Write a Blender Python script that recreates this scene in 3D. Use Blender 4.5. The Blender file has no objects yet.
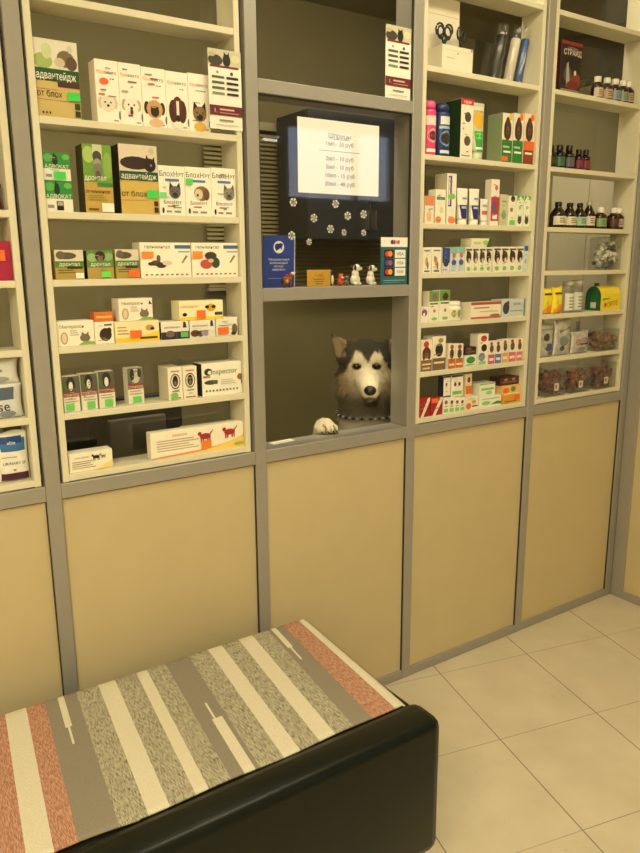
import bpy, bmesh, math, random
from mathutils import Vector, Matrix
S = bpy.context.scene
COL = S.collection
random.seed(7)

# ------------------------------------------------------------------ camera, world, light, exposure
cam_d = bpy.data.cameras.new('camera')
cam = bpy.data.objects.new('camera', cam_d); COL.objects.link(cam); S.camera = cam
cam_d.sensor_fit = 'VERTICAL'; cam_d.sensor_height = 24.0; cam_d.lens = 733.0 / 853.0 * 24.0
cam_d.clip_start = 0.02
yaw, pitch, roll = math.radians(33.853), math.radians(12.579), math.radians(-0.40)
fw = Vector((math.sin(yaw)*math.cos(pitch), math.cos(yaw)*math.cos(pitch), -math.sin(pitch)))
rt = Vector((math.cos(yaw), -math.sin(yaw), 0)); up = rt.cross(fw)
r2 = rt*math.cos(roll) + up*math.sin(roll); u2 = up*math.cos(roll) - rt*math.sin(roll)
cam.matrix_world = Matrix(((r2.x,u2.x,-fw.x,0),(r2.y,u2.y,-fw.y,-1.8578),(r2.z,u2.z,-fw.z,1.5),(0,0,0,1)))

world = bpy.data.worlds.new('world'); S.world = world; world.use_nodes = True
wn = world.node_tree.nodes; bg = wn['Background']
sky = wn.new('ShaderNodeTexSky'); sky.sky_type = 'PREETHAM'; sky.turbidity = 3.0
sky.sun_direction = (-0.4, 0.5, 0.6)
world.node_tree.links.new(sky.outputs[0], bg.inputs[0]); bg.inputs[1].default_value = 5.0

S.view_settings.view_transform = 'Standard'; S.view_settings.look = 'None'
S.view_settings.gamma = 1.0; S.view_settings.use_curve_mapping = False
S.view_settings.exposure = 0.0
S.cycles.max_bounces = 8; S.cycles.transparent_max_bounces = 16
S.cycles.caustics_reflective = False; S.cycles.caustics_refractive = False
S.cycles.use_denoising = True; S.cycles.sample_clamp_indirect = 4.0

WARM = (1.0, 0.875, 0.57)
def area(name, loc, size, power, color=WARM, rot=(0, 0, 0)):
    l = bpy.data.lights.new(name, 'AREA'); l.shape = 'RECTANGLE'; l.size, l.size_y = size
    l.energy = power; l.color = color
    o = bpy.data.objects.new(name, l); o.location = loc; o.rotation_euler = rot; COL.objects.link(o); return o
area('ceiling_light', (-0.75, -1.75, 2.83), (1.2, 0.5), 30)
area('ceiling_light', (1.55, -0.85, 2.83), (1.2, 0.35), 23)
area('ceiling_light', (-1.2, -3.2, 2.83), (1.2, 0.5), 106)
area('staff_room_fill', (1.4, 0.24, 2.83), (2.6, 0.15), 27, rot=(math.radians(14), 0, 0))  # added fill, no visible source: lifts the dim room behind the partition

area('staff_room_fill', (4.5, 0.7, 2.83), (1.0, 0.3), 18, rot=(math.radians(15), 0, 0))  # second added fill, brightens what shows behind the corner unit

# ------------------------------------------------------------------ helpers
def lin(h):
    out = []
    for i in (0, 2, 4):
        c = int(h[i:i+2], 16)/255.0
        out.append(c/12.92 if c <= .04045 else ((c+.055)/1.055)**2.4)
    return tuple(out) + (1.0,)
_M = {}
def mat(name, color, rough=.5, metal=0., var=.06, scale=40., bump=0., spec=.5):
    """procedural surface: a base colour broken up by fine noise"""
    if name in _M: return _M[name]
    m = bpy.data.materials.new(name); m.use_nodes = True; _M[name] = m
    nt = m.node_tree; b = nt.nodes['Principled BSDF']
    b.inputs['Roughness'].default_value = rough; b.inputs['Metallic'].default_value = metal
    b.inputs['Specular IOR Level'].default_value = spec
    tc = nt.nodes.new('ShaderNodeTexCoord'); nz = nt.nodes.new('ShaderNodeTexNoise')
    nz.inputs['Scale'].default_value = scale; nz.inputs['Detail'].default_value = 3
    nt.links.new(tc.outputs['Object'], nz.inputs['Vector'])
    mx = nt.nodes.new('ShaderNodeMix'); mx.data_type = 'RGBA'
    c = color if len(color) == 4 else tuple(color)+(1,)
    mx.inputs['A'].default_value = tuple(max(0, x*(1-var)) for x in c[:3])+(1,)
    mx.inputs['B'].default_value = tuple(min(1, x*(1+var)) for x in c[:3])+(1,)
    nt.links.new(nz.outputs['Fac'], mx.inputs['Factor']); nt.links.new(mx.outputs['Result'], b.inputs['Base Color'])
    if bump:
        bp = nt.nodes.new('ShaderNodeBump'); bp.inputs['Strength'].default_value = bump; bp.inputs['Distance'].default_value = .002
        nt.links.new(nz.outputs['Fac'], bp.inputs['Height']); nt.links.new(bp.outputs['Normal'], b.inputs['Normal'])
    return m
def pm(h, rough=.45): return mat('print_'+h if rough == .45 else 'print_%s_%d' % (h, rough*100), lin(h), rough, var=.04, scale=60)
def glass_mat(name, ior=1.5, tint=(1, 1, 1), haze=0.0):
    """thin sheet glass: clear with a Fresnel reflection"""
    if name in _M: return _M[name]
    m = bpy.data.materials.new(name); m.use_nodes = True; _M[name] = m; nt = m.node_tree
    nt.nodes.remove(nt.nodes['Principled BSDF']); out = nt.nodes['Material Output']
    tr = nt.nodes.new('ShaderNodeBsdfTransparent'); tr.inputs[0].default_value = tuple(tint)+(1,)
    gl = nt.nodes.new('ShaderNodeBsdfGlossy'); gl.inputs['Roughness'].default_value = .03 if not haze else .15
    # Schlick reflectance, the same from either side of the sheet
    f0 = ((ior-1)/(ior+1))**2; ge = nt.nodes.new('ShaderNodeNewGeometry'); dt = nt.nodes.new('ShaderNodeVectorMath'); dt.operation = 'DOT_PRODUCT'
    nt.links.new(ge.outputs['Normal'], dt.inputs[0]); nt.links.new(ge.outputs['Incoming'], dt.inputs[1])
    def mm(op, a, b):
        n = nt.nodes.new('ShaderNodeMath'); n.operation = op
        for i, q in enumerate((a, b)):
            if q is None: continue
            if isinstance(q, (int, float)): n.inputs[i].default_value = q
            else: nt.links.new(q, n.inputs[i])
        return n.outputs[0]
    fr = mm('ADD', mm('MULTIPLY', mm('POWER', mm('SUBTRACT', 1.0, mm('ABSOLUTE', dt.outputs['Value'], None)), 5.0), 1-f0), f0)
    mx = nt.nodes.new('ShaderNodeMixShader')
    nt.links.new(fr, mx.inputs[0]); nt.links.new(tr.outputs[0], mx.inputs[1]); nt.links.new(gl.outputs[0], mx.inputs[2])
    last = mx
    if haze:
        df = nt.nodes.new('ShaderNodeBsdfDiffuse'); df.inputs[0].default_value = (.75, .75, .72, 1)
        m2 = nt.nodes.new('ShaderNodeMixShader'); m2.inputs[0].default_value = haze
        nt.links.new(mx.outputs[0], m2.inputs[1]); nt.links.new(df.outputs[0], m2.inputs[2]); last = m2
    nt.links.new(last.outputs[0], out.inputs[0]); return m
def emit_mat(name, color, strength):
    m = bpy.data.materials.new(name); m.use_nodes = True; nt = m.node_tree
    b = nt.nodes['Principled BSDF']; b.inputs['Base Color'].default_value = (.9, .9, .9, 1)
    b.inputs['Emission Color'].default_value = tuple(color)+(1,); b.inputs['Emission Strength'].default_value = strength
    return m

class MB:
    """mesh builder with several materials"""
    def __init__(s): s.v, s.f, s.m, s.mats, s.sm = [], [], [], [], []
    def mi(s, m):
        if m not in s.mats: s.mats.append(m)
        return s.mats.index(m)
    def poly(s, pts, m, smooth=False):
        k = len(s.v); s.v += [tuple(p) for p in pts]; s.f.append(tuple(range(k, k+len(pts)))); s.m.append(s.mi(m)); s.sm.append(smooth)
    def mesh(s, vs, fs, m, smooth=False):
        k = len(s.v); s.v += [tuple(p) for p in vs]; i = s.mi(m)
        for f in fs: s.f.append(tuple(k+j for j in f)); s.m.append(i); s.sm.append(smooth)
    def box(s, x0, x1, y0, y1, z0, z1, m, b=0.0, side=None):
        if b <= 0:
            vs = [(x, y, z) for x in (x0, x1) for y in (y0, y1) for z in (z0, z1)]
            s.mesh(vs, [(0, 1, 3, 2), (4, 6, 7, 5), (0, 4, 5, 1), (2, 3, 7, 6), (0, 2, 6, 4), (1, 5, 7, 3)], m)
            if side: s.m[-6] = s.m[-5] = s.mi(side)
            return
        bm = bmesh.new(); bmesh.ops.create_cube(bm, size=1)
        for v in bm.verts: v.co = ((x0+x1)/2+v.co.x*(x1-x0), (y0+y1)/2+v.co.y*(y1-y0), (z0+z1)/2+v.co.z*(z1-z0))
        bmesh.ops.bevel(bm, geom=bm.edges[:], offset=b, segments=2 if b > .003 else 1, affect='EDGES', profile=.6)
        bm.normal_update(); bm.verts.index_update(); k = len(s.f)
        s.mesh([v.co[:] for v in bm.verts], [[v.index for v in f.verts] for f in bm.faces], m, b > .003)
        if side:
            for j, f in enumerate(bm.faces):
                if abs(f.normal.x) > .9: s.m[k+j] = s.mi(side)
        bm.free()
    def lathe(s, prof, m, cx=0, cy=0, seg=20, smooth=True, cap=True, sx=1., sy=1.):
        k = len(s.v); i = s.mi(m)
        for (r, z) in prof:
            for a in range(seg):
                t = 2*math.pi*a/seg; s.v.append((cx+r*sx*math.cos(t), cy+r*sy*math.sin(t), z))
        for j in range(len(prof)-1):
            for a in range(seg):
                b = (a+1) % seg
                s.f.append((k+j*seg+a, k+j*seg+b, k+(j+1)*seg+b, k+(j+1)*seg+a)); s.m.append(i); s.sm.append(smooth)
        if cap:
            s.f.append(tuple(k+a for a in range(seg))[::-1]); s.m.append(i); s.sm.append(False)
            s.f.append(tuple(k+(len(prof)-1)*seg+a for a in range(seg))); s.m.append(i); s.sm.append(False)
    def tube(s, pts, r, m, seg=8, closed=False):
        pts = [Vector(p) for p in pts]; n = len(pts); k = len(s.v); i = s.mi(m)
        rr = r if isinstance(r, (list, tuple)) else [r]*n
        for j, p in enumerate(pts):
            a = pts[(j-1) % n] if closed or j > 0 else p; b = pts[(j+1) % n] if closed or j < n-1 else p
            t = (b-a).normalized(); q = Vector((0, 0, 1)) if abs(t.z) < .9 else Vector((1, 0, 0))
            e = t.cross(q).normalized(); g = t.cross(e)
            for c in range(seg):
                w = 2*math.pi*c/seg; s.v.append(tuple(p+e*rr[j]*math.cos(w)+g*rr[j]*math.sin(w)))
        for j in range(n if closed else n-1):
            j2 = (j+1) % n
            for c in range(seg):
                d = (c+1) % seg
                s.f.append((k+j*seg+c, k+j2*seg+c, k+j2*seg+d, k+j*seg+d)); s.m.append(i); s.sm.append(True)
        if not closed:
            s.f.append(tuple(k+c for c in range(seg))); s.m.append(i); s.sm.append(False)
            s.f.append(tuple(k+(n-1)*seg+c for c in range(seg))[::-1]); s.m.append(i); s.sm.append(False)
    def ell(s, c, r, m, seg=16, rings=10):
        k = len(s.v); i = s.mi(m)
        for j in range(rings+1):
            ph = math.pi*j/rings
            for a in range(seg):
                t = 2*math.pi*a/seg
                s.v.append((c[0]+r[0]*math.sin(ph)*math.cos(t), c[1]+r[1]*math.sin(ph)*math.sin(t), c[2]-r[2]*math.cos(ph)))
        for j in range(rings):
            for a in range(seg):
                b = (a+1) % seg; s.f.append((k+j*seg+a, k+j*seg+b, k+(j+1)*seg+b, k+(j+1)*seg+a)); s.m.append(i); s.sm.append(True)
    def build(s, name, parent=None, loc=(0, 0, 0), rot=(0, 0, 0)):
        me = bpy.data.meshes.new(name); me.from_pydata(s.v, [], s.f)
        for m in s.mats: me.materials.append(m)
        me.polygons.foreach_set('material_index', s.m); me.polygons.foreach_set('use_smooth', s.sm)
        bm = bmesh.new(); bm.from_mesh(me); bmesh.ops.remove_doubles(bm, verts=bm.verts, dist=1e-6); bm.to_mesh(me); bm.free()
        me.update(); o = bpy.data.objects.new(name, me); COL.objects.link(o)
        o.location = loc; o.rotation_euler = rot
        if parent: o.parent = parent
        return o
def tag(o, label=None, cat=None, group=None, kind=None):
    if label: o['label'] = label
    if cat: o['category'] = cat
    if group: o['group'] = group
    if kind: o['kind'] = kind
    return o
def empty(name, loc=(0, 0, 0), rot=(0, 0, 0)):
    o = bpy.data.objects.new(name, None); o.empty_display_size = .05; COL.objects.link(o)
    o.location = loc; o.rotation_euler = rot; return o

# lettering: each string is set once as font outlines and reused as plain polygons
_T = {}
def glyphs(txt):
    if txt not in _T:
        cu = bpy.data.curves.new('lettering', 'FONT'); cu.body = txt; cu.size = 1; cu.resolution_u = 2
        cu.align_x = 'CENTER'; cu.align_y = 'BOTTOM_BASELINE'
        o = bpy.data.objects.new('lettering', cu); COL.objects.link(o)
        me = bpy.data.meshes.new_from_object(o.evaluated_get(bpy.context.evaluated_depsgraph_get()))
        vs = [(v.co.x, v.co.y) for v in me.vertices]; fs = [tuple(p.vertices) for p in me.polygons]
        bpy.data.objects.remove(o); bpy.data.curves.remove(cu); bpy.data.meshes.remove(me)
        _T[txt] = (vs, fs)
    return _T[txt]
def put_text(mb, txt, x, z, h, m, fn, maxw=None, skew=0.):
    """txt centred on x, baseline z-h/2; fn maps (x, z) to a point on the printed surface"""
    vs, fs = glyphs(txt)
    if not vs: return
    k = h/.72; w = (max(v[0] for v in vs)-min(v[0] for v in vs))*k; kx = k if not maxw or w < maxw else k*maxw/w
    mb.mesh([fn(x+a*kx, z-h/2+b*k+skew*a*kx) for a, b in vs], fs, m)

def art_draw(mb, art, w, h, fn):
    """printed artwork in unit coordinates (u right, v up); fn(x, z, layer)"""
    L = 0
    def el(cu, cv, ru, rv, c, n=14):
        nonlocal L; L += 1
        mb.poly([fn(max(0, min(1, cu+ru*math.cos(2*math.pi*i/n)))*w-w/2, max(0, min(1, cv+rv*math.sin(2*math.pi*i/n)))*h, L) for i in range(n)], pm(c))
    def pl(ps, c):
        nonlocal L; L += 1
        mb.poly([fn(max(0, min(1, a))*w-w/2, max(0, min(1, b))*h, L) for a, b in ps], pm(c))
    for a in art:
        k = a[0]
        if k == 'r': pl(((a[1], a[2]), (a[3], a[2]), (a[3], a[4]), (a[1], a[4])), a[5])
        elif k == 'e': el(*a[1:6])
        elif k == 'p': pl(a[1], a[2])
        elif k == 't':
            L += 1; put_text(mb, a[4], a[1]*w-w/2, a[2]*h, a[3]*h, pm(a[5]), lambda x, z, q=L: fn(x, z, q), .94*w*min(1, 2*min(a[1], 1-a[1])) if a[1] != .5 else .92*w)
        elif k == 't2':
            L += 1; both = a[4]+a[5]; g, _ = glyphs(both); g1, _ = glyphs(a[4])
            kk = a[3]*h/.72; tw = (max(v[0] for v in g)-min(v[0] for v in g)); kk = min(kk, .84*w/tw)
            w1 = max(v[0] for v in g1)-min(v[0] for v in g1); hh = kk*.72
            put_text(mb, a[4], a[1]*w-w/2-(tw-w1)/2*kk, a[2]*h, hh, pm(a[6]), lambda x, z, q=L: fn(x, z, q))
            put_text(mb, a[5], a[1]*w-w/2+w1/2*kk+.06*kk, a[2]*h, hh, pm(a[7]), lambda x, z, q=L: fn(x, z, q))
        elif k in ('dog', 'dogp'):
            cu, cv, s, c1, c2 = a[1:6]; ru = s; rv = s*w/h
            if k == 'dog':
                el(cu-.8*ru, cv+.1*rv, .3*ru, .6*rv, c2); el(cu+.8*ru, cv+.1*rv, .3*ru, .6*rv, c2)
            else:
                pl(((cu-.85*ru, cv+.2*rv), (cu-.7*ru, cv+1.35*rv), (cu-.1*ru, cv+.6*rv)), c2); pl(((cu+.85*ru, cv+.2*rv), (cu+.7*ru, cv+1.35*rv), (cu+.1*ru, cv+.6*rv)), c2)
            el(cu, cv, ru*.85, rv*.85, c1); el(cu, cv-.35*rv, ru*.42, rv*.36, c2 if k == 'dogp' else c1)
            el(cu-.32*ru, cv+.15*rv, .1*ru, .11*rv, '1A1512', 8); el(cu+.32*ru, cv+.15*rv, .1*ru, .11*rv, '1A1512', 8)
            el(cu, cv-.2*rv, .17*ru, .14*rv, '1A1512', 8)
        elif k == 'cat':
            cu, cv, s, c = a[1:5]; rv = s*.5*w/h
            el(cu, cv, s*.5, rv*.5, c); el(cu-s*.5, cv+rv*.5, s*.17, rv*.35, c)
            pl(((cu+s*.4, cv), (cu+s*.75, cv+rv*.9), (cu+s*.68, cv+rv*.95), (cu+s*.3, cv+rv*.2)), c)
            for q in (-.38, -.2, .22, .4): pl(((cu+s*(q-.05), cv-rv), (cu+s*(q+.05), cv-rv), (cu+s*(q+.06), cv), (cu+s*(q-.06), cv)), c)

# ------------------------------------------------------------------ surfaces of the place
MAT_ALU = mat('grey_aluminium_profile', (.35, .33, .295), .42, .25, .05, 30)
MAT_ALU2 = MAT_ALU
MAT_PANEL = mat('tan_laminate_panel', (.56, .465, .275), .5, 0, .05, 9, spec=.3)
MAT_CREAM = mat('cream_melamine_board', (.71, .665, .51), .5, 0, .04, 14, spec=.3)
MAT_EDGE = mat('dark_edge_strip', (.02, .018, .014), .6)
MAT_GLASS = glass_mat('sheet_glass')
MAT_WALL = mat('beige_painted_wall', (.62, .56, .42), .8, 0, .05, 5)
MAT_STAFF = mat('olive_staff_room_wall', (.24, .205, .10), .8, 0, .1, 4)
MAT_CEIL = mat('ceiling_paint', (.72, .70, .62), .8, 0, .04, 5)

def tile_mat():
    m = bpy.data.materials.new('cream_ceramic_floor_tile'); m.use_nodes = True; nt = m.node_tree; b = nt.nodes['Principled BSDF']
    N = nt.nodes.new; K = nt.links.new
    tc = N('ShaderNodeTexCoord'); sp = N('ShaderNodeSeparateXYZ'); K(tc.outputs['Object'], sp.inputs[0])
    def math_(op, a, bb=None):
        n = N('ShaderNodeMath'); n.operation = op
        for i, q in enumerate((a, bb)):
            if q is None: continue
            if isinstance(q, (int, float)): n.inputs[i].default_value = q
            else: K(q, n.inputs[i])
        return n.outputs[0]
    # grid basis: e1 along the joints running to the right, e2 along those running away
    a1, a2, s1, s2 = math.radians(-12.9), math.radians(74.6), .386, .409
    e1 = (math.cos(a1)*s1, math.sin(a1)*s1); e2 = (math.cos(a2)*s2, math.sin(a2)*s2)
    det = e1[0]*e2[1]-e1[1]*e2[0]; ox, oy = 1.635, -.448
    dx = math_('SUBTRACT', sp.outputs[0], ox); dy = math_('SUBTRACT', sp.outputs[1], oy)
    uu = math_('DIVIDE', math_('SUBTRACT', math_('MULTIPLY', dx, e2[1]), math_('MULTIPLY', dy, e2[0])), det)
    vv = math_('DIVIDE', math_('SUBTRACT', math_('MULTIPLY', dy, e1[0]), math_('MULTIPLY', dx, e1[1])), det)
    du = math_('ABSOLUTE', math_('SUBTRACT', uu, math_('ROUND', uu))); dv = math_('ABSOLUTE', math_('SUBTRACT', vv, math_('ROUND', vv)))
    nz0 = N('ShaderNodeTexNoise'); nz0.inputs['Scale'].default_value = 3; K(tc.outputs['Object'], nz0.inputs['Vector'])
    gu = math_('LESS_THAN', du, .0048); gv = math_('LESS_THAN', dv, .0036)
    g = math_('MAXIMUM', gu, math_('MULTIPLY', gv, math_('MULTIPLY', nz0.outputs['Fac'], 1.3)))
    nz = N('ShaderNodeTexNoise'); nz.inputs['Scale'].default_value = 6; nz.inputs['Detail'].default_value = 6; K(tc.outputs['Object'], nz.inputs['Vector'])
    r = N('ShaderNodeValToRGB'); K(nz.outputs['Fac'], r.inputs[0])
    r.color_ramp.elements[0].position = .3; r.color_ramp.elements[0].color = (.59, .52, .385, 1)
    r.color_ramp.elements[1].position = .7; r.color_ramp.elements[1].color = (.67, .595, .45, 1)
    vo = N('ShaderNodeTexNoise'); vo.inputs['Scale'].default_value = 45; vo.inputs['Detail'].default_value = 1; K(tc.outputs['Object'], vo.inputs['Vector'])
    spk = math_('MULTIPLY', math_('GREATER_THAN', vo.outputs['Fac'], .77), .16)
    mx = N('ShaderNodeMix'); mx.data_type = 'RGBA'; K(math_('MAXIMUM', math_('MULTIPLY', g, .8), spk), mx.inputs['Factor']); K(r.outputs[0], mx.inputs['A']); mx.inputs['B'].default_value = (.12, .09, .05, 1)
    K(mx.outputs['Result'], b.inputs['Base Color']); b.inputs['Roughness'].default_value = .42; b.inputs['Specular IOR Level'].default_value = .35
    return m

XL, XR, YR, ZC = -2.4, 6.6, -4.2, 2.86       # waiting room extents
PX = [-.193, .4302, 1.0340, 1.6214, 2.2288]  # post centres
PW = .0375; PD = .09
WT, WB, BT, TT, TB, MT, MB_ = .9528, .9133, .0348, 1.9879, 1.9509, 1.4293, 1.3925
UF = .008                                    # front plane of the shelving units

def room():
    m = MB(); m.box(XL, XR, YR, 0.1, -.05, 0, tile_mat()); tag(m.build('floor'), kind='structure')
    m = MB(); m.box(XL, XR, YR, 0.1, ZC, ZC+.05, MAT_CEIL); tag(m.build('ceiling'), kind='structure')
    m = MB(); m.box(XL-.05, XL, YR, .1, 0, ZC, MAT_WALL); tag(m.build('wall_left'), kind='structure')
    m = MB(); m.box(XR, XR+.05, YR, .1, 0, ZC, MAT_WALL); tag(m.build('wall_right'), kind='structure')
    m = MB(); m.box(2.95, XR, 0.0, .1, 0, ZC, MAT_WALL); tag(m.build('wall_corridor'), kind='structure')
    # rear wall with a high window behind the camera
    wx0, wx1, wz0, wz1 = 3.72, 5.02, 2.06, 2.78
    m = MB(); y0, y1 = YR-.1, YR
    m.box(XL, wx0, y0, y1, 0, ZC, MAT_WALL); m.box(wx1, XR, y0, y1, 0, ZC, MAT_WALL)
    m.box(wx0, wx1, y0, y1, 0, wz0, MAT_WALL); m.box(wx0, wx1, y0, y1, wz1, ZC, MAT_WALL)
    tag(m.build('wall_rear'), kind='structure')
    w = tag(empty('window_1', (wx0, YR, wz0)), kind='structure'); m = MB(); fr = mat('white_window_frame', (.8, .8, .78), .4)
    W_, H_ = wx1-wx0, wz1-wz0
    for a in ((0, .05, 0, H_), (W_-.05, W_, 0, H_), (.05, W_-.05, 0, .05), (.05, W_-.05, H_-.05, H_), (W_*.62, W_*.62+.05, .05, H_-.05)): m.box(a[0], a[1], -.08, -.03, a[2], a[3], fr)
    m.build('window_frame', w)
    m = MB(); m.box(.05, W_-.05, -.058, -.052, .05, H_-.05, MAT_GLASS); m.build('glass_pane', w)
    # staff room behind the partition
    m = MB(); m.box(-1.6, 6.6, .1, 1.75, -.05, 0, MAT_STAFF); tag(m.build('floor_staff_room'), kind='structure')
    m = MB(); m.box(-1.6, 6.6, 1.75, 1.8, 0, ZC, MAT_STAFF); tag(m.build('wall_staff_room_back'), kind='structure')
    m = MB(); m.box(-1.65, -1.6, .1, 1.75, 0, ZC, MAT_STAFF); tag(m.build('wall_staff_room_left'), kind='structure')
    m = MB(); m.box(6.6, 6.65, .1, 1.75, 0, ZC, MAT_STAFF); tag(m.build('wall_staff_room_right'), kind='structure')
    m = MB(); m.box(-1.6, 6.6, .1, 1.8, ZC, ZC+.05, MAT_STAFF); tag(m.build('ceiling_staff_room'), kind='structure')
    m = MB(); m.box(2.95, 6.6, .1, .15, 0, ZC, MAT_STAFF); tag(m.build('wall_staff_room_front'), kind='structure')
    m = MB(); m.box(XL, PX[0]-.6, 0, .1, 0, ZC, MAT_WALL); tag(m.build('wall_beside_partition'), kind='structure')
    m = MB(); m.box(4.1, 4.28, .15, 1.74, 2.6, ZC, mat('dark_beam', (.06, .05, .03), .7)); tag(m.build('beam'), kind='structure')

def partition():
    w = tag(empty('wall_front', (0, 0, 0)), kind='structure')
    xs = [PX[0]-.6]+PX+[2.831]
    for i, x in enumerate(xs):
        m = MB(); hw = PW/2
        if i == len(xs)-1: m.box(2.812, 2.85, 0, PD, 0, ZC, MAT_ALU, .0015); m.box(2.8495, 2.95, 0.002, PD, 0, ZC, MAT_ALU)
        else: m.box(x-hw, x+hw, 0, PD, 0, ZC, MAT_ALU, .0015)
        m.build('post', w)
    for i in range(len(xs)-1):
        a, b = xs[i]+PW/2, xs[i+1]-PW/2
        m = MB(); m.box(a, b, 0.001, PD, WB, WT, MAT_ALU, .0015); m.build('waist_rail', w)
        m = MB(); m.box(a, b, 0.001, PD, 0, BT, MAT_ALU, .0015); m.build('base_rail', w)
        m = MB(); m.box(a, b, 0.001, PD, ZC-.05, ZC, MAT_ALU, .0015); m.build('head_rail', w)
        m = MB(); m.box(a, b, .010, .026, BT, WB, MAT_PANEL); m.build('lower_panel', w)
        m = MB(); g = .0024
        for q in ((b-g, b, BT, WB), (a, b-g, WB-.0015, WB)): m.box(q[0], q[1], .004, .010, q[2], q[3], MAT_EDGE)  # thin dark strips along the right and top edges of the panel
        m.build('panel_edge_strip', w)
    a, b = PX[2]+PW/2, PX[3]-PW/2
    m = MB(); m.box(a, b, 0.001, PD, TB, TT, MAT_ALU, .0015); m.build('transom', w)
    m = MB(); m.box(a, b, 0.001, PD, MB_, MT, MAT_ALU, .0015); m.build('transom', w)
    # glazing of the service bay
    for n, (z0, z1) in ((2, (MT, TB)), (3, (TT, ZC-.05))):
        wd = tag(empty('window_%d' % n, (a, .011, z0)), kind='structure')
        m = MB(); m.box(0, b-a, 0, .004, 0, z1-z0, MAT_GLASS); m.build('glass_pane', wd)
        m = MB(); W_, H_ = b-a, z1-z0
        for q in ((0, .004, 0, H_), (W_-.004, W_, 0, H_), (.004, W_-.004, H_-.004, H_)): m.box(q[0], q[1], -.006, 0, q[2], q[3], MAT_EDGE)
        m.build('glazing_gasket', wd)
    # return wall at the right, built from the same profiles
    w2 = tag(empty('wall_side', (2.85, 0, 0)), kind='structure')
    for y0, y1 in ((-.06, 0), (-.72, -.682), (-1.4, -1.36)):
        m = MB(); m.box(0, .09, y0, y1, 0, ZC, MAT_ALU, .0015); m.build('post', w2)
    for y0, y1 in ((-.682, -.06), (-1.36, -.72)):
        m = MB(); m.box(.001, .09, y0, y1, 0, BT, MAT_ALU); m.build('base_rail', w2)
        m = MB(); m.box(.001, .09, y0, y1, WB, WT, MAT_ALU); m.build('waist_rail', w2)
        m = MB(); m.box(.01, .026, y0, y1, BT, WB, MAT_PANEL); m.build('lower_panel', w2)
        m = MB(); m.box(.01, .026, y0, y1, WT, ZC, MAT_PANEL); m.build('upper_panel', w2)

SH = [.972, 1.1325, 1.3003, 1.4642, 1.6245, 1.838, 2.101, 2.36]
def shelving(i, x0, x1, label):
    """open-fronted melamine unit with a glass back"""
    yb = .104; t = .0165
    root = tag(empty('shelving_unit', ((x0+x1)/2, UF, WT)), label, 'shelf', 'melamine shelving units in the partition')
    def part(n, *a, m=MAT_CREAM, b=.0012):
        mb = MB(); mb.box(a[0]-(x0+x1)/2, a[1]-(x0+x1)/2, a[2]-UF, a[3]-UF, a[4]-WT, a[5]-WT, m, b); return mb.build(n, root)
    part('side_panel', x0, x0+t, UF, yb, WT+.0008, 2.72); part('side_panel', x1-t, x1, UF, yb, WT+.0008, 2.72)
    part('top_panel', x0+t, x1-t, UF, yb, 2.7035, 2.72)
    for z in SH: part('shelf', x0+t, x1-t, UF, yb-.0005, z-.0168, z)
    part('glass_back', x0+t, x1-t, yb-.0005+.0005, yb+.0035, WT+.02, 2.70, m=MAT_GLASS, b=0)

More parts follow.
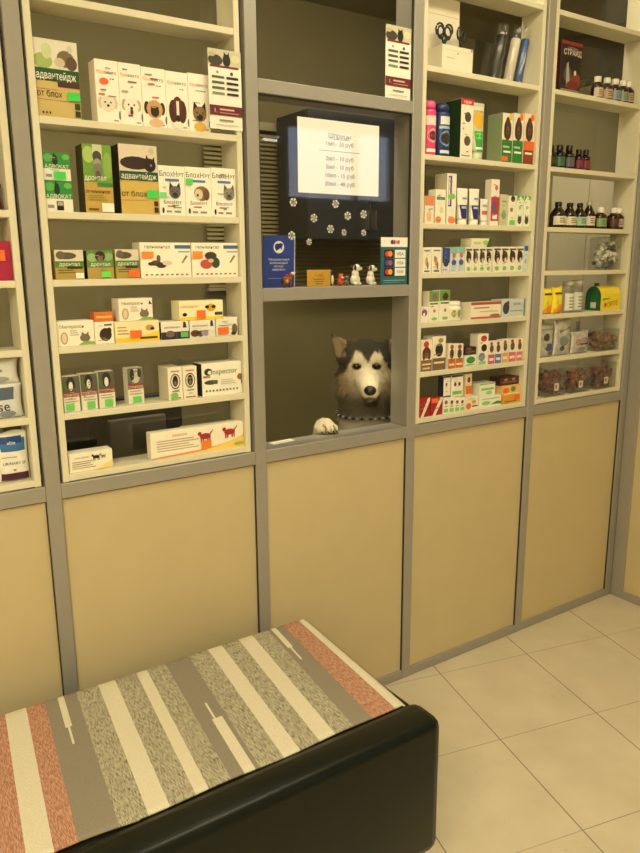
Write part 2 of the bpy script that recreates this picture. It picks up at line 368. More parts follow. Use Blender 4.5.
# ------------------------------------------------------------------ merchandise builders
def sticker(o, w, h, s):
    mb = MB(); u0, v0, u1, v1, c = s; y = -.0060 if False else -.0035
    mb.box(u0*w-w/2, u1*w-w/2, y, y+.0002, v0*h, v1*h, pm(c)); mb.build('price_sticker', o)
def make_carton(it):
    w, h = it['w'], it['h']; d = it.get('depth', min(.055, max(.03, w*.8)))
    base = pm(it['color']); sd = pm(it.get('side', it['color'])); mb = MB()
    mb.box(-w/2, w/2, 0, d, 0, h, base, .0007, sd)
    art_draw(mb, it['art'], w, h, lambda x, z, q: (x, -.00012*(q+1), z))
    o = mb.build(it['name'], None, (it['x'], it['y'], it['z']))
    if 'sticker' in it: sticker(o, w, h, it['sticker'])
    return o
def make_bag(it):
    w, h = it['w'], it['h']; d = .032
    m = mat('foil_'+it['color'], lin(it['color']), .3, .5, .7, 38, .8) if it.get('shine') else mat('pouch_'+it['color'], lin(it['color']), .4, 0, .1, 45, .25)
    rnd = random.Random(it['label']); ph = rnd.random()*6
    def th(u, v):
        e = max(0, 1-abs(2*u-1)**3)*max(0, (1-abs(2*v-1)**5)); return d/2*e**.6*(.9+.1*math.sin(9*u+7*v+ph))
    def fx(u, v): return (u-.5)*w*(1-.05*math.sin(math.pi*v))
    mb = MB(); n = 22; g = []
    for s in (-1, 1):
        vs = [(fx(i/n, j/n), d/2+s*(th(i/n, j/n)+.0004), j/n*h+(.004*math.sin(5*i/n+ph) if j == n else 0)) for j in range(n+1) for i in range(n+1)]
        fs = [(j*(n+1)+i, j*(n+1)+i+1, (j+1)*(n+1)+i+1, (j+1)*(n+1)+i) for j in range(n) for i in range(n)]
        mb.mesh(vs, fs if s < 0 else [f[::-1] for f in fs], m, True)
    bd = [i for i in range(n+1)]+[j*(n+1)+n for j in range(1, n+1)]+[n*(n+1)+i for i in range(n-1, -1, -1)]+[j*(n+1) for j in range(n-1, 0, -1)]
    k = (n+1)**2
    for a, b in zip(bd, bd[1:]+bd[:1]): mb.f.append((a, k+a, k+b, b)); mb.m.append(mb.mi(m)); mb.sm.append(True)
    fine = []
    def fn(x, z, q):
        u, v = x/w+.5, z/h; return (fx(u, v), d/2-th(u, v)-.0010-.00025*q, z)
    # artwork is laid on in small pieces so that it follows the swelling of the bag
    for a in it['art']:
        if a[0] == 'r':
            for i in range(6):
                for j in range(4):
                    u0, u1 = a[1]+(a[3]-a[1])*i/6, a[1]+(a[3]-a[1])*(i+1)/6; v0, v1 = a[2]+(a[4]-a[2])*j/4, a[2]+(a[4]-a[2])*(j+1)/4
                    fine.append((('r', u0, v0, u1, v1, a[5]), a))
        else: fine.append((a, a))
    order = {}
    for a, src in fine:
        lay = order.setdefault(id(src), len(order)+1)
        if a[0] in ('e', 'p'):
            if a[0] == 'e': ps = [(a[1]+a[3]*math.cos(t*math.pi/8), a[2]+a[4]*math.sin(t*math.pi/8)) for t in range(16)]; c = (a[1], a[2]); col = a[5]
            else: ps = list(a[1]); c = (sum(p[0] for p in ps)/len(ps), sum(p[1] for p in ps)/len(ps)); col = a[2]
            cl = lambda p: (min(.99, max(.01, p[0])), min(.99, max(.01, p[1])))
            for p, q in zip(ps, ps[1:]+ps[:1]):
                P = [cl((c[0]+(e[0]-c[0])*s, c[1]+(e[1]-c[1])*s)) for s in (.5, 1) for e in (p, q)]
                mb.poly([fn(*((b[0]-.5)*w, b[1]*h), lay) for b in (cl(c), P[0], P[1])], pm(col)); mb.poly([fn((b[0]-.5)*w, b[1]*h, lay) for b in (P[0], P[2], P[3], P[1])], pm(col))
        else: art_draw(mb, [a], w, h, lambda x, z, q: fn(x, z, lay))
    return mb.build(it['name'], None, (it['x'], it['y']+.004, it['z']))
def lathe_art(mb, art, w, h, rad, off=.0003):
    def fn(x, z, q):
        t = x/(w/2); t = max(-.985, min(.985, t)); r = rad(z)+off*(1+.4*q); a = math.asin(t)
        return (r*math.sin(a), -r*math.cos(a), z)
    fine = []
    for a in art:
        if a[0] == 'r':
            n = 8
            for i in range(n): fine.append(('r', a[1]+(a[3]-a[1])*i/n, a[2], a[1]+(a[3]-a[1])*(i+1)/n, a[4], a[5], a))
        else: fine.append(a+(a,))
    order = {}
    for a in fine:
        lay = order.setdefault(id(a[-1]), len(order)+1); b = a[:-1]
        if b[0] == 'e':
            ps = [(b[1]+b[3]*math.cos(t*math.pi/8), b[2]+b[4]*math.sin(t*math.pi/8)) for t in range(16)]
            for k in range(8):   # vertical strips
                pass
            for p, q in zip(ps, ps[1:]+ps[:1]): mb.poly([fn((e[0]-.5)*w, e[1]*h, lay) for e in ((b[1], b[2]), p, q)], pm(b[5]))
        else: art_draw(mb, [b], w, h, lambda x, z, q: fn(x, z, lay))
def make_can(it):
    w, h = it['w'], it['h']; r = w/2; mb = MB(); c = pm(it['color'], .3); hb = h*.84
    mb.lathe([(r*.96, 0), (r, .003), (r, hb-.008), (r*.93, hb), (r*.6, hb+.002)], c, 0, r, 28)
    sub = MB(); lathe_art(sub, it['art'], w, h, lambda z: r)
    for v in range(len(sub.v)): sub.v[v] = (sub.v[v][0], sub.v[v][1]+r, sub.v[v][2])
    for f, mi, sm in zip(sub.f, sub.m, sub.sm): mb.poly([sub.v[i] for i in f], sub.mats[mi])
    o = mb.build(it['name'], None, (it['x'], it['y'], it['z']))
    cp = MB(); cp.lathe([(r*.9, hb+.0022), (r*.9, h*.93), (r*.82, h*.975), (r*.55, h)], pm(it['cap'], .3), 0, r, 28); cp.build('cap', o)
    return o
def make_tube(it):
    w, h = it['w'], it['h']; mb = MB(); d = w*.62; hc = h*.14; c = pm(it['color'], .35); cy = d/2
    def hw(z): return w/2*(.82+.18*(z-hc)/(h-hc))
    def hd(z): return d/2*max(.03, 1-((z-hc)/(h-hc)))**.8 if z < h*.97 else .0008
    k = len(mb.v); seg = 24; zs = [hc+(h-hc)*i/14 for i in range(15)]
    for z in zs:
        for a in range(seg):
            t = 2*math.pi*a/seg; mb.v.append((hw(z)*math.cos(t), cy+hd(z)*math.sin(t), z))
    i = mb.mi(c)
    for j in range(14):
        for a in range(seg): mb.f.append((k+j*seg+a, k+j*seg+(a+1) % seg, k+(j+1)*seg+(a+1) % seg, k+(j+1)*seg+a)); mb.m.append(i); mb.sm.append(True)
    mb.f.append(tuple(k+a for a in range(seg))[::-1]); mb.m.append(i); mb.sm.append(False)
    mb.f.append(tuple(k+14*seg+a for a in range(seg))); mb.m.append(i); mb.sm.append(False)
    def fn(x, z, q):
        z = max(hc, min(h, z)); t = max(-.97, min(.97, x/hw(z))); return (x*hw(z)/(w/2), cy-hd(z)*math.sqrt(1-t*t)-.0011-.0003*q, z)
    order = 0
    for a in it['art']:
        order += 1
        if a[0] == 'r':
            for p in range(16):
                for q in range(4):
                    b = ('r', a[1]+(a[3]-a[1])*p/16, a[2]+(a[4]-a[2])*q/4, a[1]+(a[3]-a[1])*(p+1)/16, a[2]+(a[4]-a[2])*(q+1)/4, a[5])
                    art_draw(mb, [b], w, h, lambda x, z, _q, o=order: fn(x, z, o))
        else:
            ps = [(a[1]+a[3]*math.cos(t*math.pi/8), a[2]+a[4]*math.sin(t*math.pi/8)) for t in range(16)]
            for p, q in zip(ps, ps[1:]+ps[:1]): mb.poly([fn((e[0]-.5)*w, e[1]*h, order) for e in ((a[1], a[2]), p, q)], pm(a[5]))
    o = mb.build(it['name'], None, (it['x'], it['y'], it['z']))
    cp = MB(); cp.lathe([(w*.36, 0), (w*.37, .002), (w*.37, hc-.0005)], pm(it['color'], .3), 0, cy, 24, sy=min(1, d/(w*.75))); cp.build('cap', o)
    return o
def make_bottle(it):
    w, h = it['w'], it['h']; r = w/2; big = it.get('big')
    c = pm(it['color'], .12); mb = MB()
    if big: prof = [(r*.95, 0), (r, .003), (r, h*.48), (r*.93, h*.56), (r*.62, h*.7), (r*.36, h*.82), (r*.33, h*.88)]
    else: prof = [(r*.95, 0), (r, .003), (r, h*.56), (r*.94, h*.62), (r*.7, h*.69), (r*.46, h*.73), (r*.44, h*.8)]
    mb.lathe(prof, c, 0, r, 24); o = mb.build(it['name'], None, (it['x'], it['y'], it['z']))
    cp = MB(); rc = r*.44 if big else r*.58; z0 = prof[-1][1]-.004
    cp.lathe([(rc*.96, z0), (rc, z0+.002), (rc, h-.003), (rc*.85, h)], pm(it['cap'], .35), 0, r, 24); tag(cp.build('cap', o), 'cap')
    lb = MB(); a0, a1 = math.radians(-80), math.radians(80); n = 16; z0, z1 = h*.12, h*(.45 if big else .5)
    vs = [(r*1.012*math.sin(a0+(a1-a0)*i/n), r-r*1.012*math.cos(a0+(a1-a0)*i/n), z) for z in (z0, z1) for i in range(n+1)]
    lb.mesh(vs, [(i, i+1, n+2+i, n+1+i) for i in range(n)], pm(it['lab']), True)
    for k in range(3):
        zz = z0+(z1-z0)*(.25+.22*k); b0, b1 = math.radians(-35), math.radians(30-12*k)
        vs = [(r*1.02*math.sin(b0+(b1-b0)*i/8), r-r*1.02*math.cos(b0+(b1-b0)*i/8), z) for z in (zz, zz+h*.03) for i in range(9)]
        lb.mesh(vs, [(i, i+1, 10+i, 9+i) for i in range(8)], pm('5A4A40'), True)
    lb.build('paper_label', o); return o
def make_jar(it):
    w, h = it['w'], it['h']; r = min(w/2, .039); k = w/2/r; c = pm(it['color'], .35); mb = MB()
    mb.lathe([(r*.95, 0), (r, .003), (r, h*.66), (r*.9, h*.74), (r*.8, h*.76)], c, 0, r, 28)
    sub = MB(); lathe_art(sub, it['art'], w, h, lambda z: r)
    for f, mi in zip(sub.f, sub.m): mb.poly([(sub.v[i][0], sub.v[i][1]+r, sub.v[i][2]) for i in f], sub.mats[mi])
    o = mb.build(it['name'], None, (it['x'], it['y'], it['z']))
    cp = MB(); cp.lathe([(r*.9, h*.765), (r*.92, h*.78), (r*.92, h*.98), (r*.86, h)], pm('F0EEE2', .35), 0, r, 28); cp.build('screw_lid', o); return o
MAT_CLEAR = glass_mat('clear_plastic', 1.35, (.95, .95, .93), .03)
def make_clear_jar(it):
    w, h = it['w'], it['h']; r = w/2; mb = MB()
    mb.lathe([(r*.95, 0), (r, .003), (r, h*.8), (r*.85, h*.86)], MAT_CLEAR, 0, r, 24)
    o = mb.build(it['name'], None, (it['x'], it['y'], it['z']))
    cp = MB(); cp.lathe([(r*.86, h*.861), (r*.9, h*.87), (r*.9, h*.99), (r*.8, h)], pm('B8B4A4', .3), 0, r, 24); cp.build('lid', o)
    lb = MB(); n = 14; a0, a1 = -1.3, 1.3
    vs = [(r*1.015*math.sin(a0+(a1-a0)*i/n), r-r*1.015*math.cos(a0+(a1-a0)*i/n), z) for z in (h*.08, h*.62) for i in range(n+1)]
    lb.mesh(vs, [(i, i+1, n+2+i, n+1+i) for i in range(n)], pm(it['lab']), True)
    for k in range(4):
        zz = h*(.16+.1*k); vs = [(r*1.03*math.sin(-.6+1.1*i/8), r-r*1.03*math.cos(-.6+1.1*i/8), z) for z in (zz, zz+h*.035) for i in range(9)]
        lb.mesh(vs, [(i, i+1, 10+i, 9+i) for i in range(8)], pm('7A7468'), True)
    lb.build('paper_label', o); return o
def make_clear_tub(it):
    w, h = it['w'], it['h']; d = .066; t = .0015; mb = MB()
    for a in ((-w/2, w/2, 0, t, 0, h), (-w/2, w/2, d-t, d, 0, h), (-w/2, -w/2+t, t, d-t, 0, h), (w/2-t, w/2, t, d-t, 0, h), (-w/2+t, w/2-t, t, d-t, 0, t)): mb.box(*a, MAT_CLEAR)
    o = mb.build(it['name'], None, (it['x'], it['y'], it['z']))
    rim = MB(); z0 = h+.0002
    rim.box(-w/2, w/2, 0, d, z0, z0+.004, MAT_CLEAR, .001); rim.build('lid', o)
    rnd = random.Random(it['label']); ct = MB(); n = 120
    for k in range(n):
        s = rnd.uniform(.007, .013); cx = rnd.uniform(-w/2+.015, w/2-.015); cy = rnd.uniform(.014, d-.014); cz = .013+(h*.93-.024)*rnd.random()
        e = Matrix.Rotation(rnd.random()*6, 3, (rnd.random(), rnd.random(), .4)); m = pm(rnd.choice(it['fill']))
        vs = [tuple(e @ Vector((x*s, y*s*.6, z*s*.5)) + Vector((cx, cy, cz))) for x in (-1, 1) for y in (-1, 1) for z in (-1, 1)]
        ct.mesh(vs, [(0, 1, 3, 2), (4, 6, 7, 5), (0, 4, 5, 1), (2, 3, 7, 6), (0, 2, 6, 4), (1, 5, 7, 3)], m)
    tag(ct.build('contents', o), kind='stuff')
    if it.get('tag'):
        lb = MB(); lb.box(-.012, .014, -.0016, -.0012, h*.2, h*.48, pm('D8CCC0')); lb.box(-.006, .004, -.0019, -.0016, h*.28, h*.42, pm('7A5A48')); lb.build('paper_label', o)
    return o
def make_gable(it):
    """box whose top is rounded over from front to back"""
    w, h = it['w'], it['h']; d = .074; mb = MB(); ye = pm(it['color']); gr = pm('245C38'); n = 10
    prof = [(0, 0), (0, h*.55)]+[(d*.5-d*.5*math.cos(math.pi*i/n), h*.55+h*.45*math.sin(math.pi*i/n)) for i in range(1, n)]+[(d, h*.55), (d, 0)]
    for s, m in ((-w/2, gr), (w/2, gr)): mb.poly([(s, y, z) for y, z in (prof if s > 0 else prof[::-1])], m)
    for (a, b), (c, e) in zip(prof, prof[1:]+prof[:1]): mb.poly([(-w/2, a, b), (w/2, a, b), (w/2, c, e), (-w/2, c, e)], ye)
    x0 = -w/2
    mb.poly([(x0-.0003, d*.3, h*.1), (x0-.0003, d*.65, h*.1), (x0-.0003, d*.65, h*.34), (x0-.0003, d*.3, h*.34)][::-1], pm('C8D0B8'))
    fn = lambda x, z, q=1: (x, -.0002*(q+1), z)
    mb.poly([fn(-w*.42, h*.42), fn(-w*.05, h*.46), fn(-w*.05, h*.52), fn(-w*.42, h*.5)], pm('6AA83C'))
    put_text(mb, 'ФОРТЕ', .0, h*.26, h*.2, pm('B02A24'), lambda x, z: (x, -.0006, z), w*.84, .12)
    mb.box(x0+.01, x0+.03, d*.45, d*.6, h*.985, h*1.12, gr, .001)
    return mb.build(it['name'], None, (it['x'], it['y'], it['z']))
def make_scissor_box(it):
    w, h, d, t = it['w'], it['h'], .066, .003; mb = MB(); m = pm(it['color'])
    for a in ((-w/2, w/2, 0, t, 0, h), (-w/2, w/2, d-t, d, 0, h), (-w/2, -w/2+t, t, d-t, 0, h), (w/2-t, w/2, t, d-t, 0, h), (-w/2+t, w/2-t, t, d-t, 0, t)): mb.box(*a, m)
    art_draw(mb, [('e', .5, .72, .02, .03, '6A5A48'), ('r', .1, .8, .9, .82, 'D0C6AE'), ('e', .95, .93, .03, .05, '8A7A60'), ('r', .12, .5, .4, .52, 'C8BCA0')], w, h, lambda x, z, q: (x, -.0002*(q+1), z))
    o = mb.build(it['name'], None, (it['x'], it['y'], it['z']))
    l = MB(); l.box(-w/2-.012, w/2+.0, d+.0005, d+.0045, 0, .235, m, .0008); l.box(-w/2-.01, w/2-.002, d+.0002, d+.0004, .18, .182, pm('C8BCA0')); l.build('lid', o)
    sc = MB_scissors
    for k, (dx, dy, ang, lb) in enumerate(((-.05, .022, .12, 'black-handled scissors standing at the left in the white carton'), (-.018, .04, -.1, 'black-handled scissors in the middle of the white carton'), (.03, .026, .22, 'dark scissors leaning right out of the white carton'))):
        sc(it['x']+dx, it['y']+dy, it['z']+t+.0003, ang, lb, k)
    return o
def MB_scissors(x, y, z, ang, lb, k):
    o = tag(empty('scissors', (x, y, z), (0, ang*.5, .3*(k-1))), lb, 'scissors', 'scissors in the white carton')
    st = mat('steel', (.55, .55, .53), .25, .9); hd = mat('black_handle', (.02, .025, .02), .35)
    for s in (-1, 1):
        b = MB(); dy = s*.0012
        b.mesh([(s*.001, dy-.0008, 0), (s*.007, dy-.0008, .075), (-s*.001, dy-.0008, .082), (s*.001, dy+.0008, 0), (s*.007, dy+.0008, .075), (-s*.001, dy+.0008, .082)], [(0, 1, 2), (3, 5, 4), (0, 3, 4, 1), (1, 4, 5, 2), (2, 5, 3, 0)], st)
        b.build('blade', o)
        c = MB(); cx = s*.016; cz = .118; r = .0135
        c.tube([(cx+r*math.cos(q*math.pi/8), dy, cz+r*1.35*math.sin(q*math.pi/8)) for q in range(16)], .0032, hd, 8, True)
        c.tube([(-s*.001, dy, .076), (s*.005, dy, .09), (cx-s*.004, dy, cz-r*1.3)], .0032, hd, 8); c.build('handle', o)

MAKE = dict(box=make_carton, bag=make_bag, can=make_can, tube=make_tube, bottle=make_bottle, jar=make_jar, jarc=make_clear_jar, clear=make_clear_tub, chew=make_gable, scissorbox=make_scissor_box)

# ------------------------------------------------------------------ merchandise, place by place (metres)
ITEMS = [
    dict(kind='bag', name='treat_packet', cat='packet', label='maroon treat packet at the left picture edge, upper shelf of leftmost unit', group='packets in the leftmost unit', art=[('r', 0.1, 0.1, 0.95, 0.55, '5A1020'), ('r', 0.55, 0.6, 0.98, 0.8, 'E8D8C0')], color='7A1828', x=0.2868, w=0.1928, h=0.0555, z=1.6247, y=0.02),
    dict(kind='box', name='carton', cat='carton', label='crimson carton with orange price sticker at the left picture edge', group='cartons in the leftmost unit', art=[('r', 0.05, 0.12, 0.8, 0.62, 'F4F0E4'), ('r', 0.45, 0.72, 0.62, 0.98, 'F4F0E4'), ('t', 0.5, 0.5, 0.09, 'СОК', '1A1512')], color='A81E48', sticker=(0.35, 0.5, 0.93, 0.78, 'E8702E'), x=0.2883, w=0.1957, h=0.0901, z=1.4644, y=0.02),
    dict(kind='bag', name='food_pouch', cat='pouch', label='lower silver and blue pet food pouch of the stack of two, leftmost unit', group='stacked food pouches in the leftmost unit', art=[('r', 0.05, 0.55, 0.9, 0.9, '5A6578'), ('t', 0.72, 0.38, 0.3, 'nse', '1A1512'), ('e', 0.8, 0.14, 0.1, 0.1, '8890A0')], color='D5D8DA', x=0.2883, w=0.1957, h=0.0855, z=1.1327, y=0.02),
    dict(kind='bag', name='food_pouch', cat='pouch', label='upper pale pet food pouch lying on another pouch, leftmost unit', group='stacked food pouches in the leftmost unit', art=[('r', 0.1, 0.5, 0.8, 0.62, '7F8894'), ('e', 0.7, 0.2, 0.18, 0.14, 'A0A4A6')], color='DEDFDA', x=0.2866, w=0.1925, h=0.0582, z=1.2187, y=0.02),
    dict(kind='bag', name='food_bag', cat='bag', label='white cat food bag with blue label and purple base, bottom of leftmost unit', group=None, art=[('r', 0.03, 0.62, 0.9, 0.88, '3C6FA8'), ('r', 0.12, 0.78, 0.8, 0.92, '1F4488'), ('t', 0.45, 0.8, 0.07, 'elite', 'F4F0E4'), ('r', 0.06, 0.03, 0.95, 0.18, '4A1440'), ('t', 0.5, 0.38, 0.06, 'URINARY SF', '1A1512'), ('cat', 0.5, 0.24, 0.08, '1A1512'), ('r', 0.1, 0.5, 0.6, 0.515, '8C8C88')], color='EDEBE0', x=0.3488, w=0.0745, h=0.1256, z=0.9722, y=0.02),
    dict(kind='box', name='carton', cat='carton', label='large tan and green flea carton with a dog photo, alone at the shelf end', group=None, art=[('r', 0, 0, 1, 0.47, 'C8B070'), ('r', 0, 0.63, 1, 1, 'DCD8C8'), ('e', 0.2, 0.72, 0.22, 0.1, '9DB46A'), ('e', 0.3, 0.85, 0.12, 0.1, 'C6CFA0'), ('e', 0.72, 0.77, 0.2, 0.11, '7A6450'), ('e', 0.85, 0.72, 0.13, 0.09, '5A4434'), ('e', 0.58, 0.72, 0.12, 0.06, 'CDBEA8'), ('e', 0.83, 0.9, 0.06, 0.05, 'C8C4B8'), ('r', 0, 0.47, 1, 0.63, '24502C'), ('t', 0.48, 0.545, 0.1, 'адвантейдж', 'F4F0E4'), ('r', 0.5, 0.405, 1, 0.475, '4A2820'), ('t', 0.3, 0.31, 0.085, 'от блох', '1A1512'), ('r', 0, 0.36, 0.5, 0.365, '7A6020'), ('r', 0, 0.225, 1, 0.23, '8A7030'), ('r', 0.86, 0.13, 0.98, 0.21, '2C3A20'), ('r', 0.86, 0.03, 0.98, 0.11, '2C3A20'), ('e', 0.12, 0.06, 0.02, 0.015, '1A1512'), ('e', 0.2, 0.06, 0.02, 0.015, '1A1512'), ('e', 0.28, 0.06, 0.02, 0.015, '1A1512')], color='C9AE52', sticker=(0.7, 0.24, 0.99, 0.35, '3FCF55'), x=0.5259, w=0.101, h=0.17, z=1.8382, y=0.02),
    dict(kind='box', name='carton', cat='carton', label='white carton with white puppy and orange pill, first of the dog row', group='dog tablet cartons in a row of five', art=[('t2', 0.5, 0.81, 0.085, 'бра', 'векто', 'E08050', '4A4A48'), ('r', 0.62, 0.7, 0.68, 0.715, '1A1512'), ('r', 0.72, 0.7, 0.8, 0.715, '1A1512'), ('r', 0.7, 0.04, 0.9, 0.06, '8C8C88'), ('e', 0.98, 0.14, 0.05, 0.07, '5C7478'), ('dog', 0.48, 0.31, 0.38, 'E4DCCB', 'CFC3AE'), ('e', 0.36, 0.66, 0.2, 0.055, 'E2683C'), ('r', 0.104, 0.441, 0.364, 0.467, 'B0705C'), ('r', 0.442, 0.866, 0.665, 0.882, 'A89C88'), ('r', 0.467, 0.795, 0.785, 0.809, '8A8478'), ('r', 0.193, 0.513, 0.438, 0.536, '8A8478'), ('r', 0.5, 0.425, 0.844, 0.441, '8A8478')], color='F4F0E4', x=0.6444, w=0.0575, h=0.1432, z=1.8382, y=0.02),
    dict(kind='box', name='carton', cat='carton', label='white carton with smiling white dog, between the puppy and pug cartons', group='dog tablet cartons in a row of five', art=[('t2', 0.5, 0.81, 0.085, 'бра', 'векто', 'E08050', '4A4A48'), ('r', 0.62, 0.7, 0.68, 0.715, '1A1512'), ('r', 0.72, 0.7, 0.8, 0.715, '1A1512'), ('r', 0.7, 0.04, 0.9, 0.06, '8C8C88'), ('e', 0.98, 0.14, 0.05, 0.07, '5C7478'), ('dog', 0.5, 0.31, 0.4, 'EDE7D8', 'B9AD98'), ('e', 0.5, 0.22, 0.07, 0.05, '6A3030'), ('r', 0.179, 0.884, 0.392, 0.901, '6A645A'), ('r', 0.336, 0.143, 0.545, 0.167, '6A645A'), ('r', 0.087, 0.528, 0.377, 0.555, 'A89C88'), ('r', 0.495, 0.615, 0.62, 0.636, 'A89C88'), ('r', 0.393, 0.692, 0.778, 0.713, '6A645A')], color='F4F0E4', x=0.7021, w=0.0564, h=0.143, z=1.8382, y=0.02),
    dict(kind='box', name='carton', cat='carton', label='white carton with pug face, middle of the five dog cartons', group='dog tablet cartons in a row of five', art=[('t2', 0.5, 0.81, 0.085, 'бра', 'векто', 'E08050', '4A4A48'), ('r', 0.62, 0.7, 0.68, 0.715, '1A1512'), ('r', 0.72, 0.7, 0.8, 0.715, '1A1512'), ('r', 0.7, 0.04, 0.9, 0.06, '8C8C88'), ('e', 0.98, 0.14, 0.05, 0.07, '5C7478'), ('dog', 0.5, 0.31, 0.4, 'C89A62', '2E2420'), ('e', 0.5, 0.27, 0.18, 0.09, '2A201C'), ('e', 0.55, 0.08, 0.3, 0.07, 'DDB890'), ('r', 0.151, 0.87, 0.455, 0.889, '7A9A6C'), ('r', 0.417, 0.499, 0.706, 0.521, 'B0705C'), ('r', 0.374, 0.808, 0.682, 0.826, '6A645A'), ('r', 0.38, 0.329, 0.535, 0.345, 'A89C88'), ('r', 0.26, 0.711, 0.543, 0.737, 'B0705C')], color='F4F0E4', x=0.7628, w=0.0633, h=0.1406, z=1.8382, y=0.02),
    dict(kind='box', name='carton', cat='carton', label='white carton with long-eared brown spaniel, right of the pug carton', group='dog tablet cartons in a row of five', art=[('t2', 0.5, 0.81, 0.085, 'бра', 'векто', 'E08050', '4A4A48'), ('r', 0.62, 0.7, 0.68, 0.715, '1A1512'), ('r', 0.72, 0.7, 0.8, 0.715, '1A1512'), ('r', 0.7, 0.04, 0.9, 0.06, '8C8C88'), ('e', 0.98, 0.14, 0.05, 0.07, '5C7478'), ('e', 0.3, 0.32, 0.2, 0.2, '4A2418'), ('e', 0.7, 0.32, 0.2, 0.2, '4A2418'), ('e', 0.5, 0.42, 0.22, 0.16, '5A2C1C'), ('r', 0.44, 0.14, 0.56, 0.5, 'E6DCD0'), ('e', 0.5, 0.2, 0.1, 0.06, '2A1A16'), ('e', 0.5, 0.08, 0.26, 0.06, 'EDE4D6')], color='F4F0E4', x=0.8254, w=0.0604, h=0.1392, z=1.8382, y=0.02),
    dict(kind='box', name='carton', cat='carton', label='white carton with pointed-ear shepherd dog, last of the dog row', group='dog tablet cartons in a row of five', art=[('t2', 0.5, 0.81, 0.085, 'бра', 'векто', 'E08050', '4A4A48'), ('r', 0.62, 0.7, 0.68, 0.715, '1A1512'), ('r', 0.72, 0.7, 0.8, 0.715, '1A1512'), ('r', 0.7, 0.04, 0.9, 0.06, '8C8C88'), ('e', 0.98, 0.14, 0.05, 0.07, '5C7478'), ('dogp', 0.5, 0.31, 0.37, '8A6A3A', '221C18'), ('e', 0.5, 0.09, 0.28, 0.08, 'D8A848'), ('r', 0.192, 0.495, 0.526, 0.507, 'B0705C'), ('r', 0.137, 0.186, 0.387, 0.199, '6A645A'), ('r', 0.341, 0.414, 0.692, 0.427, '6A645A'), ('r', 0.295, 0.281, 0.451, 0.296, '7A9A6C'), ('r', 0.321, 0.701, 0.598, 0.715, '7A9A6C')], color='F4F0E4', x=0.8867, w=0.0606, h=0.1421, z=1.8382, y=0.02),
    dict(kind='box', name='carton', cat='carton', label='lower green and white carton in the stack of two, left shelf end', group='stacked green cartons', art=[('r', 0, 0.42, 1, 1, '2F8A3C'), ('e', 0.2, 0.8, 0.18, 0.14, '5CA850'), ('e', 0.85, 0.85, 0.14, 0.1, '6CB060'), ('e', 0.45, 0.72, 0.1, 0.2, '14301A'), ('e', 0.42, 0.9, 0.03, 0.08, '14301A'), ('t', 0.5, 0.5, 0.13, 'АДВОКАТ', 'F4F0E4'), ('r', 0.08, 0.12, 0.3, 0.22, '8C8C88'), ('r', 0.4, 0.05, 0.65, 0.35, '1A1512'), ('r', 0.43, 0.2, 0.63, 0.33, 'B0A8A0')], color='EDEADC', x=0.508, w=0.0651, h=0.0718, z=1.6247, y=0.02),
    dict(kind='box', name='carton', cat='carton', label='upper green and white carton with green sticker, atop its twin', group='stacked green cartons', art=[('r', 0, 0.42, 1, 1, '2F8A3C'), ('e', 0.2, 0.8, 0.18, 0.14, '5CA850'), ('e', 0.85, 0.85, 0.14, 0.1, '6CB060'), ('e', 0.45, 0.72, 0.1, 0.2, '14301A'), ('e', 0.42, 0.9, 0.03, 0.08, '14301A'), ('t', 0.5, 0.5, 0.13, 'АДВОКАТ', 'F4F0E4'), ('r', 0.08, 0.12, 0.3, 0.22, '8C8C88'), ('r', 0.25, 0.359, 0.587, 0.379, '8A8478'), ('r', 0.273, 0.45, 0.67, 0.462, '6A645A'), ('r', 0.238, 0.801, 0.469, 0.826, 'A89C88'), ('r', 0.424, 0.479, 0.56, 0.501, '8A8478'), ('r', 0.263, 0.75, 0.612, 0.768, '6A645A')], color='EDEADC', sticker=(0.35, 0.04, 0.8, 0.32, '48CF5C'), x=0.5083, w=0.064, h=0.0637, z=1.697, y=0.02),
    dict(kind='box', name='carton', cat='carton', label='tall green carton with grey schnauzer puppy, beside the stacked green pair', group=None, art=[('r', 0, 0, 1, 0.45, 'BFA052'), ('r', 0, 0.45, 1, 1, '6E9A3E'), ('e', 0.2, 0.85, 0.2, 0.12, 'A8C070'), ('e', 0.85, 0.7, 0.16, 0.2, '88AE54'), ('r', 0.35, 0.8, 0.68, 1, 'C8CCA8'), ('e', 0.5, 0.83, 0.16, 0.08, '4A4440'), ('e', 0.5, 0.74, 0.12, 0.06, '9A948A'), ('e', 0.5, 0.64, 0.17, 0.09, '7A746A'), ('e', 0.5, 0.56, 0.1, 0.06, '5A5048'), ('t', 0.4, 0.52, 0.075, 'дронтал', 'F4F0E4'), ('r', 0.45, 0.39, 1, 0.45, '3F8040'), ('t', 0.45, 0.32, 0.055, 'от гельминтов', '1A1512'), ('r', 0.1, 0.04, 0.45, 0.07, '6A5020'), ('r', 0.1, 0.18833333333333332, 0.8, 0.20066666666666666, 'A08840'), ('r', 0.1, 0.22166666666666668, 0.7160000000000001, 0.234, 'A08840'), ('r', 0.1, 0.25500000000000006, 0.632, 0.26733333333333337, 'A08840')], color='6A6030', side='3A3418', sticker=(0.56, 0.02, 0.98, 0.15, 'F4F0E4'), x=0.6066, w=0.0707, h=0.1613, z=1.6247, y=0.02),
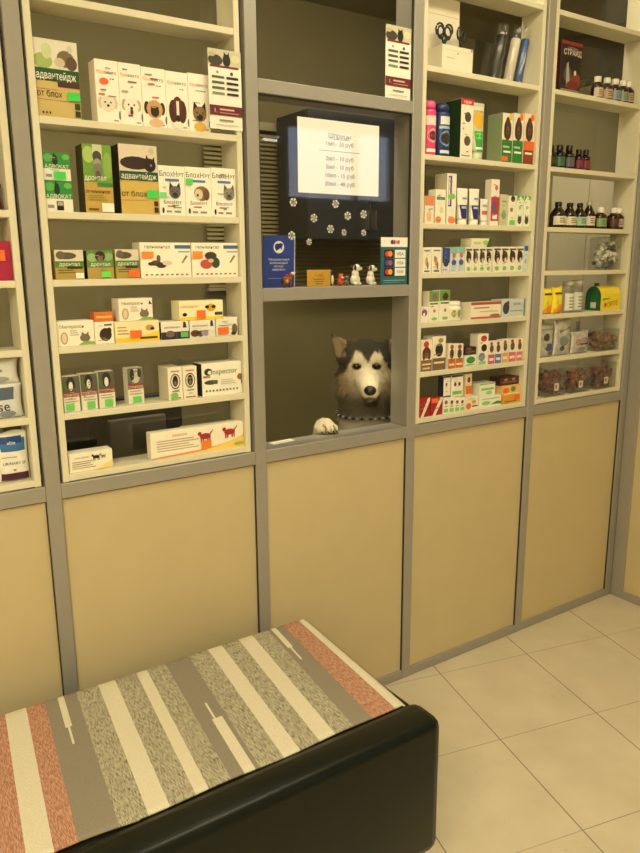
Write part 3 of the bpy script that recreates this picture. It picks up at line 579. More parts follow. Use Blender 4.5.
    dict(kind='box', name='carton', cat='carton', label='tan and green flea carton with a lying brown cat and green round sticker', group=None, art=[('r', 0, 0, 1, 0.46, 'CDB060'), ('r', 0, 0.62, 1, 1, 'D9CDB8'), ('e', 0.42, 0.74, 0.4, 0.095, '34221C'), ('e', 0.8, 0.72, 0.16, 0.1, '2C1C18'), ('p', ((0.68, 0.78), (0.72, 0.87), (0.78, 0.8)), '2C1C18'), ('p', ((0.86, 0.8), (0.93, 0.85), (0.93, 0.75)), '2C1C18'), ('e', 0.83, 0.72, 0.025, 0.02, '7098B8'), ('e', 0.85, 0.92, 0.07, 0.05, 'C8BCA8'), ('r', 0, 0.49, 1, 0.62, '245030'), ('t', 0.5, 0.555, 0.085, 'адвантейдж', 'F4F0E4'), ('t', 0.35, 0.3, 0.08, 'от блох', '1A1512'), ('r', 0.02, 0.2, 0.7, 0.205, '8A7030'), ('r', 0.86, 0.13, 0.97, 0.2, '3A3020'), ('r', 0.86, 0.03, 0.97, 0.11, '3A3020')], color='C9AC60', side='1E1812', sticker=(0.68, 0.24, 0.98, 0.36, '48CF5C'), x=0.7115, w=0.1004, h=0.1684, z=1.6247, y=0.02),
    dict(kind='box', name='carton', cat='carton', label='white flea-drop carton with big-eared grey dog, left of its row of three', group='flea drop cartons in a row of three', art=[('t', 0.5, 0.84, 0.105, 'БлохНэт', '1A1512'), ('r', 0.25, 0.69, 0.78, 0.74, '5078B8'), ('t', 0.5, 0.27, 0.07, 'БлохНэт', '1A1512'), ('r', 0.3, 0.17, 0.6, 0.2, 'C06050'), ('r', 0.25, 0.06, 0.45, 0.1, '8C8C88'), ('r', 0.55, 0.06, 0.8, 0.1, '8C8C88'), ('e', 0.13, 0.1, 0.04, 0.06, '1A1512'), ('dogp', 0.6, 0.47, 0.26, '6A6462', '3A3434'), ('r', 0.335, 0.686, 0.551, 0.711, '8A8478'), ('r', 0.134, 0.557, 0.274, 0.574, 'A89C88'), ('r', 0.467, 0.199, 0.726, 0.218, '7A9A6C'), ('r', 0.494, 0.149, 0.827, 0.172, '7A9A6C'), ('r', 0.235, 0.36, 0.378, 0.372, 'A89C88')], color='EFEFE2', sticker=(0.02, 0.36, 0.26, 0.46, '6CDC78'), x=0.7994, w=0.0727, h=0.1239, z=1.6247, y=0.02),
    dict(kind='box', name='carton', cat='carton', label='white flea-drop carton with curly tan dog, middle of its row', group='flea drop cartons in a row of three', art=[('t', 0.5, 0.84, 0.105, 'БлохНэт', '1A1512'), ('r', 0.25, 0.69, 0.78, 0.74, '5078B8'), ('t', 0.5, 0.27, 0.07, 'БлохНэт', '1A1512'), ('r', 0.3, 0.17, 0.6, 0.2, 'C06050'), ('r', 0.25, 0.06, 0.45, 0.1, '8C8C88'), ('r', 0.55, 0.06, 0.8, 0.1, '8C8C88'), ('e', 0.13, 0.1, 0.04, 0.06, '1A1512'), ('e', 0.62, 0.47, 0.3, 0.15, '8A6A4A'), ('e', 0.5, 0.45, 0.16, 0.11, 'D8C8AC'), ('e', 0.46, 0.43, 0.04, 0.03, '1A1512'), ('e', 0.8, 0.45, 0.12, 0.12, '6A4C34')], color='EFEFE2', sticker=(0.02, 0.64, 0.28, 0.76, '5CD468'), x=0.8742, w=0.0751, h=0.1249, z=1.6247, y=0.02),
    dict(kind='box', name='carton', cat='carton', label='white flea-drop carton with tabby cat, right end against the shelf side', group='flea drop cartons in a row of three', art=[('t', 0.5, 0.84, 0.105, 'БлохНэт', '1A1512'), ('r', 0.25, 0.69, 0.78, 0.74, '5078B8'), ('t', 0.5, 0.27, 0.07, 'БлохНэт', '1A1512'), ('r', 0.3, 0.17, 0.6, 0.2, 'C06050'), ('r', 0.25, 0.06, 0.45, 0.1, '8C8C88'), ('r', 0.55, 0.06, 0.8, 0.1, '8C8C88'), ('e', 0.13, 0.1, 0.04, 0.06, '1A1512'), ('dogp', 0.7, 0.47, 0.26, '8A8478', '5A544C'), ('r', 0.23, 0.463, 0.504, 0.481, '8A8478'), ('r', 0.446, 0.145, 0.581, 0.171, '7A9A6C'), ('r', 0.37, 0.855, 0.526, 0.881, '8A8478'), ('r', 0.29, 0.831, 0.683, 0.85, 'A89C88'), ('r', 0.468, 0.187, 0.685, 0.201, 'A89C88')], color='EFEFE2', x=0.9497, w=0.0743, h=0.1271, z=1.6247, y=0.02),
    dict(kind='box', name='carton', cat='carton', label='small green worming carton with grey cat and white sticker, left end', group='small worming cartons on the fourth shelf', art=[('r', 0, 0, 1, 0.42, 'B09850'), ('r', 0, 0.62, 1, 1, 'DAD2BE'), ('r', 0, 0.4, 1, 0.62, '55803A'), ('t', 0.5, 0.52, 0.13, 'дронтал', 'F4F0E4'), ('e', 0.4, 0.8, 0.36, 0.12, '5A5248'), ('e', 0.2, 0.82, 0.16, 0.14, '6A6054'), ('r', 0.4, 0.36, 0.95, 0.44, '3A3020'), ('r', 0.08, 0.22, 0.7, 0.2496, '6A5828'), ('r', 0.08, 0.30000000000000004, 0.6255999999999999, 0.3296, '6A5828')], color='B8A45A', sticker=(0.68, 0.03, 0.97, 0.22, 'F4F0E4'), x=0.5205, w=0.0692, h=0.071, z=1.4644, y=0.02),
    dict(kind='box', name='carton', cat='carton', label='small green worming carton with dark dog and lime sticker', group='small worming cartons on the fourth shelf', art=[('r', 0, 0, 1, 0.4, 'B09850'), ('r', 0, 0.4, 1, 1, '5E8A48'), ('e', 0.2, 0.75, 0.2, 0.15, '98B880'), ('e', 0.8, 0.78, 0.2, 0.14, '8CB074'), ('e', 0.5, 0.8, 0.2, 0.18, '3A2418'), ('e', 0.5, 0.72, 0.1, 0.09, '8A6A58'), ('t', 0.5, 0.52, 0.13, 'дронтал', 'F4F0E4'), ('r', 0.425, 0.297, 0.736, 0.323, '8A8478'), ('r', 0.426, 0.783, 0.714, 0.809, '6A645A'), ('r', 0.308, 0.808, 0.451, 0.832, 'A89C88'), ('r', 0.277, 0.433, 0.416, 0.447, '8A8478'), ('r', 0.492, 0.164, 0.813, 0.187, 'B0705C')], color='8A8A48', side='2A2614', sticker=(0.5, 0.06, 0.86, 0.26, '6CE05C'), x=0.5971, w=0.0671, h=0.0701, z=1.4644, y=0.02),
    dict(kind='box', name='carton', cat='carton', label='small green worming carton with striped cat and orange sticker', group='small worming cartons on the fourth shelf', art=[('r', 0, 0, 1, 0.42, 'B09850'), ('r', 0, 0.62, 1, 1, 'DAD2BE'), ('r', 0, 0.4, 1, 0.62, '55803A'), ('t', 0.5, 0.52, 0.13, 'дронтал', 'F4F0E4'), ('e', 0.36, 0.8, 0.34, 0.12, '5A5044'), ('e', 0.2, 0.84, 0.16, 0.13, '6A6050'), ('r', 0.4, 0.36, 0.95, 0.44, '3A3020'), ('r', 0.08, 0.22, 0.7, 0.2496, '6A5828'), ('r', 0.08, 0.30000000000000004, 0.6255999999999999, 0.3296, '6A5828')], color='B8A45A', sticker=(0.52, 0.04, 0.99, 0.3, 'E8702E'), x=0.6672, w=0.0622, h=0.0728, z=1.4644, y=0.02),
    dict(kind='box', name='carton', cat='carton', label='wide white worming carton with kittens, orange sticker, left of the pair', group='wide worming cartons side by side', art=[('t', 0.34, 0.88, 0.1, 'гельминтал', '1A1512'), ('r', 0.68, 0.83, 1, 0.93, '4A6A98'), ('r', 0.75, 0.72, 0.98, 0.76, '88A8C8'), ('p', ((0.8, 0.42), (0.84, 0.42), (0.94, 0.62), (0.9, 0.64)), '8A7A58'), ('e', 0.3, 0.42, 0.1, 0.08, '5A4A3C'), ('e', 0.4, 0.36, 0.1, 0.08, '3A3028'), ('e', 0.52, 0.42, 0.1, 0.07, 'D8CFC0'), ('e', 0.35, 0.55, 0.04, 0.1, '6A5A48'), ('e', 0.2, 0.4, 0.06, 0.05, '3A3028'), ('r', 0.08, 0.07, 0.13, 0.11, 'B5202A'), ('r', 0.18, 0.07, 0.23, 0.11, '8A8478'), ('r', 0.28, 0.07, 0.33, 0.11, '8A8478'), ('r', 0.38000000000000006, 0.07, 0.43000000000000005, 0.11, 'B5202A'), ('r', 0.48000000000000004, 0.07, 0.53, 0.11, '8A8478'), ('r', 0.58, 0.07, 0.63, 0.11, '8A8478'), ('r', 0.68, 0.07, 0.7300000000000001, 0.11, 'B5202A'), ('r', 0.78, 0.07, 0.8300000000000001, 0.11, '8A8478'), ('r', 0.88, 0.07, 0.93, 0.11, '8A8478')], color='F6F1E0', sticker=(0.02, 0.56, 0.25, 0.74, 'F09040'), x=0.7728, w=0.1415, h=0.0909, z=1.4644, y=0.02),
    dict(kind='box', name='carton', cat='carton', label='wide white worming carton with puppies in a ball, right of the pair', group='wide worming cartons side by side', art=[('t', 0.34, 0.88, 0.1, 'гельминтал', '1A1512'), ('r', 0.68, 0.83, 1, 0.93, '4A6A98'), ('r', 0.75, 0.72, 0.98, 0.76, '88A8C8'), ('p', ((0.8, 0.42), (0.84, 0.42), (0.94, 0.62), (0.9, 0.64)), '8A7A58'), ('e', 0.4, 0.62, 0.13, 0.12, '4A4038'), ('e', 0.3, 0.38, 0.13, 0.14, 'C05848'), ('e', 0.5, 0.42, 0.09, 0.16, '3A5040'), ('e', 0.4, 0.48, 0.06, 0.06, 'D8B0A0'), ('r', 0.08, 0.07, 0.13, 0.11, 'B5202A'), ('r', 0.18, 0.07, 0.23, 0.11, '8A8478'), ('r', 0.28, 0.07, 0.33, 0.11, '8A8478'), ('r', 0.38000000000000006, 0.07, 0.43000000000000005, 0.11, 'B5202A'), ('r', 0.48000000000000004, 0.07, 0.53, 0.11, '8A8478'), ('r', 0.58, 0.07, 0.63, 0.11, '8A8478'), ('r', 0.68, 0.07, 0.7300000000000001, 0.11, 'B5202A'), ('r', 0.78, 0.07, 0.8300000000000001, 0.11, '8A8478'), ('r', 0.88, 0.07, 0.93, 0.11, '8A8478')], color='F6F1E0', sticker=(0.01, 0.55, 0.22, 0.75, 'F09040'), x=0.9167, w=0.1401, h=0.0912, z=1.4644, y=0.02),
    dict(kind='box', name='carton', cat='carton', label='white kitten carton standing at the left end of its shelf', group='worming tablet cartons with a kitten', art=[('t', 0.4, 0.78, 0.13, 'Милпразон', '1A1512'), ('e', 0.18, 0.32, 0.1, 0.25, 'B89878'), ('e', 0.18, 0.32, 0.065, 0.2, 'E0CDB0'), ('e', 0.74, 0.3, 0.14, 0.16, '7A6A5C'), ('p', ((0.64, 0.4), (0.66, 0.56), (0.74, 0.44)), '7A6A5C'), ('p', ((0.76, 0.44), (0.84, 0.55), (0.84, 0.4)), '7A6A5C'), ('p', ((0.55, 0.03), (0.75, 0.18), (1, 0.12), (1, 0.03)), '8CB050'), ('r', 0.34, 0.4216666666666667, 0.58, 0.4537333333333334, 'B0A898'), ('r', 0.34, 0.5083333333333333, 0.5511999999999999, 0.5404, 'B0A898'), ('r', 0.34, 0.595, 0.5224, 0.6270666666666667, 'B0A898')], color='F2EEDC', x=0.5226, w=0.0924, h=0.062, z=1.3005, y=0.02),
    dict(kind='box', name='carton', cat='carton', label='small white carton with a black dog under an orange box', group=None, art=[('e', 0.55, 0.42, 0.32, 0.3, '33261E'), ('e', 0.75, 0.6, 0.12, 0.14, '33261E'), ('r', 0.5, 0.82, 0.9, 0.9, '6A6058'), ('r', 0.206, 0.808, 0.368, 0.829, 'A89C88'), ('r', 0.407, 0.183, 0.712, 0.201, 'A89C88'), ('r', 0.417, 0.219, 0.632, 0.244, '6A645A'), ('r', 0.281, 0.263, 0.526, 0.288, 'B0705C'), ('r', 0.127, 0.154, 0.382, 0.174, '7A9A6C')], color='F2EEDC', x=0.5952, w=0.0498, h=0.0559, z=1.3005, y=0.02),
    dict(kind='box', name='tray_box', cat='box', label='small orange box on top of the black-dog carton', group=None, art=[('r', 0.1, 0.35, 0.9, 0.6, 'E8B070'), ('r', 0.206, 0.72, 0.562, 0.746, '7A9A6C'), ('r', 0.227, 0.22, 0.467, 0.237, '8A8478'), ('r', 0.091, 0.194, 0.309, 0.211, 'B0705C'), ('r', 0.346, 0.563, 0.597, 0.588, '8A8478'), ('r', 0.213, 0.741, 0.457, 0.767, '7A9A6C')], color='D8742E', x=0.6003, w=0.0497, h=0.024, z=1.3569, y=0.032),
    dict(kind='box', name='carton', cat='carton', label='yellow carton with orange sticker beneath a kitten carton', group=None, art=[('r', 0, 0, 1, 0.2, 'F0C82C'), ('p', ((0, 0.2), (0.5, 0.2), (1, 0.5), (1, 0.2)), 'F0D23A'), ('e', 0.78, 0.65, 0.1, 0.14, 'C89A4A'), ('e', 0.84, 0.6, 0.05, 0.07, '1A1512'), ('r', 0.55, 0.12, 0.95, 0.22, '4A4038'), ('r', 0.05, 0.38749999999999996, 0.3, 0.443, 'B0A070'), ('r', 0.05, 0.5375, 0.27, 0.593, 'B0A070'), ('r', 0.05, 0.6875, 0.24, 0.743, 'B0A070')], color='EFE6B8', sticker=(0.32, 0.2, 0.58, 0.55, 'E8702E'), x=0.6832, w=0.1203, h=0.0542, z=1.3005, y=0.02),
    dict(kind='box', name='carton', cat='carton', label='white kitten carton stacked on top of the yellow carton', group='worming tablet cartons with a kitten', art=[('t', 0.4, 0.78, 0.13, 'Милпразон', '1A1512'), ('e', 0.18, 0.32, 0.1, 0.25, 'B89878'), ('e', 0.18, 0.32, 0.065, 0.2, 'E0CDB0'), ('e', 0.74, 0.3, 0.14, 0.16, '7A6A5C'), ('p', ((0.64, 0.4), (0.66, 0.56), (0.74, 0.44)), '7A6A5C'), ('p', ((0.76, 0.44), (0.84, 0.55), (0.84, 0.4)), '7A6A5C'), ('p', ((0.55, 0.03), (0.75, 0.18), (1, 0.12), (1, 0.03)), '8CB050'), ('r', 0.34, 0.4216666666666667, 0.58, 0.4537333333333334, 'B0A898'), ('r', 0.34, 0.5083333333333333, 0.5511999999999999, 0.5404, 'B0A898'), ('r', 0.34, 0.595, 0.5224, 0.6270666666666667, 'B0A898'), ('p', ((0.88, 0.72), (0.98, 0.72), (0.9, 0.9)), '1A1512')], color='F2EEDC', x=0.6823, w=0.0914, h=0.0583, z=1.3552, y=0.02),
    dict(kind='box', name='carton', cat='carton', label='white and navy carton with green sticker under the yellow top carton', group=None, art=[('r', 0, 0, 0.55, 0.42, '2A2C4A'), ('e', 0.32, 0.3, 0.16, 0.2, '7A5A48'), ('t', 0.4, 0.68, 0.13, 'милбемакс', '1A1512'), ('p', ((0.78, 0.62), (0.92, 0.62), (0.88, 0.95), (0.8, 0.95)), '2C2C50'), ('r', 0.55, 0, 1, 0.42, '2C3050')], color='ECE8DA', side='20202C', sticker=(0.68, 0.1, 0.95, 0.38, '6CB85C'), x=0.7886, w=0.0805, h=0.0477, z=1.3005, y=0.02),
    dict(kind='box', name='carton', cat='carton', label='white and violet carton with brown puppies, right of the navy one', group=None, art=[('t', 0.4, 0.68, 0.13, 'милбемакс', '1A1512'), ('e', 0.2, 0.25, 0.18, 0.2, '5A3A28'), ('e', 0.4, 0.22, 0.14, 0.18, '3A2A20'), ('e', 0.6, 0.25, 0.16, 0.18, 'A090B8'), ('p', ((0.8, 0.62), (0.93, 0.62), (0.9, 0.95), (0.82, 0.95)), '2C2C50'), ('r', 0.72, 0.05, 0.98, 0.4, 'E0DCC8'), ('r', 0.279, 0.131, 0.476, 0.155, 'A89C88'), ('r', 0.295, 0.362, 0.55, 0.377, '7A9A6C'), ('r', 0.099, 0.521, 0.461, 0.534, 'A89C88'), ('r', 0.353, 0.301, 0.65, 0.326, '7A9A6C'), ('r', 0.39, 0.392, 0.782, 0.413, 'B0705C')], color='ECE8DA', x=0.8699, w=0.0763, h=0.0479, z=1.3005, y=0.02),
    dict(kind='box', name='carton', cat='carton', label='white carton with orange sticker and tabby cat at right shelf end', group=None, art=[('t', 0.45, 0.78, 0.13, 'проф', '1A1512'), ('r', 0.1, 0.55, 0.9, 0.6, 'A8B0C0'), ('e', 0.85, 0.35, 0.13, 0.3, '6A5A48'), ('e', 0.8, 0.12, 0.12, 0.1, '3A3028'), ('r', 0.116, 0.559, 0.422, 0.574, '6A645A'), ('r', 0.388, 0.361, 0.777, 0.381, 'A89C88'), ('r', 0.277, 0.528, 0.555, 0.546, 'B0705C'), ('r', 0.107, 0.39, 0.46, 0.403, '7A9A6C'), ('r', 0.435, 0.65, 0.678, 0.667, 'A89C88')], color='ECE8DA', sticker=(0.05, 0.1, 0.55, 0.48, 'F0742C'), x=0.9452, w=0.0671, h=0.0513, z=1.3005, y=0.02),
    dict(kind='box', name='carton', cat='carton', label='yellow-white carton with orange sticker lying across two white cartons', group=None, art=[('r', 0, 0, 1, 0.16, 'F0D040'), ('t', 0.22, 0.72, 0.16, 'каниквантел', 'E8A030'), ('e', 0.72, 0.62, 0.11, 0.2, 'D8A038'), ('e', 0.78, 0.66, 0.05, 0.08, '1A1512'), ('e', 0.63, 0.66, 0.05, 0.08, '1A1512'), ('e', 0.12, 0.3, 0.05, 0.09, '1A1512'), ('r', 0.8, 0.22, 0.98, 0.38, '4A4440')], color='F4EEC4', sticker=(0.38, 0.08, 0.58, 0.5, 'F0742C'), x=0.8687, w=0.1318, h=0.0527, z=1.3489, y=0.02),
    dict(kind='box', name='carton', cat='carton', label='first small husky carton from the left, green sticker at base', group='small husky cartons on the sixth shelf', art=[('r', 0, 0.55, 1, 1, '5A5A50'), ('e', 0.5, 0.78, 0.28, 0.2, '2A2620'), ('e', 0.5, 0.72, 0.13, 0.13, 'E4E0D4'), ('e', 0.15, 0.7, 0.12, 0.12, '4A6A3A'), ('r', 0, 0.42, 1, 0.56, '8A3A34'), ('t', 0.5, 0.49, 0.09, 'стронгхолд', 'E8D8C8'), ('r', 0.1, 0.2775, 0.9, 0.3034, 'A89888'), ('r', 0.1, 0.34750000000000003, 0.804, 0.3734, 'A89888'), ('r', 0.333, 0.373, 0.56, 0.39, 'A89C88'), ('r', 0.394, 0.633, 0.706, 0.646, 'B0705C'), ('r', 0.4, 0.541, 0.686, 0.559, 'A89C88'), ('r', 0.48, 0.213, 0.607, 0.241, '7A9A6C'), ('r', 0.26, 0.635, 0.598, 0.658, 'B0705C')], color='E6E2D0', sticker=(0.1, 0.05, 0.6, 0.24, '6CC860'), x=0.4992, w=0.0406, h=0.0916, z=1.1327, y=0.02),
    dict(kind='box', name='carton', cat='carton', label='second small husky carton, between two alike', group='small husky cartons on the sixth shelf', art=[('r', 0, 0.55, 1, 1, '5A5A50'), ('e', 0.5, 0.78, 0.28, 0.2, '2A2620'), ('e', 0.5, 0.72, 0.13, 0.13, 'E4E0D4'), ('e', 0.15, 0.7, 0.12, 0.12, '4A6A3A'), ('r', 0, 0.42, 1, 0.56, '8A3A34'), ('t', 0.5, 0.49, 0.09, 'стронгхолд', 'E8D8C8'), ('r', 0.1, 0.2775, 0.9, 0.3034, 'A89888'), ('r', 0.1, 0.34750000000000003, 0.804, 0.3734, 'A89888'), ('r', 0.366, 0.518, 0.692, 0.543, '7A9A6C'), ('r', 0.47, 0.702, 0.781, 0.719, '6A645A'), ('r', 0.277, 0.631, 0.49, 0.659, 'B0705C'), ('r', 0.472, 0.759, 0.858, 0.784, '6A645A'), ('r', 0.129, 0.387, 0.261, 0.412, '6A645A')], color='E6E2D0', sticker=(0.3, 0.05, 0.8, 0.24, '6CC860'), x=0.5446, w=0.0404, h=0.0939, z=1.1327, y=0.02),
    dict(kind='box', name='carton', cat='carton', label='third small husky carton, right end of the close trio', group='small husky cartons on the sixth shelf', art=[('r', 0, 0.55, 1, 1, '5A5A50'), ('e', 0.5, 0.78, 0.28, 0.2, '2A2620'), ('e', 0.5, 0.72, 0.13, 0.13, 'E4E0D4'), ('e', 0.15, 0.7, 0.12, 0.12, '4A6A3A'), ('r', 0, 0.42, 1, 0.56, '8A3A34'), ('t', 0.5, 0.49, 0.09, 'стронгхолд', 'E8D8C8'), ('r', 0.1, 0.2775, 0.9, 0.3034, 'A89888'), ('r', 0.1, 0.34750000000000003, 0.804, 0.3734, 'A89888'), ('r', 0.126, 0.279, 0.337, 0.292, '8A8478'), ('r', 0.423, 0.224, 0.762, 0.239, 'A89C88'), ('r', 0.456, 0.464, 0.764, 0.479, '6A645A'), ('r', 0.434, 0.515, 0.668, 0.534, 'B0705C'), ('r', 0.116, 0.456, 0.506, 0.483, '6A645A')], color='E6E2D0', sticker=(0.3, 0.05, 0.8, 0.24, '6CC860'), x=0.5909, w=0.0418, h=0.0963, z=1.1327, y=0.02),
    dict(kind='box', name='carton', cat='carton', label='fourth small husky carton standing apart near shelf middle', group='small husky cartons on the sixth shelf', art=[('r', 0, 0.55, 1, 1, '6A6A60'), ('e', 0.5, 0.78, 0.3, 0.2, 'C8C4B8'), ('e', 0.3, 0.82, 0.14, 0.16, '2A2620'), ('e', 0.75, 0.85, 0.12, 0.12, '3A342C'), ('r', 0, 0.42, 1, 0.56, '8A3A34'), ('t', 0.5, 0.49, 0.09, 'стронгхолд', 'E8D8C8'), ('r', 0.1, 0.2775, 0.9, 0.3034, 'A89888'), ('r', 0.1, 0.34750000000000003, 0.804, 0.3734, 'A89888'), ('r', 0.413, 0.898, 0.662, 0.926, '6A645A'), ('r', 0.424, 0.271, 0.571, 0.291, 'A89C88'), ('r', 0.355, 0.867, 0.504, 0.885, '7A9A6C'), ('r', 0.278, 0.568, 0.466, 0.592, '8A8478'), ('r', 0.292, 0.766, 0.619, 0.789, 'A89C88')], color='E6E2D0', sticker=(0.25, 0.05, 0.8, 0.22, '6CC860'), x=0.672, w=0.0436, h=0.0977, z=1.1327, y=0.028),
    dict(kind='box', name='carton', cat='carton', label='white carton with round dog picture and green sticker', group='pair of cartons with round dog pictures', art=[('e', 0.5, 0.57, 0.36, 0.24, '7A3A2C'), ('e', 0.5, 0.57, 0.3, 0.2, 'E8E0D0'), ('e', 0.5, 0.58, 0.2, 0.17, '2A2420'), ('e', 0.5, 0.52, 0.1, 0.07, '7A6A58'), ('r', 0.2, 0.86, 0.8, 0.9, 'C08070'), ('r', 0.15, 0.04, 0.85, 0.07, '8A3030'), ('r', 0.25, 0.25, 0.75, 0.29, '8C8C88'), ('r', 0.314, 0.199, 0.575, 0.219, '8A8478'), ('r', 0.426, 0.293, 0.78, 0.312, '7A9A6C'), ('r', 0.486, 0.279, 0.692, 0.303, 'A89C88'), ('r', 0.455, 0.365, 0.759, 0.378, '6A645A'), ('r', 0.143, 0.177, 0.473, 0.203, '7A9A6C')], color='EEE8D6', side='E0D8C2', sticker=(0.15, 0.03, 0.62, 0.2, '7CC060'), depth=0.07, x=0.7814, w=0.0416, h=0.0908, z=1.1327, y=0.02),
    dict(kind='box', name='carton', cat='carton', label='white carton with round dog picture beside the large logo carton', group='pair of cartons with round dog pictures', art=[('e', 0.5, 0.57, 0.36, 0.24, '7A3A2C'), ('e', 0.5, 0.57, 0.3, 0.2, 'E8E0D0'), ('e', 0.5, 0.58, 0.2, 0.17, '2A2420'), ('e', 0.5, 0.52, 0.1, 0.07, '7A6A58'), ('r', 0.2, 0.86, 0.8, 0.9, 'C08070'), ('r', 0.15, 0.04, 0.85, 0.07, '8A3030'), ('r', 0.25, 0.25, 0.75, 0.29, '8C8C88'), ('r', 0.182, 0.715, 0.327, 0.728, '6A645A'), ('r', 0.367, 0.16, 0.627, 0.184, 'A89C88'), ('r', 0.279, 0.633, 0.607, 0.654, 'A89C88'), ('r', 0.151, 0.575, 0.341, 0.595, '8A8478'), ('r', 0.271, 0.394, 0.485, 0.409, '7A9A6C')], color='EEE8D6', x=0.8254, w=0.042, h=0.0898, z=1.1327, y=0.02),
    dict(kind='box', name='carton', cat='carton', label='large white carton with black logo and animal symbols, right shelf end', group=None, art=[('e', 0.16, 0.74, 0.1, 0.11, '2A3230'), ('e', 0.2, 0.72, 0.06, 0.06, 'EEEADA'), ('t', 0.55, 0.74, 0.17, 'Inspector', '1E3030'), ('r', 0.03, 0.56, 0.2, 0.63, 'A88868'), ('e', 0.22, 0.42, 0.17, 0.07, '4A4A3C'), ('r', 0.26, 0.36, 0.38, 0.48, '5A5A40'), ('e', 0.95, 0.52, 0.07, 0.1, '8A6A50'), ('r', 0.98, 0.3, 1, 0.42, '1A1512'), ('r', 0.08, 0.13, 0.12, 0.19, '6A6460'), ('r', 0.165, 0.13, 0.20500000000000002, 0.19, '6A6460'), ('r', 0.25, 0.13, 0.29000000000000004, 0.19, '6A6460'), ('r', 0.335, 0.13, 0.375, 0.19, '6A6460'), ('r', 0.42000000000000004, 0.13, 0.46, 0.19, '6A6460'), ('r', 0.505, 0.13, 0.545, 0.19, '6A6460'), ('r', 0.59, 0.13, 0.63, 0.19, '6A6460'), ('r', 0.675, 0.13, 0.7150000000000001, 0.19, '6A6460'), ('r', 0.76, 0.13, 0.8, 0.19, '6A6460'), ('r', 0.845, 0.13, 0.885, 0.19, '6A6460'), ('r', 0.45, 0.335, 0.85, 0.3572, 'C8C0AC'), ('r', 0.45, 0.395, 0.8019999999999999, 0.4172, 'C8C0AC'), ('r', 0.45, 0.455, 0.754, 0.4772, 'C8C0AC')], color='F4F0E0', side='2A2C2A', x=0.9241, w=0.1253, h=0.093, z=1.1327, y=0.02),
    dict(kind='box', name='carton', cat='carton', label='short low white carton with yellow wave, left on the bottom shelf', group=None, art=[('t', 0.3, 0.75, 0.13, 'вакдерм', 'A89080'), ('cat', 0.62, 0.68, 0.16, '1A1512'), ('cat', 0.78, 0.68, 0.1, '8A7868'), ('r', 0.06, 0.17812499999999998, 0.6, 0.21975, 'B0A088'), ('r', 0.06, 0.29062499999999997, 0.5352, 0.33224999999999993, 'B0A088'), ('r', 0.06, 0.403125, 0.4704, 0.44475, 'B0A088'), ('r', 0.06, 0.5156249999999999, 0.6, 0.5572499999999999, 'B0A088'), ('p', ((0.5, 0.02), (1, 0.05), (1, 0.4), (0.8, 0.25)), 'F0D890')], color='F4EED8', depth=0.04, x=0.5361, w=0.114, h=0.0507, z=0.9722, y=0.02),
    dict(kind='box', name='carton', cat='carton', label='long white carton with red horses and orange square on bottom shelf', group=None, art=[('t', 0.3, 0.82, 0.1, 'вакдерм', 'C06A60'), ('r', 0.06, 0.263, 0.5, 0.29703999999999997, 'B8A090'), ('r', 0.06, 0.355, 0.4472, 0.38903999999999994, 'B8A090'), ('r', 0.06, 0.447, 0.3944, 0.48103999999999997, 'B8A090'), ('r', 0.06, 0.539, 0.5, 0.57304, 'B8A090'), ('r', 0.06, 0.631, 0.4472, 0.66504, 'B8A090'), ('p', ((0, 0), (1, 0), (1, 0.5), (0.85, 0.3), (0.5, 0.1), (0, 0.06)), 'F2D070'), ('p', ((0, 0), (0.5, 0.06), (0.75, 0.2), (0.5, 0.13), (0, 0.06)), 'D8907A'), ('cat', 0.57, 0.62, 0.12, 'A83038'), ('cat', 0.84, 0.66, 0.12, 'A83038'), ('e', 0.94, 0.16, 0.06, 0.06, 'A8B848')], color='F4EED8', sticker=(0.52, 0.14, 0.63, 0.46, 'E88A2E'), depth=0.03, x=0.8437, w=0.2862, h=0.0758, z=0.9722, y=0.02),
    dict(kind='box', name='carton', cat='carton', label='second long white carton hidden mostly behind the first one', group=None, art=[], color='F0E8D0', depth=0.035, x=0.902, w=0.1696, h=0.069, z=0.9722, y=0.056),
    dict(kind='scissorbox', name='instrument_box', cat='box', label='open white carton holding scissors, top shelf right of the hatch', group=None, art=[], color='E8E0CC', x=1.804, w=0.1352, h=0.0735, z=2.1012, y=0.02),
    dict(kind='can', name='spray_can', cat='can', label='pink spray can beside the left side of its unit', group='pet shampoo cans', art=[('r', 0.05, 0.55, 0.95, 0.72, 'EFD8D0'), ('e', 0.5, 0.36, 0.4, 0.13, 'E8B0A8'), ('e', 0.5, 0.36, 0.26, 0.09, '5A3030'), ('r', 0.1, 0.06, 0.9, 0.12, 'F4F0E4')], color='E0457E', cap='F05C98', x=1.7071, w=0.047, h=0.1673, z=1.8382, y=0.02),
    dict(kind='can', name='spray_can', cat='can', label='dark blue spray can between the pink can and green-sided box', group='pet shampoo cans', art=[('r', 0.15, 0.6, 0.85, 0.75, 'D8DCE4'), ('r', 0.1, 0.52, 0.9, 0.57, 'A8B8D8'), ('e', 0.5, 0.34, 0.38, 0.15, '6A94B8'), ('e', 0.5, 0.34, 0.26, 0.11, '3A2A20'), ('r', 0.15, 0.06, 0.85, 0.12, 'D8E0E8')], color='1E3468', cap='24366C', x=1.7653, w=0.0563, h=0.1651, z=1.8382, y=0.02),
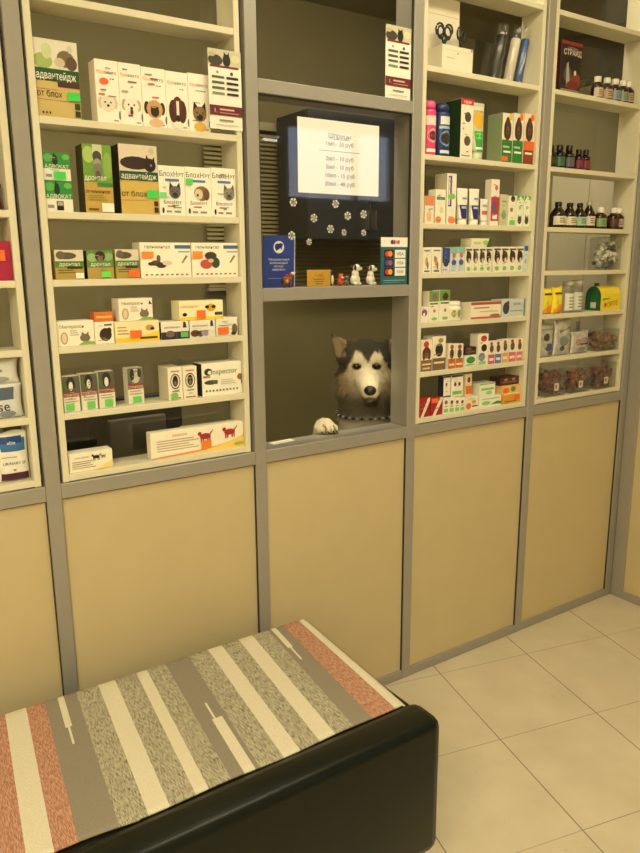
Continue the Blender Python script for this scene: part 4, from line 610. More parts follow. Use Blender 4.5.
    dict(kind='box', name='carton', cat='carton', label='tall white carton with red top and dark green side', group=None, art=[('r', 0, 0.9, 1, 1, 'C83030'), ('t', 0.5, 0.95, 0.06, 'гели', 'F4F0E4'), ('e', 0.55, 0.7, 0.26, 0.085, '4A4440'), ('e', 0.55, 0.3, 0.26, 0.085, '5A5248'), ('e', 0.2, 0.5, 0.06, 0.02, 'A89888'), ('r', 0.1, 0.04, 0.8, 0.06, '8C8C88'), ('r', 0.341, 0.399, 0.529, 0.412, 'A89C88'), ('r', 0.307, 0.896, 0.589, 0.924, 'A89C88'), ('r', 0.222, 0.742, 0.544, 0.762, '6A645A'), ('r', 0.49, 0.108, 0.676, 0.128, 'B0705C'), ('r', 0.097, 0.58, 0.311, 0.596, '8A8478')], color='ECE6D4', side='1E3A1E', depth=0.075, x=1.8562, w=0.0564, h=0.1864, z=1.8382, y=0.02),
    dict(kind='tube', name='cream_tube', cat='tube', label='green and yellow flat tube right of the tall white carton', group=None, art=[('r', 0.06, 0.12, 0.94, 0.5, '3FA040'), ('e', 0.5, 0.7, 0.4, 0.16, 'E0B040'), ('e', 0.5, 0.42, 0.36, 0.06, '7AD060'), ('r', 0.12, 0.86, 0.9, 0.93, 'E0DCC8'), ('r', 0.2, 0.18, 0.8, 0.22, 'F4F0E4')], color='C8D0B0', x=1.9213, w=0.0647, h=0.184, z=1.8382, y=0.02),
    dict(kind='box', name='carton', cat='carton', label='white and green curly-dog carton with orange patch, left of three', group='shampoo cartons with a curly dog', art=[('r', 0, 0, 1, 0.46, '2F7A38'), ('e', 0.5, 0.76, 0.24, 0.17, '5A3A2A'), ('e', 0.3, 0.66, 0.15, 0.17, '3E281E'), ('e', 0.7, 0.66, 0.15, 0.17, '3E281E'), ('e', 0.5, 0.64, 0.15, 0.12, '6E4A36'), ('e', 0.5, 0.63, 0.06, 0.03, '1A1210'), ('e', 0.42, 0.76, 0.03, 0.015, '1A1210'), ('e', 0.58, 0.76, 0.03, 0.015, '1A1210'), ('e', 0.5, 0.52, 0.2, 0.07, '4A3024'), ('e', 0.75, 0.93, 0.18, 0.07, 'D8C850'), ('r', 0.15, 0.2, 0.85, 0.24, 'F4F0E4'), ('r', 0.1, 0.3, 0.7, 0.34, 'B8D0A8'), ('r', 0, 0.03, 0.6, 0.13, 'E8703A')], color='E8E0C8', side='8FA078', depth=0.07, x=2.0511, w=0.0511, h=0.1615, z=1.8382, y=0.02),
    dict(kind='box', name='carton', cat='carton', label='white and green curly-dog carton in the middle of three', group='shampoo cartons with a curly dog', art=[('r', 0, 0, 1, 0.46, '2F7A38'), ('e', 0.5, 0.76, 0.24, 0.17, '5A3A2A'), ('e', 0.3, 0.66, 0.15, 0.17, '3E281E'), ('e', 0.7, 0.66, 0.15, 0.17, '3E281E'), ('e', 0.5, 0.64, 0.15, 0.12, '6E4A36'), ('e', 0.5, 0.63, 0.06, 0.03, '1A1210'), ('e', 0.42, 0.76, 0.03, 0.015, '1A1210'), ('e', 0.58, 0.76, 0.03, 0.015, '1A1210'), ('e', 0.5, 0.52, 0.2, 0.07, '4A3024'), ('e', 0.75, 0.93, 0.18, 0.07, 'E8802C'), ('r', 0.15, 0.2, 0.85, 0.24, 'F4F0E4'), ('r', 0.1, 0.3, 0.7, 0.34, 'B8D0A8')], color='E8E0C8', depth=0.07, x=2.1059, w=0.051, h=0.1657, z=1.8382, y=0.02),
    dict(kind='box', name='carton', cat='carton', label='orange and brown curly-dog carton, right of three', group='shampoo cartons with a curly dog', art=[('r', 0, 0, 1, 0.46, '8A3A20'), ('e', 0.5, 0.76, 0.24, 0.17, '5A3A2A'), ('e', 0.3, 0.66, 0.15, 0.17, '3E281E'), ('e', 0.7, 0.66, 0.15, 0.17, '3E281E'), ('e', 0.5, 0.64, 0.15, 0.12, '6E4A36'), ('e', 0.5, 0.63, 0.06, 0.03, '1A1210'), ('e', 0.42, 0.76, 0.03, 0.015, '1A1210'), ('e', 0.58, 0.76, 0.03, 0.015, '1A1210'), ('e', 0.5, 0.52, 0.2, 0.07, '4A3024'), ('e', 0.75, 0.93, 0.18, 0.07, 'E8702C'), ('r', 0.15, 0.2, 0.85, 0.24, 'F4F0E4'), ('r', 0.1, 0.3, 0.7, 0.34, 'B8D0A8'), ('r', 0, 0.28, 1, 0.46, 'E06A30')], color='E8D8C0', depth=0.07, x=2.162, w=0.0528, h=0.1699, z=1.8382, y=0.02),
    dict(kind='box', name='carton', cat='carton', label='small white carton with orange top at the left shelf end, fronting tubes', group=None, art=[('r', 0, 0.65, 1, 1, 'E08A58'), ('r', 0.2, 0.1, 0.7, 0.4, 'E8B890'), ('r', 0.284, 0.506, 0.604, 0.527, 'A89C88'), ('r', 0.496, 0.518, 0.889, 0.542, '6A645A'), ('r', 0.481, 0.152, 0.616, 0.168, 'A89C88'), ('r', 0.425, 0.44, 0.554, 0.467, '6A645A'), ('r', 0.385, 0.193, 0.626, 0.211, 'B0705C')], color='EDE6D0', depth=0.06, x=1.6988, w=0.0398, h=0.087, z=1.6247, y=0.02),
    dict(kind='box', name='carton', cat='carton', label='white carton with orange corner, left of the tall purple-lettered box', group=None, art=[('r', 0.1, 0.7, 0.9, 0.78, '4A7A48'), ('e', 0.3, 0.12, 0.3, 0.1, 'E88A48'), ('e', 0.6, 0.4, 0.2, 0.1, 'D8D8B0'), ('r', 0.224, 0.721, 0.541, 0.741, '8A8478'), ('r', 0.289, 0.824, 0.433, 0.849, 'A89C88'), ('r', 0.104, 0.796, 0.464, 0.819, 'B0705C'), ('r', 0.132, 0.082, 0.477, 0.108, '8A8478'), ('r', 0.393, 0.725, 0.649, 0.745, 'A89C88')], color='EFEADA', x=1.7478, w=0.0452, h=0.1096, z=1.6247, y=0.02),
    dict(kind='box', name='carton', cat='carton', label='tallest white carton with purple lettering down its front', group=None, art=[('r', 0.15, 0.35, 0.5, 0.95, '4A3A8A'), ('r', 0.2, 0.38, 0.32, 0.92, 'F4F0E4'), ('e', 0.5, 0.55, 0.4, 0.06, '7AC060'), ('e', 0.55, 0.08, 0.4, 0.07, 'E88A48'), ('r', 0.218, 0.832, 0.395, 0.857, 'B0705C'), ('r', 0.094, 0.724, 0.229, 0.736, 'A89C88'), ('r', 0.292, 0.821, 0.562, 0.842, 'B0705C'), ('r', 0.24, 0.143, 0.392, 0.156, '6A645A'), ('r', 0.214, 0.69, 0.437, 0.708, '8A8478')], color='EFEADA', side='C8C0A8', depth=0.06, x=1.7961, w=0.0425, h=0.1627, z=1.6247, y=0.02),
    dict(kind='tube', name='cream_tube', cat='tube', label='white tube with navy band, left of the matching two', group='white tubes with a navy band', art=[('r', 0.01, 0.16, 0.99, 0.54, '242A6A'), ('r', 0.25, 0.44, 0.75, 0.5, 'B8C0E0'), ('r', 0.35, 0.7, 0.8, 0.75, '8890A8')], color='F0ECE0', x=1.8606, w=0.0513, h=0.1197, z=1.6247, y=0.02),
    dict(kind='tube', name='cream_tube', cat='tube', label='white tube with navy band, right of the matching two', group='white tubes with a navy band', art=[('r', 0.01, 0.16, 0.99, 0.54, '242A6A'), ('r', 0.25, 0.44, 0.75, 0.5, 'B8C0E0'), ('r', 0.35, 0.7, 0.8, 0.75, '8890A8')], color='F0ECE0', x=1.9156, w=0.0477, h=0.1204, z=1.6247, y=0.02),
    dict(kind='tube', name='cream_tube', cat='tube', label='short white tube with faint red print beside the tall red box', group=None, art=[('r', 0.1, 0.4, 0.9, 0.55, 'C86A68'), ('r', 0.2, 0.7, 0.8, 0.78, '98A0B0')], color='E8E4DA', x=1.9618, w=0.0371, h=0.0888, z=1.6247, y=0.02),
    dict(kind='box', name='carton', cat='carton', label='tall slim white carton with red lower half', group=None, art=[('r', 0, 0.1, 1, 0.62, 'B83440'), ('e', 0.4, 0.4, 0.25, 0.14, '6A5090'), ('e', 0.6, 0.82, 0.2, 0.06, 'C07060'), ('r', 0.2, 0.14, 0.8, 0.24, 'F4F0E4'), ('r', 0.212, 0.874, 0.489, 0.895, 'A89C88'), ('r', 0.298, 0.353, 0.641, 0.374, '6A645A'), ('r', 0.313, 0.618, 0.636, 0.645, 'A89C88'), ('r', 0.213, 0.212, 0.449, 0.227, '8A8478'), ('r', 0.301, 0.229, 0.659, 0.254, '8A8478')], color='F0E8DA', x=2.0047, w=0.0397, h=0.155, z=1.6247, y=0.02),
    dict(kind='box', name='carton', cat='carton', label='pale green carton right of the tall red box', group=None, art=[('e', 0.5, 0.35, 0.3, 0.15, '88A070'), ('r', 0.2, 0.75, 0.8, 0.8, '8C8C88'), ('r', 0.163, 0.381, 0.304, 0.399, 'B0705C'), ('r', 0.238, 0.622, 0.541, 0.64, '7A9A6C'), ('r', 0.119, 0.318, 0.347, 0.34, '6A645A'), ('r', 0.444, 0.637, 0.69, 0.651, 'A89C88'), ('r', 0.315, 0.104, 0.477, 0.122, 'B0705C')], color='C8C8A0', x=2.0509, w=0.0376, h=0.1071, z=1.6247, y=0.02),
    dict(kind='box', name='carton', cat='carton', label='white carton with dark cat head and green base', group=None, art=[('e', 0.55, 0.9, 0.28, 0.1, '2A2420'), ('e', 0.4, 0.55, 0.2, 0.06, 'B07060'), ('r', 0.2, 0.03, 0.9, 0.2, '7CC868'), ('r', 0.226, 0.479, 0.548, 0.501, '6A645A'), ('r', 0.415, 0.259, 0.727, 0.271, '6A645A'), ('r', 0.376, 0.864, 0.53, 0.882, '6A645A'), ('r', 0.464, 0.839, 0.622, 0.86, 'A89C88'), ('r', 0.415, 0.274, 0.561, 0.287, '6A645A')], color='EEEAD8', x=2.0936, w=0.0393, h=0.1039, z=1.6247, y=0.02),
    dict(kind='box', name='carton', cat='carton', label='white and green cat carton, left of two at the shelf end', group='white and green cat cartons', art=[('p', ((0, 0.8), (0.5, 1), (1, 0.85), (1, 1), (0, 1)), '58B048'), ('e', 0.5, 0.2, 0.3, 0.13, '4A4438'), ('p', ((0.25, 0.26), (0.3, 0.4), (0.45, 0.3)), '4A4438'), ('p', ((0.6, 0.3), (0.72, 0.4), (0.75, 0.26)), '4A4438'), ('e', 0.5, 0.62, 0.2, 0.06, 'A0C888'), ('r', 0.316, 0.76, 0.585, 0.786, '8A8478'), ('r', 0.2, 0.851, 0.446, 0.878, 'B0705C'), ('r', 0.278, 0.147, 0.499, 0.168, '7A9A6C'), ('r', 0.273, 0.558, 0.463, 0.576, '8A8478'), ('r', 0.474, 0.668, 0.86, 0.689, '6A645A')], color='EEF0DC', x=2.134, w=0.034, h=0.1057, z=1.6247, y=0.02),
    dict(kind='box', name='carton', cat='carton', label='white and green cat carton, right of two at the shelf end', group='white and green cat cartons', art=[('p', ((0, 0.8), (0.5, 1), (1, 0.85), (1, 1), (0, 1)), '58B048'), ('e', 0.5, 0.2, 0.3, 0.13, '4A4438'), ('p', ((0.25, 0.26), (0.3, 0.4), (0.45, 0.3)), '4A4438'), ('p', ((0.6, 0.3), (0.72, 0.4), (0.75, 0.26)), '4A4438'), ('e', 0.5, 0.62, 0.2, 0.06, 'A0C888'), ('r', 0.482, 0.886, 0.85, 0.904, '7A9A6C'), ('r', 0.486, 0.283, 0.705, 0.305, '7A9A6C'), ('r', 0.294, 0.301, 0.433, 0.324, '6A645A'), ('r', 0.088, 0.774, 0.373, 0.792, 'B0705C'), ('r', 0.363, 0.279, 0.54, 0.302, '6A645A')], color='EEF0DC', x=2.1714, w=0.034, h=0.106, z=1.6247, y=0.02),
    dict(kind='box', name='carton', cat='carton', label='white carton with fawn animal at far left, seven-row shelf middle', group='white cartons with a fawn animal', art=[('e', 0.45, 0.45, 0.16, 0.18, 'C09878'), ('e', 0.6, 0.3, 0.1, 0.14, '8A6A50'), ('r', 0.15, 0.85, 0.85, 0.9, '7A7468'), ('r', 0.2, 0.05, 0.8, 0.1, '3A3430'), ('r', 0.277, 0.163, 0.421, 0.189, '7A9A6C'), ('r', 0.354, 0.834, 0.571, 0.848, '6A645A'), ('r', 0.458, 0.883, 0.628, 0.906, 'B0705C'), ('r', 0.426, 0.705, 0.67, 0.721, 'A89C88'), ('r', 0.454, 0.402, 0.61, 0.425, 'A89C88')], color='F0ECDA', x=1.6933, w=0.038, h=0.0834, z=1.4644, y=0.02),
    dict(kind='box', name='carton', cat='carton', label='white carton with fawn animal beside the dark blue carton', group='white cartons with a fawn animal', art=[('e', 0.45, 0.45, 0.16, 0.18, 'C09878'), ('e', 0.6, 0.3, 0.1, 0.14, '8A6A50'), ('r', 0.15, 0.85, 0.85, 0.9, '7A7468'), ('r', 0.2, 0.05, 0.8, 0.1, '3A3430'), ('e', 0.3, 0.55, 0.1, 0.12, 'B06A50'), ('r', 0.156, 0.543, 0.521, 0.557, '8A8478'), ('r', 0.163, 0.218, 0.527, 0.243, 'A89C88'), ('r', 0.211, 0.579, 0.416, 0.606, '7A9A6C'), ('r', 0.469, 0.158, 0.804, 0.173, '7A9A6C'), ('r', 0.329, 0.114, 0.648, 0.132, 'B0705C')], color='F0ECDA', x=1.7365, w=0.0423, h=0.0843, z=1.4644, y=0.02),
    dict(kind='box', name='carton', cat='carton', label='dark blue and white carton with small animal', group=None, art=[('r', 0, 0.4, 1, 1, '34488A'), ('e', 0.5, 0.4, 0.35, 0.16, '3A3448'), ('r', 0.1, 0.1, 0.7, 0.14, '8C8C88'), ('r', 0.405, 0.867, 0.801, 0.886, '6A645A'), ('r', 0.328, 0.583, 0.564, 0.603, '7A9A6C'), ('r', 0.203, 0.446, 0.372, 0.471, '7A9A6C'), ('r', 0.342, 0.778, 0.516, 0.8, 'A89C88'), ('r', 0.284, 0.631, 0.435, 0.654, 'B0705C')], color='D8DCE0', x=1.7796, w=0.0348, h=0.0823, z=1.4644, y=0.02),
    dict(kind='box', name='carton', cat='carton', label='pale blue carton with red dot, left of two', group='pale blue cartons with red dots', art=[('r', 0, 0.75, 1, 1, '88BCA8'), ('e', 0.5, 0.68, 0.28, 0.1, 'C86858'), ('e', 0.5, 0.4, 0.36, 0.12, '4A5A98'), ('r', 0.1, 0.05, 0.9, 0.3, 'C0CCD8'), ('r', 0.158, 0.518, 0.407, 0.53, '6A645A'), ('r', 0.267, 0.55, 0.649, 0.575, '7A9A6C'), ('r', 0.179, 0.273, 0.399, 0.291, '7A9A6C'), ('r', 0.252, 0.594, 0.377, 0.62, '8A8478'), ('r', 0.216, 0.08, 0.519, 0.102, '8A8478')], color='DCE4E8', x=1.8162, w=0.0312, h=0.0848, z=1.4644, y=0.02),
    dict(kind='box', name='carton', cat='carton', label='pale blue carton with red dot, right of two', group='pale blue cartons with red dots', art=[('r', 0, 0.75, 1, 1, '88BCA8'), ('e', 0.5, 0.68, 0.28, 0.1, 'C86858'), ('e', 0.5, 0.4, 0.36, 0.12, '4A5A98'), ('r', 0.1, 0.05, 0.9, 0.3, 'C0CCD8'), ('r', 0.321, 0.533, 0.588, 0.555, 'B0705C'), ('r', 0.47, 0.312, 0.796, 0.325, '6A645A'), ('r', 0.477, 0.442, 0.798, 0.468, '6A645A'), ('r', 0.227, 0.27, 0.618, 0.284, 'A89C88'), ('r', 0.083, 0.233, 0.383, 0.248, '8A8478')], color='DCE4E8', x=1.8503, w=0.0316, h=0.086, z=1.4644, y=0.02),
    dict(kind='box', name='carton', cat='carton', label='first white dog-head carton from the left under the flat carton row', group='white dog-head cartons in a row', art=[('e', 0.5, 0.6, 0.4, 0.24, '3A241C'), ('e', 0.3, 0.7, 0.15, 0.2, '2A201C'), ('e', 0.6, 0.45, 0.16, 0.12, 'E0CDB8'), ('r', 0.05, 0.86, 0.95, 0.93, '5A5048'), ('e', 0.5, 0.14, 0.28, 0.09, '8CBC68'), ('r', 0.274, 0.523, 0.577, 0.542, '8A8478'), ('r', 0.272, 0.66, 0.491, 0.679, '6A645A'), ('r', 0.477, 0.769, 0.653, 0.784, 'B0705C'), ('r', 0.083, 0.86, 0.389, 0.883, 'A89C88'), ('r', 0.389, 0.536, 0.787, 0.56, '8A8478')], color='F0ECDC', x=1.8863, w=0.0307, h=0.0855, z=1.4644, y=0.02),
    dict(kind='box', name='carton', cat='carton', label='second white dog-head carton, left below the flat carton', group='white dog-head cartons in a row', art=[('e', 0.5, 0.6, 0.4, 0.24, '6A5A78'), ('e', 0.3, 0.7, 0.15, 0.2, '2A201C'), ('e', 0.6, 0.45, 0.16, 0.12, 'E0CDB8'), ('r', 0.05, 0.86, 0.95, 0.93, '5A5048'), ('e', 0.5, 0.14, 0.28, 0.09, '8CBC68'), ('r', 0.347, 0.541, 0.602, 0.554, '6A645A'), ('r', 0.219, 0.261, 0.367, 0.281, 'B0705C'), ('r', 0.357, 0.43, 0.606, 0.443, '7A9A6C'), ('r', 0.34, 0.363, 0.564, 0.388, '6A645A'), ('r', 0.454, 0.862, 0.641, 0.879, '7A9A6C')], color='F0ECDC', x=1.919, w=0.0301, h=0.0857, z=1.4644, y=0.02),
    dict(kind='box', name='carton', cat='carton', label='third white dog-head carton, right below the flat carton', group='white dog-head cartons in a row', art=[('e', 0.5, 0.6, 0.4, 0.24, '4A3420'), ('e', 0.3, 0.7, 0.15, 0.2, '2A201C'), ('e', 0.6, 0.45, 0.16, 0.12, 'E0CDB8'), ('r', 0.05, 0.86, 0.95, 0.93, '5A5048'), ('e', 0.5, 0.14, 0.28, 0.09, '8CBC68'), ('r', 0.466, 0.268, 0.726, 0.286, 'B0705C'), ('r', 0.147, 0.475, 0.39, 0.497, 'A89C88'), ('r', 0.278, 0.26, 0.51, 0.283, '7A9A6C'), ('r', 0.15, 0.788, 0.542, 0.803, 'A89C88'), ('r', 0.495, 0.146, 0.774, 0.163, '6A645A')], color='F0ECDC', x=1.952, w=0.0312, h=0.0859, z=1.4644, y=0.02),
    dict(kind='box', name='carton', cat='carton', label='fourth white dog-head carton, last before the gap', group='white dog-head cartons in a row', art=[('e', 0.5, 0.6, 0.4, 0.24, '2E2420'), ('e', 0.3, 0.7, 0.15, 0.2, '2A201C'), ('e', 0.6, 0.45, 0.16, 0.12, 'E0CDB8'), ('r', 0.05, 0.86, 0.95, 0.93, '5A5048'), ('e', 0.5, 0.14, 0.28, 0.09, '8CBC68'), ('r', 0.299, 0.564, 0.499, 0.582, '6A645A'), ('r', 0.132, 0.3, 0.51, 0.32, '7A9A6C'), ('r', 0.216, 0.103, 0.37, 0.118, '7A9A6C'), ('r', 0.322, 0.784, 0.688, 0.812, 'B0705C'), ('r', 0.177, 0.601, 0.568, 0.629, '7A9A6C')], color='F0ECDC', x=1.9847, w=0.0297, h=0.0861, z=1.4644, y=0.02),
    dict(kind='box', name='carton', cat='carton', label='flat pale carton with green corner lying on the dog-head row', group=None, art=[('p', ((0.75, 0), (1, 0), (1, 1), (0.9, 1)), '3A5A38'), ('r', 0.1, 0.3, 0.5, 0.6, 'C8C8A0'), ('e', 0.7, 0.5, 0.14, 0.3, 'A8C070')], color='E6E6C4', x=1.9461, w=0.0959, h=0.0293, z=1.5508, y=0.02),
    dict(kind='box', name='carton', cat='carton', label='white carton with black and tan dog, first right of the gap', group='white dog-head cartons in a row', art=[('e', 0.5, 0.6, 0.4, 0.24, '2A2422'), ('e', 0.3, 0.7, 0.15, 0.2, '2A201C'), ('e', 0.6, 0.45, 0.16, 0.12, 'E0CDB8'), ('r', 0.05, 0.86, 0.95, 0.93, '5A5048'), ('e', 0.5, 0.14, 0.28, 0.09, '8CBC68'), ('r', 0.308, 0.638, 0.603, 0.656, '8A8478'), ('r', 0.358, 0.742, 0.736, 0.767, 'B0705C'), ('r', 0.387, 0.31, 0.547, 0.333, '6A645A'), ('r', 0.47, 0.761, 0.665, 0.782, '6A645A'), ('r', 0.108, 0.187, 0.325, 0.201, '6A645A')], color='F0ECDC', x=2.0277, w=0.0368, h=0.0877, z=1.4644, y=0.02),
    dict(kind='box', name='carton', cat='carton', label='white carton with reddish dog head, second right of the gap', group='white dog-head cartons in a row', art=[('e', 0.5, 0.6, 0.4, 0.24, '5A2C20'), ('e', 0.3, 0.7, 0.15, 0.2, '2A201C'), ('e', 0.6, 0.45, 0.16, 0.12, 'E0CDB8'), ('r', 0.05, 0.86, 0.95, 0.93, '5A5048'), ('e', 0.5, 0.14, 0.28, 0.09, '8CBC68'), ('r', 0.265, 0.743, 0.439, 0.769, '6A645A'), ('r', 0.23, 0.492, 0.502, 0.514, '7A9A6C'), ('r', 0.467, 0.367, 0.802, 0.393, '7A9A6C'), ('r', 0.139, 0.68, 0.304, 0.698, '6A645A'), ('r', 0.21, 0.311, 0.547, 0.33, 'A89C88')], color='F0ECDC', x=2.0671, w=0.0374, h=0.0879, z=1.4644, y=0.02),
    dict(kind='box', name='carton', cat='carton', label='white carton with brown dog head, third right of the gap', group='white dog-head cartons in a row', art=[('e', 0.5, 0.6, 0.4, 0.24, '4A2620'), ('e', 0.3, 0.7, 0.15, 0.2, '2A201C'), ('e', 0.6, 0.45, 0.16, 0.12, 'E0CDB8'), ('r', 0.05, 0.86, 0.95, 0.93, '5A5048'), ('e', 0.5, 0.14, 0.28, 0.09, '8CBC68'), ('r', 0.287, 0.561, 0.592, 0.587, '8A8478'), ('r', 0.209, 0.196, 0.358, 0.221, '8A8478'), ('r', 0.43, 0.192, 0.725, 0.219, '7A9A6C'), ('r', 0.287, 0.211, 0.477, 0.227, '6A645A'), ('r', 0.396, 0.544, 0.523, 0.568, 'A89C88')], color='F0ECDC', x=2.1072, w=0.0381, h=0.0882, z=1.4644, y=0.02),
    dict(kind='box', name='carton', cat='carton', label='white carton with dark dog head next to the blue sliver carton', group='white dog-head cartons in a row', art=[('e', 0.5, 0.6, 0.4, 0.24, '34201C'), ('e', 0.3, 0.7, 0.15, 0.2, '2A201C'), ('e', 0.6, 0.45, 0.16, 0.12, 'E0CDB8'), ('r', 0.05, 0.86, 0.95, 0.93, '5A5048'), ('e', 0.5, 0.14, 0.28, 0.09, '8CBC68'), ('r', 0.394, 0.211, 0.712, 0.236, '6A645A'), ('r', 0.105, 0.883, 0.279, 0.907, '8A8478'), ('r', 0.081, 0.354, 0.286, 0.366, 'B0705C'), ('r', 0.139, 0.412, 0.49, 0.428, 'B0705C'), ('r', 0.229, 0.433, 0.474, 0.446, '7A9A6C')], color='F0ECDC', x=2.1469, w=0.0366, h=0.0884, z=1.4644, y=0.02),
    dict(kind='box', name='carton', cat='carton', label='narrow pale blue carton against the right side of the shelf', group=None, art=[('r', 0, 0.8, 1, 1, '3A5A98'), ('e', 0.5, 0.4, 0.3, 0.1, 'A0B8B0'), ('r', 0.435, 0.633, 0.752, 0.66, '6A645A'), ('r', 0.47, 0.463, 0.777, 0.483, 'A89C88'), ('r', 0.413, 0.859, 0.796, 0.881, '8A8478'), ('r', 0.289, 0.065, 0.43, 0.083, 'A89C88'), ('r', 0.243, 0.349, 0.524, 0.376, 'B0705C')], color='D0DCE0', x=2.1787, w=0.0195, h=0.0922, z=1.4644, y=0.02),
    dict(kind='box', name='carton', cat='carton', label='small white carton with purple flower at the left shelf end', group=None, art=[('e', 0.45, 0.62, 0.38, 0.24, '8A50A0'), ('e', 0.4, 0.5, 0.14, 0.12, 'F4F0E4'), ('r', 0.351, 0.809, 0.66, 0.828, 'A89C88'), ('r', 0.44, 0.621, 0.561, 0.645, 'B0705C'), ('r', 0.083, 0.895, 0.371, 0.92, 'A89C88'), ('r', 0.334, 0.309, 0.47, 0.321, '7A9A6C'), ('r', 0.119, 0.748, 0.378, 0.772, '8A8478')], color='F0EADC', x=1.6893, w=0.033, h=0.0523, z=1.3005, y=0.02),
    dict(kind='box', name='carton', cat='carton', label='tall white carton with green photo top, left of two', group='white cartons with green photo tops', art=[('r', 0, 0.66, 1, 1, '6A9A50'), ('e', 0.55, 0.8, 0.3, 0.12, '8A6A60'), ('r', 0.1, 0.57, 0.9, 0.62, '5A5448'), ('e', 0.55, 0.36, 0.14, 0.06, 'D08070'), ('e', 0.55, 0.1, 0.3, 0.05, '88C468'), ('r', 0.151, 0.492, 0.448, 0.518, '8A8478'), ('r', 0.242, 0.702, 0.395, 0.725, '7A9A6C'), ('r', 0.21, 0.488, 0.47, 0.51, 'B0705C'), ('r', 0.373, 0.752, 0.753, 0.767, '8A8478'), ('r', 0.273, 0.596, 0.555, 0.619, '7A9A6C')], color='F2EEDC', x=1.73, w=0.0442, h=0.1033, z=1.3005, y=0.02),
    dict(kind='box', name='carton', cat='carton', label='tall white carton with dark-animal green top, right of two', group='white cartons with green photo tops', art=[('r', 0, 0.66, 1, 1, '6A9A50'), ('e', 0.55, 0.8, 0.3, 0.12, '4A2424'), ('r', 0.1, 0.57, 0.9, 0.62, '5A5448'), ('e', 0.55, 0.36, 0.14, 0.06, 'D08070'), ('e', 0.55, 0.1, 0.3, 0.05, '88C468'), ('r', 0.43, 0.375, 0.661, 0.397, 'B0705C'), ('r', 0.303, 0.102, 0.547, 0.125, '8A8478'), ('r', 0.171, 0.585, 0.362, 0.599, 'A89C88'), ('r', 0.486, 0.563, 0.71, 0.591, '6A645A'), ('r', 0.282, 0.822, 0.434, 0.842, '6A645A')], color='F2EEDC', x=1.7794, w=0.0475, h=0.1054, z=1.3005, y=0.02),
    dict(kind='jar', name='pill_jar', cat='jar', label='wide white plastic jar with a screw lid and picture label', group=None, art=[('r', 0, 0.1, 1, 0.62, 'DCE0C8'), ('e', 0.3, 0.36, 0.12, 0.2, 'B09048'), ('e', 0.6, 0.36, 0.12, 0.2, '88A060')], color='F2F0E2', x=1.8422, w=0.07, h=0.0654, z=1.3005, y=0.02),
    dict(kind='box', name='carton', cat='carton', label='wide cream carton with red bands on top and bottom', group=None, art=[('r', 0, 0, 1, 0.12, 'C05058'), ('r', 0, 0.84, 1, 1, 'A85048'), ('r', 0.1, 0.62, 0.6, 0.7, 'B08070'), ('r', 0.3, 0.4, 0.9, 0.46, 'C8B0A0'), ('e', 0.8, 0.18, 0.18, 0.08, '7A8048')], color='EFE4CC', x=1.9828, w=0.1526, h=0.0588, z=1.3005, y=0.02),
    dict(kind='box', name='carton', cat='carton', label='grey-blue carton with silhouetted dog, right of the cream carton', group=None, art=[('e', 0.18, 0.5, 0.14, 0.34, '3A3848'), ('e', 0.25, 0.78, 0.06, 0.14, '3A3848'), ('t', 0.65, 0.74, 0.16, 'артро', '3A4A60'), ('r', 0.35, 0.3, 0.9, 0.36, '8A98A8'), ('r', 0.94, 0, 1, 1, '5A6A80')], color='C4CCCC', x=2.1262, w=0.1244, h=0.0648, z=1.3005, y=0.02),
    dict(kind='box', name='carton', cat='carton', label='white and brown carton with brown poodle head, far left', group=None, art=[('r', 0, 0, 1, 0.36, '8A6848'), ('e', 0.5, 0.6, 0.3, 0.2, '5A3828'), ('e', 0.26, 0.54, 0.14, 0.18, '5A3828'), ('e', 0.74, 0.54, 0.14, 0.18, '5A3828'), ('e', 0.5, 0.5, 0.14, 0.09, '8A6A54'), ('e', 0.5, 0.52, 0.06, 0.035, '1A1512'), ('e', 0.45, 0.86, 0.24, 0.1, 'B84038'), ('r', 0.1, 0.2, 0.9, 0.25, 'E8D8B8'), ('r', 0.15, 0.07, 0.8, 0.12, 'E0CDA8')], color='EEE4D0', x=1.7016, w=0.0502, h=0.1081, z=1.1327, y=0.02),
    dict(kind='box', name='carton', cat='carton', label='white and brown carton with black dog head, second from left', group=None, art=[('r', 0, 0, 1, 0.36, '7A6048'), ('e', 0.5, 0.6, 0.3, 0.2, '2A2624'), ('e', 0.6, 0.88, 0.2, 0.07, 'A89040'), ('r', 0.1, 0.2, 0.9, 0.25, 'E8D8B8'), ('r', 0.088, 0.453, 0.461, 0.481, 'B0705C'), ('r', 0.345, 0.746, 0.608, 0.761, '6A645A'), ('r', 0.396, 0.768, 0.618, 0.791, 'B0705C'), ('r', 0.424, 0.475, 0.672, 0.492, 'B0705C'), ('r', 0.186, 0.733, 0.577, 0.757, 'A89C88')], color='EEE8D4', x=1.76, w=0.0613, h=0.1165, z=1.1327, y=0.02),
    dict(kind='box', name='carton', cat='carton', label='short orange-based cat carton, left of two', group='short cartons with a cat and orange base', art=[('r', 0, 0, 1, 0.4, 'C8683C'), ('e', 0.5, 0.6, 0.3, 0.2, '4A4038'), ('e', 0.5, 0.88, 0.26, 0.09, 'A84838'), ('r', 0.1, 0.12, 0.9, 0.2, 'F0D8B0'), ('r', 0.139, 0.311, 0.501, 0.332, 'B0705C'), ('r', 0.307, 0.887, 0.692, 0.914, '8A8478'), ('r', 0.2, 0.49, 0.438, 0.51, 'A89C88'), ('r', 0.4, 0.361, 0.734, 0.386, 'B0705C'), ('r', 0.482, 0.259, 0.685, 0.277, '7A9A6C')], color='EEE4D0', x=1.8207, w=0.0335, h=0.0866, z=1.1327, y=0.02),
